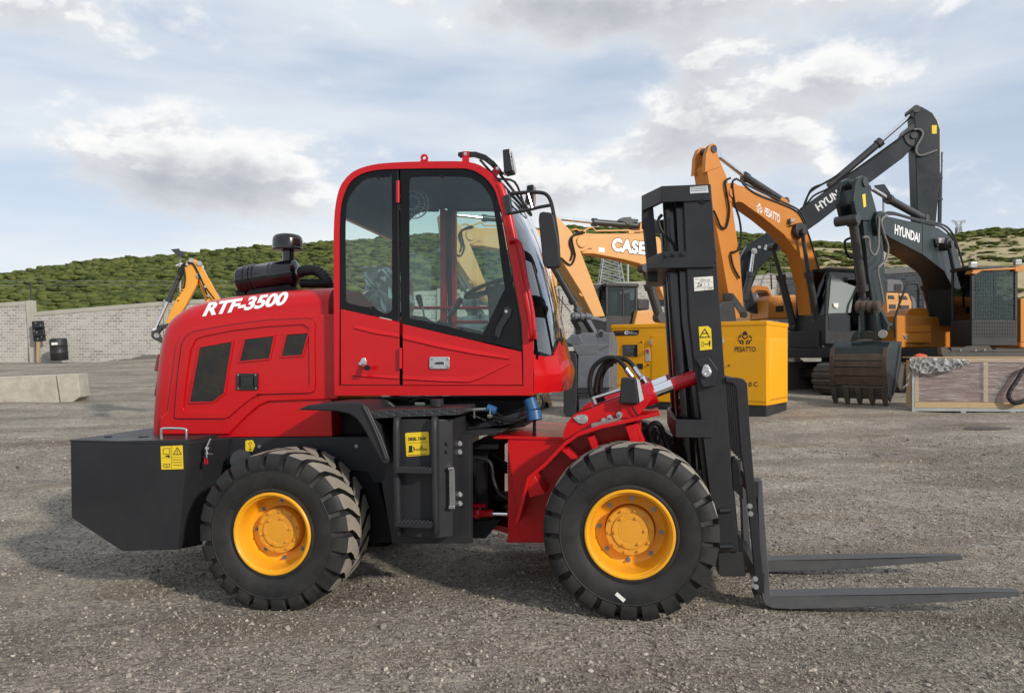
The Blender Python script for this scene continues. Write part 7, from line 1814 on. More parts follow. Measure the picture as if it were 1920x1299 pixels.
part(hy, 'clevis_pin', 'barrel', lambda mb: (boss(mb, fr, z9((1030, 485))[0], .13, .0, .60), boss(mb, fr, z9((990, 690))[0], .14, -.02, .62)), .01, parent=s)
part(hy, 'stick_decal', 'sticker', lambda mb: flat(mb, fr, .034, z9((1010, 555), (1028, 550), (1032, 622), (1018, 628))), parent=s, smooth=False)
boom = z9((1108, 730), (1112, 695), (1150, 676), (1190, 684), (1440, 741), (1500, 785), (1545, 870), (1605, 1095), (1612, 1290), (1545, 1290), (1520, 1085), (1470, 985), (1350, 893), (1170, 800), (1120, 760))
b = part(hy, 'boom', 'hygreen', lambda mb: mb.poly(fr, boom, .03, w + .22), .025)
part(hy, 'boom_pivot', 'hygreen', lambda mb: (boss(mb, fr, z9((1120, 715))[0], .34, -.03, w + .03),), .01, parent=b)
part(hy, 'boom_boss', 'barrel', lambda mb: boss(mb, fr, z9((1505, 832))[0], .20, -.22, w + .3), .01, parent=b)
part(hy, 'boom_weld', 'hygreen', lambda mb: mb.poly(fr, z9((1352, 722), (1356, 722), (1353, 892), (1349, 890)), .022, .03), parent=b)
ram(hy, fr, z9((1045, 510))[0], z9((1155, 578))[0], z9((1355, 690))[0], m_px(7.5, 21), w / 2)
ram(hy, fr, z9((1496, 835))[0], z9((1540, 1050))[0], z9((1600, 1290))[0], m_px(7.2, 22.5), -.2, rodmat='barrel')
ram(hy, fr, z9((1325, 920))[0], z9((1365, 1065))[0], z9((1425, 1310))[0], m_px(8, 23), w + .42, rodmat='barrel')
hoses(hy, fr, .08, .032, z9((1130, 665), (1175, 655), (1300, 690), (1440, 718), (1495, 745), (1530, 800), (1560, 890), (1590, 1000), (1605, 1090)), z9((1150, 665), (1210, 670), (1330, 705), (1450, 735), (1510, 790), (1545, 860)), mat='barrel', nm='pipe')
hoses(hy, fr, -.07, .034, z9((1105, 680), (1102, 780), (1100, 850), (1080, 895), (1055, 870), (1045, 800), (1015, 795)), z9((1150, 670), (1118, 700), (1130, 770), (1155, 850), (1145, 920), (1115, 950), (1097, 970)), mat='greyhose')
hoses(hy, fr, w, .034, z9((940, 800), (912, 820), (920, 880), (945, 912), (965, 890)))
part(hy, 'stick_pipe', 'greyhose', lambda mb: mb.tube([fr.P(*p, -.06) for p in z9((1097, 970), (1100, 1010), (1112, 1060), (1125, 1130), (1130, 1160))], .035, n=8), parent=s)
ram(hy, fr, z9((1020, 1160))[0], z9((1012, 1085))[0], z9((958, 705))[0], m_px(9.0, 19.5), .30, rodmat='barrel')
lettering(b, fr, .022, 'HYUNDAI', z9((1194, 720), (1334, 773), (1331, 826), (1192, 778)), bold=.03)
part(hy, 'boom_lamp', 'lens', lambda mb: mb.poly(fr, z9((1440, 798), (1476, 798), (1478, 828), (1444, 830)), -.12, .0), .02, parent=b)
part(hy, 'lamp_bracket', 'exdark', lambda mb: mb.poly(fr, z9((1430, 840), (1445, 800), (1480, 795), (1480, 834), (1444, 834), (1440, 852)), -.05, .01), .01, parent=b)
# linkage and bucket
bf = frame_at(1560, 19.6, 44)
def links(mb):
    mb.cyl(bf.P(*z17((530, 605))[0], .5), bf.P(*z17((880, 590))[0], .5), .13, n=16)
    for k in (560, 650, 740, 840): mb.cyl(bf.P(*z17((k - 28, 604))[0], .5), bf.P(*z17((k + 28, 602))[0], .5), .165, n=16)
part(hy, 'link_pin', 'rust', links, .01)
part(hy, 'bucket_link', 'hygreen', lambda mb: (mb.poly(bf, z17((560, 640), (640, 660), (650, 960), (600, 1060), (570, 1060), (590, 940)), .35, .6), mb.poly(bf, z17((770, 660), (820, 650), (860, 960), (830, 1060), (790, 960)), .35, .6), mb.poly(bf, z17((580, 980), (850, 960), (840, 1070), (570, 1080)), .3, .6), mb.poly(bf, z17((800, 640), (880, 640), (1000, 860), (990, 960), (900, 960)), .6, .8), mb.poly(bf, z17((620, 640), (800, 640), (820, 960), (620, 960)), .62, .7)), .015)
xb0 = bf.xz(1557, 700, 0)[0]; xb1 = bf.xz(1663, 700, 0)[0]; gb = G(bf.O.x, bf.O.y)
zt_ = bf.xz(1600, 640, .2)[1]
H = zt_ - gb
prof = [(.42, 1.0), (.20, .97), (.06, .90), (-.02, .76), (-.04, .62), (-.02, .45), (.04, .29)]
def shellf(mb):
    o_ = [(y, gb + H * t) for y, t in prof]; i_ = [(y + .04, z) for y, z in o_][::-1]
    mb.loft([[bf.L(xb0, y, z) for y, z in o_ + i_], [bf.L(xb1, y, z) for y, z in o_ + i_]])
bk = part(hy, 'bucket', 'hygreen', shellf, .008)
def wear(mb):
    for t0, t1, dz in ((.80, .70, 0), (.68, .60, 0), (.58, .46, 0), (.445, .31, 0)):
        def yat(t):
            for (ya, ta), (yb_, tb) in zip(prof[:-1], prof[1:]):
                if tb <= t <= ta: return ya + (yb_ - ya) * (ta - t) / (ta - tb)
            return .1
        L0 = [(xb0 + .10, t0), (xb1 - .08, t0), (xb1 - .08, t1), (xb0 + .10, t1)]
        mb.loft([[bf.L(x, yat(t) - .018, gb + H * t) for x, t in L0], [bf.L(x, yat(t) + .01, gb + H * t) for x, t in L0]])
part(hy, 'wear_plate', 'rust', wear, .006, parent=bk)
def edgep(mb):
    for x0_ in (xb0 - .01, xb1 - .10):
        for (ya, ta), (yb_, tb) in zip(prof[2:-1], prof[3:]):
            mb.loft([[bf.L(x0_, ya - .025, gb + H * ta), bf.L(x0_ + .11, ya - .025, gb + H * ta), bf.L(x0_ + .11, yb_ - .025, gb + H * tb), bf.L(x0_, yb_ - .025, gb + H * tb)], [bf.L(x0_, ya, gb + H * ta), bf.L(x0_ + .11, ya, gb + H * ta), bf.L(x0_ + .11, yb_, gb + H * tb), bf.L(x0_, yb_, gb + H * tb)]])
part(hy, 'edge_plate', 'rust', edgep, .004, parent=bk)
side = [(y, gb + H * t) for y, t in prof] + [(.30, gb + .08), (.80, gb + H * .30), (1.12, gb + H * .62), (1.20, gb + H * 1.0)]
def sides(mb):
    for x0_ in (xb0 + .001, xb1 - .04): mb.loft([[bf.L(x0_, y, z) for y, z in side], [bf.L(x0_ + .039, y, z) for y, z in side]])
part(hy, 'bucket_side', 'hygreen', sides, .006, parent=bk)
part(hy, 'side_rib', 'wornsteel', lambda mb: mb.loft([[bf.L(xb1 + .0, 1.0, gb + H * .95), bf.L(xb1 + .03, 1.0, gb + H * .95), bf.L(xb1 + .03, .40, gb + H * .16), bf.L(xb1, .40, gb + H * .16)], [bf.L(xb1 + .0, 1.05, gb + H * .95), bf.L(xb1 + .03, 1.05, gb + H * .95), bf.L(xb1 + .03, .46, gb + H * .16), bf.L(xb1, .46, gb + H * .16)]]), parent=bk)
part(hy, 'cutting_edge', 'wornsteel', lambda mb: mb.loft([[bf.L(x, .04, gb + H * .285), bf.L(x, .10, gb + H * .285), bf.L(x, .22, gb + .16), bf.L(x, .17, gb + .15)] for x in (xb0 + .02, xb1 + .0)]), .004, parent=bk)
for k in range(5):
    xk = xb0 + .08 + (xb1 - xb0 - .16) * k / 4
    part(hy, 'tooth', 'wornsteel', lambda mb: mb.loft([[bf.L(xk - .07, -.02, gb + H * .27), bf.L(xk + .07, -.02, gb + H * .27), bf.L(xk + .07, .10, gb + H * .27), bf.L(xk - .07, .10, gb + H * .27)], [bf.L(xk - .065, .05, gb + .16), bf.L(xk + .065, .05, gb + .16), bf.L(xk + .065, .19, gb + .17), bf.L(xk - .065, .19, gb + .17)], [bf.L(xk - .035, .17, gb - .03), bf.L(xk + .035, .17, gb - .03), bf.L(xk + .035, .21, gb - .02), bf.L(xk - .035, .21, gb - .02)]]), .004, parent=bk)
part(hy, 'bucket_ear', 'hygreen', lambda mb: [mb.poly(bf, e, .18, .3) for e in (z17((430, 1120), (480, 990), (560, 950), (560, 1080), (480, 1110)), z17((760, 1110), (800, 1000), (880, 930), (960, 960), (980, 1040), (900, 1080)))], .01, parent=bk)
part(hy, 'ear_pin', 'boltsteel', lambda mb: mb.cyl(bf.P(*z17((920, 1010))[0], .10), bf.P(*z17((920, 1010))[0], .2), .11, n=16), .01, parent=bk)
# house, toolbox, cab
hf = Frame(fr.L(4.2, -1.55, 0), -38); g = G(*hf.L(2, 1, 0).xy)
part(hy, 'turntable', 'exdark', lambda mb: (mb.box(hf, -.6, 4.6, -.2, 2.9, g + 1.05, g + 1.35), mb.cyl(hf.L(1.6, 1.4, g + .7), hf.L(1.6, 1.4, g + 1.05), .75, n=28), mb.box(hf, .2, 3.2, .5, 2.5, g + .42, g + .7)), .02)
part(hy, 'house', 'pesorange', lambda mb: mb.box(hf, 2.4, 5.2, .1, 2.9, g + 1.36, g + 2.35), .07, seg=3)
for y0 in (-.1, 2.3): track(hy, hf, -1.2, 4.0, y0, y0 + .62, g, .86)
tf = frame_at(1690, 23.5, -12)
part(hy, 'tool_box', 'pesorange', lambda mb: (mb.poly(tf, z17((1165, 985), (1205, 895), (1650, 880), (1645, 985)), .0, .8), mb.poly(tf, z17((1140, 1070), (1170, 995), (1652, 990), (1652, 1140), (1140, 1140)), -.03, .8)), .03, seg=3)
part(hy, 'tank_cover', 'pesorange', lambda mb: mb.poly(tf, z17((1240, 890), (1290, 690), (1345, 625), (1590, 615), (1640, 880)), .5, 1.5), .03, seg=3)
part(hy, 'side_lamp', 'lens', lambda mb: mb.poly(tf, z17((1235, 1030), (1305, 1025), (1305, 1095), (1265, 1095)), -.06, .0), .02)
part(hy, 'handrail', 'exdark', lambda mb: mb.tube([tf.P(*p, -.1) for p in z17((1110, 1060), (1098, 800), (1170, 560), (1275, 270), (1320, 245), (1430, 250), (1455, 300), (1452, 610))], .034, n=8))
part(hy, 'hand_mirror', 'exdark', lambda mb: mb.ball(tf.P(*z17((1015, 880))[0], -.1), .12, 12))
ef = frame_at(1680, 27.0, -6)
eo = thing('tracked_excavator', 'pale orange rear engine hood with dark vents behind the toothed bucket', 'excavator', world_at(1680, 690, 27.5))
part(eo, 'engine_hood', 'caseorange', lambda mb: (mb.poly(ef, z17((965, 470), (975, 530), (1000, 1010), (1165, 1000), (1165, 395), (978, 388)), 0, 1.8), mb.poly(ef, z17((1168, 395), (1305, 400), (1358, 530), (1360, 640), (1290, 880), (1168, 1000)), .02, 1.8)), .04)
part(eo, 'hood_vent', 'exdark', lambda mb: [mb.poly(ef, v, -.02, .03) for v in (z17((1005, 430), (1085, 432), (1105, 485), (1005, 482)), z17((1165, 435), (1270, 438), (1305, 488), (1185, 486)), z17((1022, 565), (1120, 565), (1120, 632), (1022, 632)), z17((1195, 578), (1320, 578), (1320, 630), (1195, 632)), z17((1020, 705), (1115, 708), (1070, 800), (1022, 850)), z17((1192, 705), (1280, 705), (1280, 860), (1230, 880)))], .01)
part(eo, 'exhaust_box', 'greysteel', lambda mb: mb.poly(ef, z17((980, 200), (1020, 188), (1195, 195), (1230, 250), (1230, 380), (980, 385)), .5, 1.6), .05)
part(eo, 'exhaust_slot', 'exdark', lambda mb: [mb.poly(ef, z17((1095 + 24 * i, 260), (1109 + 24 * i, 260), (1109 + 24 * i, 360), (1095 + 24 * i, 360)), .48, .52) for i in range(5)])
part(eo, 'counterweight', 'greysteel', lambda mb: mb.poly(ef, z17((1330, 420), (1400, 470), (1430, 560), (1425, 640), (1362, 640), (1358, 530)), .3, 1.8), .03)
part(eo, 'turntable', 'exdark', lambda mb: mb.box(ef, ef.xz(1660, 640)[0], ef.xz(1660, 640)[0] + 4, 0, 2.6, ef.xz(1660, 660)[1], ef.xz(1660, 626)[1]), .02)
for y0 in (0, 1.9): track(eo, ef, ef.xz(1650, 640)[0], ef.xz(1650, 640)[0] + 4.2, y0, y0 + .6, G(ef.O.x, 28), .85)
cfr = frame_at(1820, 22.2, -6)
c4, dm = cab(hy, cfr, 1822, 500, 1908, 648, .9, 600, roof='exdark', grille=True)
part(hy, 'roof_rim', 'pesorange', lambda mb: (mb.poly(cfr, z10((1570, 222), (1585, 200), (1860, 182), (1865, 196), (1640, 205), (1600, 228)), -.10, .2), mb.poly(cfr, z10((1862, 178), (1920, 168), (1925, 205), (1864, 212)), -.08, .3)), .01, parent=c4)
for p in z10((1590, 163), (1888, 146)): part(hy, 'roof_lamp', 'lens', lambda mb: (mb.poly(cfr, [(p[0] - 6, p[1] - 5), (p[0] + 6, p[1] - 5.5), (p[0] + 6, p[1] + 6), (p[0] - 6, p[1] + 6.5)], -.16, -.02)), .03, parent=c4)
part(hy, 'door_plate', 'pesorange', lambda mb: mb.poly(cfr, z10((1898, 390), (1960, 385), (1960, 680), (1898, 680)), .0, .9), .02)
# solar floodlight on a pole between the machines
sp_ = thing('solar_lamp', 'small solar floodlight on a thin pole rising between the two dark booms', 'lamp', world_at(1656, 690, 30))
sf = frame_at(1656, 30.0, 20)
part(sp_, 'pole', 'galv', lambda mb: mb.cyl(world_at(1656, 690, 30), sf.P(*z9((1130, 545))[0]), .05, n=8))
def panel_(fr_, pts, dy, th=.05):
    def fn(mb):
        q = [fr_.P(*p, y) for p, y in zip(pts, dy)]; mb.loft([q, [p + Vector((0, 0, -th)) for p in q]])
    return fn
part(sp_, 'solar_panel', 'exdark', panel_(sf, z9((1072, 503), (1135, 495), (1168, 543), (1105, 552)), (.35, .35, -.35, -.35)), .01)

# ---------------------------------------------------------------- generator set
gf = frame_at(1438, 16.6, 35); g = 0
gn = thing('generator_set', 'bright yellow boxed generator with control screen and black base behind the mast', 'generator', gf.P(1438, 783), gf.psi)
def xz_(u, v, y=0): return gf.xz(u, v, y)
gx0 = xz_(1147, 650)[0]; gx1 = 0.0; zb_, zm_, zt2 = xz_(1438, 783)[1], xz_(1438, 761)[1], xz_(1438, 603)[1]
gd = 1.75
part(gn, 'base_frame', 'exdark', lambda mb: mb.box(gf, gx0 + .02, -.02, .03, gd - .03, zb_, zm_), .01)
part(gn, 'forklift_slot', 'ink', lambda mb: [mb.box(gf, a, a + .3, .0, .04, zb_ + .07, zb_ + .18) for a in (-.9, -2.6)], parent=None)
can = part(gn, 'canopy', 'genset', lambda mb: mb.box(gf, gx0, gx1, 0, gd, zm_ + .001, zt2), .02, seg=3)
part(gn, 'roof_cap', 'genset', lambda mb: mb.box(gf, gx0 - .015, gx1 + .015, -.015, gd + .015, zt2 - .08, zt2 + .025), .02, parent=can)
part(gn, 'air_scoop', 'genset', lambda mb: mb.loft([[gf.L(.0, .15, zt2 - .35), gf.L(.0, gd - .1, zt2 - .35), gf.L(.0, gd - .1, zm_ + .1), gf.L(.0, .15, zm_ + .1)], [gf.L(.03, .35, zt2 - .42), gf.L(.03, gd - .15, zt2 - .42), gf.L(.03, gd - .15, zm_ + .15), gf.L(.03, .22, zm_ + .15)]]), .005, parent=can)
def doors(mb):
    for q in (z15((930, 630), (1335, 625), (1340, 1270), (935, 1290)), z15((1460, 545), (1740, 540), (1790, 1280), (1462, 1290)), z7((1395, 150), (1735, 145), (1742, 640), (1400, 620))):
        q2 = [gf.xz(u, v, 0) for u, v in q]; mb.prism(gf, q2, -.012, .0)
gdoor = part(gn, 'access_door', 'genset', doors, .004)
part(gn, 'brand_plate', 'ink', lambda mb: flat(mb, gf, -.006, z15((875, 482), (1265, 466), (1262, 525), (1235, 548), (875, 558))), parent=can, smooth=False)
mb = MB(); letter(mb, gf, -.009, 'Powered by', z15((895, 490), (1028, 484), (1028, 512), (895, 518)), .0); mb.build('plate_lettering', paint('orange_ink', (.5, .13, .05), .5), can, smooth=False)
mb = MB(); letter(mb, gf, -.009, 'C', z15((1045, 484), (1098, 482), (1098, 536), (1045, 538)), .09); letter(mb, gf, -.009, 'Power', z15((1105, 490), (1175, 487), (1175, 506), (1105, 510)), .01); letter(mb, gf, -.009, 'Technology', z15((1105, 512), (1240, 508), (1240, 530), (1105, 534)), .01); mb.build('plate_mark', M['white'], can, smooth=False)
scr = part(gn, 'control_screen', 'gloss_black', lambda mb: mb.poly(gf, z15((1015, 690), (1240, 690), (1240, 870), (1018, 862)), -.03, -.012), .008)
mb = MB()
for k in range(4): flat(mb, gf, -.0305, rect(*z15((1085 + 26 * k, 770))[0], *z15((1100 + 26 * k, 795))[0]))
for k in range(3): flat(mb, gf, -.0305, rect(*z15((1080 + 44 * k, 715))[0], *z15((1110 + 44 * k, 745))[0]))
mb.build('screen_key', M['greysteel'], scr, smooth=False)
part(gn, 'door_hinge', 'steel', lambda mb: [mb.box(gf, xz_(*z15((x, y))[0])[0] - .03, xz_(*z15((x, y))[0])[0] + .03, -.04, -.0125, xz_(*z15((x, y))[0])[1] - .07, xz_(*z15((x, y))[0])[1] + .07) for x, y in ((926, 735), (1450, 650), (930, 1275))] + [mb.poly(gf, z7((1396, 142), (1408, 142), (1408, 182), (1396, 182)), -.04, -.0125)], .005)
part(gn, 'stop_button', 'redlens', lambda mb: mb.cyl(gf.P(*z15((1390, 785))[0], -.012), gf.P(*z15((1390, 785))[0], -.05), .045, n=16))
part(gn, 'button_plate', 'foil', lambda mb: (mb.poly(gf, z15((1362, 830), (1430, 830), (1432, 940), (1362, 940)), -.016, -.0), mb.poly(gf, z15((1360, 750), (1425, 748), (1428, 825), (1360, 825)), -.018, -.0)), .004)
part(gn, 'door_lock', 'exdark', lambda mb: (mb.poly(gf, z15((1230, 975), (1320, 972), (1322, 1052), (1230, 1055)), -.03, -.0), mb.poly(gf, z15((868, 640), (908, 638), (908, 690), (868, 690)), -.02, -.0), boss(mb, gf, z15((1395, 995))[0], .025, -.03, 0, 10), boss(mb, gf, z15((1295, 648))[0], .022, -.03, 0, 10), boss(mb, gf, z7((1446, 355))[0], .022, -.03, 0, 10), boss(mb, gf, z15((885, 995))[0], .022, -.03, 0, 10)), .004)
mb = MB(); emblem(mb, gf, -.016, *z7((1572, 140))[0], 13.2); 
letter(mb, gf, -.016, 'PESATTO', z7((1492, 208), (1657, 208), (1657, 248), (1492, 250)), .018); mb.build('emblem', M['ink'], gdoor, smooth=False)
mb = MB(); letter(mb, gf, -.016, '0 C', z7((1602, 484), (1672, 483), (1672, 520), (1602, 522)), .02); mb.build('power_rating', M['ink'], gdoor, smooth=False)

# ---------------------------------------------------------------- crate
kf = frame_at(1710, 17.6, 6)
ck = thing('wooden_crate', 'long shrink-wrapped timber crate with brown sides on the ground by the bucket', 'crate', kf.P(1710, 774), kf.psi)
kx0 = 0.0; kx1 = kf.xz(2080, 700)[0]; kz0 = kf.xz(1712, 772)[1]; kz1 = kf.xz(1712, 671)[1]; kd = 0.5
brown = paint('brown_panel', (0.15, 0.075, 0.058), .5, var=.2, scale=2)
part(ck, 'end_board', 'wood', lambda mb: mb.box(kf, .047, .078, .06, kd - .05, kz0 + .1, kz1 - .05))
part(ck, 'panel', brown, lambda mb: mb.box(kf, .08, kx1 - .08, .04, kd - .04, kz0 + .1, kz1 - .05))
part(ck, 'batten', 'wood', lambda mb: (mb.box(kf, .06, kx1, -.01, .03, kz0 + .10, kz0 + .24), mb.box(kf, .06, kx1, -.01, .03, kz1 - .10, kz1), mb.box(kf, 1.60, 1.70, -.015, .025, kz0 + .245, kz1 - .105), mb.box(kf, .06, .15, -.015, .025, kz0 + .245, kz1 - .105)), .004)
part(ck, 'lid', 'wood', lambda mb: mb.box(kf, -.02, kx1, -.02, kd, kz1 + .001, kz1 + .03), .004)
part(ck, 'skid', 'galv', lambda mb: (mb.box(kf, .0, kx1, .0, .1, kz0 + .02, kz0 + .098), [mb.box(kf, a, a + .12, .0, kd, kz0 - .06, kz0 + .018) for a in (.02, 1.1, 2.2, 3.3)], mb.box(kf, -.012, .045, -.03, .05, kz0 - .06, kz1)), .004)
wrapm = None
def wrap_mat():
    m, nt, b = new_mat('stretch_film'); N, L = nt.nodes, nt.links
    tc = N.new('ShaderNodeTexCoord'); mp = N.new('ShaderNodeMapping'); L.new(tc.outputs['Object'], mp.inputs[0]); mp.inputs['Scale'].default_value = (.8, 1, 13); mp.inputs['Rotation'].default_value = (0, .12, 0)
    n = N.new('ShaderNodeTexNoise'); n.inputs['Scale'].default_value = 2.0; n.inputs['Detail'].default_value = 8; n.inputs['Roughness'].default_value = .7; L.new(mp.outputs[0], n.inputs['Vector'])
    r = N.new('ShaderNodeMapRange'); L.new(n.outputs[0], r.inputs[0]); r.inputs[1].default_value = .48; r.inputs[2].default_value = .75; r.inputs[3].default_value = .10; r.inputs[4].default_value = .62
    t = N.new('ShaderNodeBsdfTransparent'); b.inputs['Base Color'].default_value = (.55, .50, .49, 1); b.inputs['Roughness'].default_value = .2
    bp = N.new('ShaderNodeBump'); bp.inputs['Strength'].default_value = .6; bp.inputs['Distance'].default_value = .02; L.new(n.outputs[0], bp.inputs['Height']); L.new(bp.outputs[0], b.inputs['Normal'])
    mx = N.new('ShaderNodeMixShader'); L.new(r.outputs[0], mx.inputs[0]); L.new(t.outputs[0], mx.inputs[1]); L.new(b.outputs[0], mx.inputs[2]); L.new(mx.outputs[0], N['Material Output'].inputs[0]); return m
film = wrap_mat()
part(ck, 'stretch_wrap', film, lambda mb: mb.box(kf, .05, kx1 - .05, -.03, -.022, kz0 + .25, kz1 - .02), smooth=False)
crum = glass_mat('crumpled_film', (0.6, 0.6, 0.6), 0.14, 5.0, film=((0.55, 0.53, 0.51), 0.42))
def sheet_of_film(pts_rows, seed, amp):
    rr = random.Random(seed); mb = MB(); n = 26; rows = []
    for row in pts_rows:
        q = []
        for i in range(n + 1):
            t = i / n * (len(row) - 1); k = min(int(t), len(row) - 2); f_ = t - k
            u = row[k][0] + (row[k + 1][0] - row[k][0]) * f_; v = row[k][1] + (row[k + 1][1] - row[k][1]) * f_
            q.append(kf.P(u + rr.uniform(-1.2, 1.2), v + rr.uniform(-1.0, 1.0), -.06 - rr.random() * amp))
        rows.append(q)
    m = len(rows); mb.add([p for r in rows for p in r], [[j * (n + 1) + i, j * (n + 1) + i + 1, (j + 1) * (n + 1) + i + 1, (j + 1) * (n + 1) + i] for j in range(m - 1) for i in range(n)])
    return mb
top_, bot_ = z10((1160, 790), (1250, 780), (1380, 788), (1480, 790), (1560, 800)), z10((1160, 850), (1220, 888), (1310, 890), (1420, 870), (1500, 850), (1550, 830))
rows_ = []
for k in range(7):
    f_ = k / 6; row = []
    for i in range(9):
        t = i / 8
        def at(pl):
            x = t * (len(pl) - 1); j = min(int(x), len(pl) - 2); g_ = x - j; return (pl[j][0] + (pl[j + 1][0] - pl[j][0]) * g_, pl[j][1] + (pl[j + 1][1] - pl[j][1]) * g_)
        a_, b_ = at(top_), at(bot_); row.append((a_[0] + (b_[0] - a_[0]) * f_, a_[1] + (b_[1] - a_[1]) * f_))
    rows_.append(row)
sheet_of_film(rows_, 4, .16).build('loose_film', crum, ck, smooth=False)
sheet_of_film([z10((1150, 840 + 30 * k), (1172 - 10 * k, 845 + 30 * k)) if k < 5 else z10((1100, 985), (1118, 990)) for k in range(6)], 9, .12).build('hanging_film', crum, ck, smooth=False)
bag = thing('tool_frame', 'long dark steel attachment frame lying on top of the timber crate', 'steel frame', kf.L(2, .5, kz1 + .03), kf.psi)
part(bag, 'rail', 'wornsteel', lambda mb: (mb.poly(kf, z10((1365, 715), (1400, 715), (1440, 745), (1960, 750), (1960, 785), (1395, 785), (1372, 765)), .05, .25), mb.poly(kf, z10((1430, 715), (1560, 715), (1580, 705), (1690, 705), (1710, 730), (1960, 732), (1960, 748), (1440, 745)), .10, .42)), .01)
part(bag, 'rail_bolt', 'boltsteel', lambda mb: [boss(mb, kf, p, .02, .03, .06, 8) for p in z10((1600, 735), (1660, 732), (1500, 735))])
rg = thing('orange_rag', 'crumpled orange rag on the near corner of the crate lid', 'rag', kf.P(*z10((1230, 772))[0], .1))
mb = MB(); rr = random.Random(2); c0 = kf.P(*z10((1230, 768))[0], .15)
mb.loft([[c0 + Vector((math.cos(t) * r * rr.uniform(.7, 1.2), math.sin(t) * r * .6, h + rr.uniform(-.015, .015))) for t in [2 * math.pi * i / 12 for i in range(12)]] for r, h in ((.15, -.03), (.14, .0), (.08, .02), (.03, .035))]); mb.build('cloth', paint('orange_cloth', (.6, .09, .03), .7), rg)
hs = thing('corrugated_hose', 'black corrugated hose hanging in front of the timber crate', 'hose', kf.P(1898, 752, -.2))
mb = MB(); mb.tube([kf.P(*p, -.15) for p in z10((1960, 850), (1915, 870), (1870, 940), (1830, 1000), (1818, 1045), (1850, 1082), (1900, 1080), (1960, 1050))], lambda t: .05 * (1 + .08 * math.sin(t * 300)), n=10, smooth=22); mb.build('tube', M['rubber'], hs)
df = thing('flat_sheet', 'flat dark scrap sheet lying on the gravel before the timber crate', 'scrap sheet', (0, 0, 0))
c0 = world_at(1845, 806, 1386 * 1.45 / (806 - 668)); c0.z = G_n(c0.x, c0.y)
mb = MB(); mb.loft([[c0 + Vector((x, y, h)) for x, y in ((-.45, -.15), (.1, -.25), (.5, -.05), (.3, .25), (-.2, .22))] for h in (-.01, .025)]); mb.build('sheet', M['wornsteel'], df)

# ---------------------------------------------------------------- backhoe arm on the left
bf0 = frame_at(350, 14.5, -20)
bh = thing('backhoe_loader', 'amber backhoe with folded arm rising behind the red hood', 'backhoe', bf0.L(1.6, .3, G(*bf0.L(1.6, .3, 0).xy)), bf0.psi)
w = .32
b = part(bh, 'dipper_arm', 'backhoe', lambda mb: mb.poly(bf0, z11((1440, 325), (1460, 292), (1495, 268), (1530, 278), (1556, 292), (1572, 296), (1578, 325), (1560, 360), (1545, 470), (1455, 640), (1420, 690), (1330, 780), (1295, 780), (1340, 660), (1425, 500), (1450, 380)), 0, w), .015)
part(bh, 'boom', 'backhoe', lambda mb: mb.poly(bf0, z11((1540, 300), (1572, 296), (1582, 335), (1650, 450), (1725, 590), (1800, 760), (1700, 760), (1620, 640), (1590, 560), (1560, 480), (1545, 420)), .05, w - .05), .015)
part(bh, 'arm_pin', 'boltsteel', lambda mb: [boss(mb, bf0, p, .05, -.03, w + .03, 14) for p in z11((1497, 285), (1560, 308), (1556, 405), (1225, 872))])
ram(bh, bf0, z11((1215, 830))[0], z11((1318, 602))[0], z11((1440, 332))[0], m_px(4.8, 14.5), w / 2)
ram(bh, bf0, z11((1578, 335))[0], z11((1655, 490))[0], z11((1735, 600))[0], m_px(4.2, 14.5), w / 2)
part(bh, 'bucket_link', 'exdark', lambda mb: mb.poly(bf0, z11((1183, 838), (1215, 830), (1250, 790), (1330, 778), (1330, 808), (1270, 815), (1240, 850), (1260, 890), (1300, 920), (1290, 945), (1200, 900), (1183, 880)), .0, w), .01)
hoses(bh, bf0, -.03, .016, z11((1480, 300), (1440, 330), (1450, 420), (1440, 500)), z11((1470, 310), (1510, 310), (1550, 380), (1590, 470), (1630, 580)), z11((1550, 400), (1580, 450), (1640, 540), (1680, 590)), z11((1445, 310), (1405, 350), (1400, 390), (1425, 400), (1445, 380)))
part(bh, 'arm_decal', 'ink', lambda mb: [mb.ball(bf0.P(*p, -.002), .02, 6) for p in z11((1395, 600), (1400, 560), (1410, 540), (1425, 520), (1432, 500))], parent=b)
part(bh, 'hose_clip', 'boltsteel', lambda mb: [boss(mb, bf0, p, .028, -.05, .0, 8) for p in z11((1462, 316), (1605, 490), (1632, 560))], parent=b)
hb_ = Frame(bf0.L(1.7, -.5, 0), -20); g = G(*hb_.O.xy)
part(bh, 'body', 'backhoe', lambda mb: (mb.box(hb_, .0, 3.4, .2, 1.2, g + .7, g + 1.25)), .05)
for x, r in ((.6, .62), (2.9, .45)):
    for y0 in (0, 1.2):
        mb = MB(); mb.lathe(hb_.L(x, y0, g + r), hb_.R, [(.12, 0), (r * .5, .02), (r * .8, 0), (r, .06), (r, .3), (r * .8, .36), (.12, .34)], n=32, caps=True); mb.build('wheel', M['rubber'], bh)
ls = thing('solar_lamp', 'small solar floodlight on a white stalk beside the amber backhoe arm', 'lamp', world_at(338, 690, 16.0))
lf2 = frame_at(338, 16.0, 20)
part(ls, 'pole', 'galv', lambda mb: mb.cyl(world_at(338.5, 690, 16.0), lf2.P(*z11((1410, 250))[0]), .022, n=8))
part(ls, 'solar_panel', 'exdark', panel_(lf2, z11((1338, 198), (1398, 191), (1447, 244), (1402, 254)), (.12, .12, -.12, -.12), .015), .004)
part(ls, 'camera_arm', 'white', lambda mb: (mb.cyl(lf2.P(*z11((1380, 325))[0]), lf2.P(*z11((1425, 312))[0]), .02, n=8), mb.ball(lf2.P(*z11((1425, 345))[0]), .035, 8)))

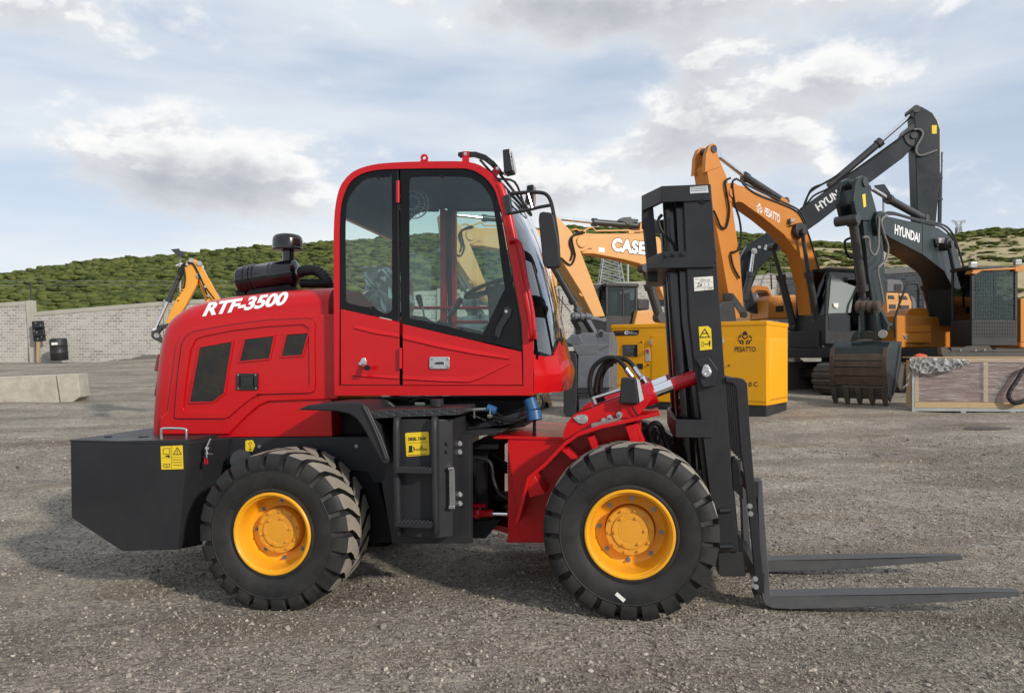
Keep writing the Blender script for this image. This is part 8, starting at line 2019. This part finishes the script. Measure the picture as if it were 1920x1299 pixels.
# ---------------------------------------------------------------- left yard objects
jf = frame_at(148, 20.0, -14)
jb = thing('concrete_barrier', 'long weathered concrete barrier with a square end block at the edge of the yard', 'barrier', jf.P(60, 760), jf.psi)
jf2 = frame_at(104, 20.2, -6)
part(jb, 'end_block', 'barrier', lambda mb: mb.poly(jf2, z1((14, 905), (136, 901), (152, 1032), (100, 1067), (38, 1064)), -.02, .6), .03)
part(jb, 'barrier_body', 'barrier', lambda mb: mb.poly(jf2, [(-260, 716), (106, 702), (113, 756), (60, 761), (0, 767), (-260, 778)], .05, .55), .03)
dr = thing('plastic_drum', 'black plastic drum with a white label standing against the block wall', 'drum', world_at(110, 676, 44))
dc0 = world_at(112, 675.5, 43.7); dc1 = world_at(109, 635, 43.7)
mb = MB(); ax_ = (dc1 - dc0).normalized(); hL = (dc1 - dc0).length; mb.lathe(dc0, ax_, [(.001, 0), (.44, 0), (.46, .03), (.46, hL * .3), (.475, hL * .32), (.46, hL * .34), (.46, hL * .66), (.475, hL * .68), (.46, hL * .7), (.46, hL * .95), (.42, hL), (.001, hL)], n=28); mb.build('body', M['rubber'], dr)
mb = MB(); dfm = frame_at(102, 43.2, 0); flat(mb, dfm, 0, z11((402, 928), (450, 926), (452, 945), (403, 948))); mb.build('label', M['paper'], dr, smooth=False)
sg2 = thing('traffic_signal_head', 'black three-section panel on a wooden stake leaning at the concrete pillar', 'signal panel', world_at(72, 678, 44.4))
sf2 = frame_at(72, 44.4, 0)
part(sg2, 'panel', 'ink', lambda mb: mb.poly(sf2, z11((246, 761), (330, 757), (350, 915), (260, 920)), -.05, .12), .03)
part(sg2, 'shelf', 'exdark', lambda mb: [mb.poly(sf2, q, -.3, -.05) for q in (z11((255, 806), (335, 802), (336, 808), (256, 813)), z11((262, 868), (342, 864), (343, 870), (263, 875)))], .01)
part(sg2, 'stud', 'boltsteel', lambda mb: [boss(mb, sf2, p, .05, -.08, -.05, 10) for p in z11((280, 775), (317, 792), (287, 848), (325, 882), (295, 898), (268, 835))])
part(sg2, 'stake', 'wood', lambda mb: mb.poly(sf2, z11((284, 920), (308, 920), (300, 1080), (284, 1080)), 0, .12), .01)
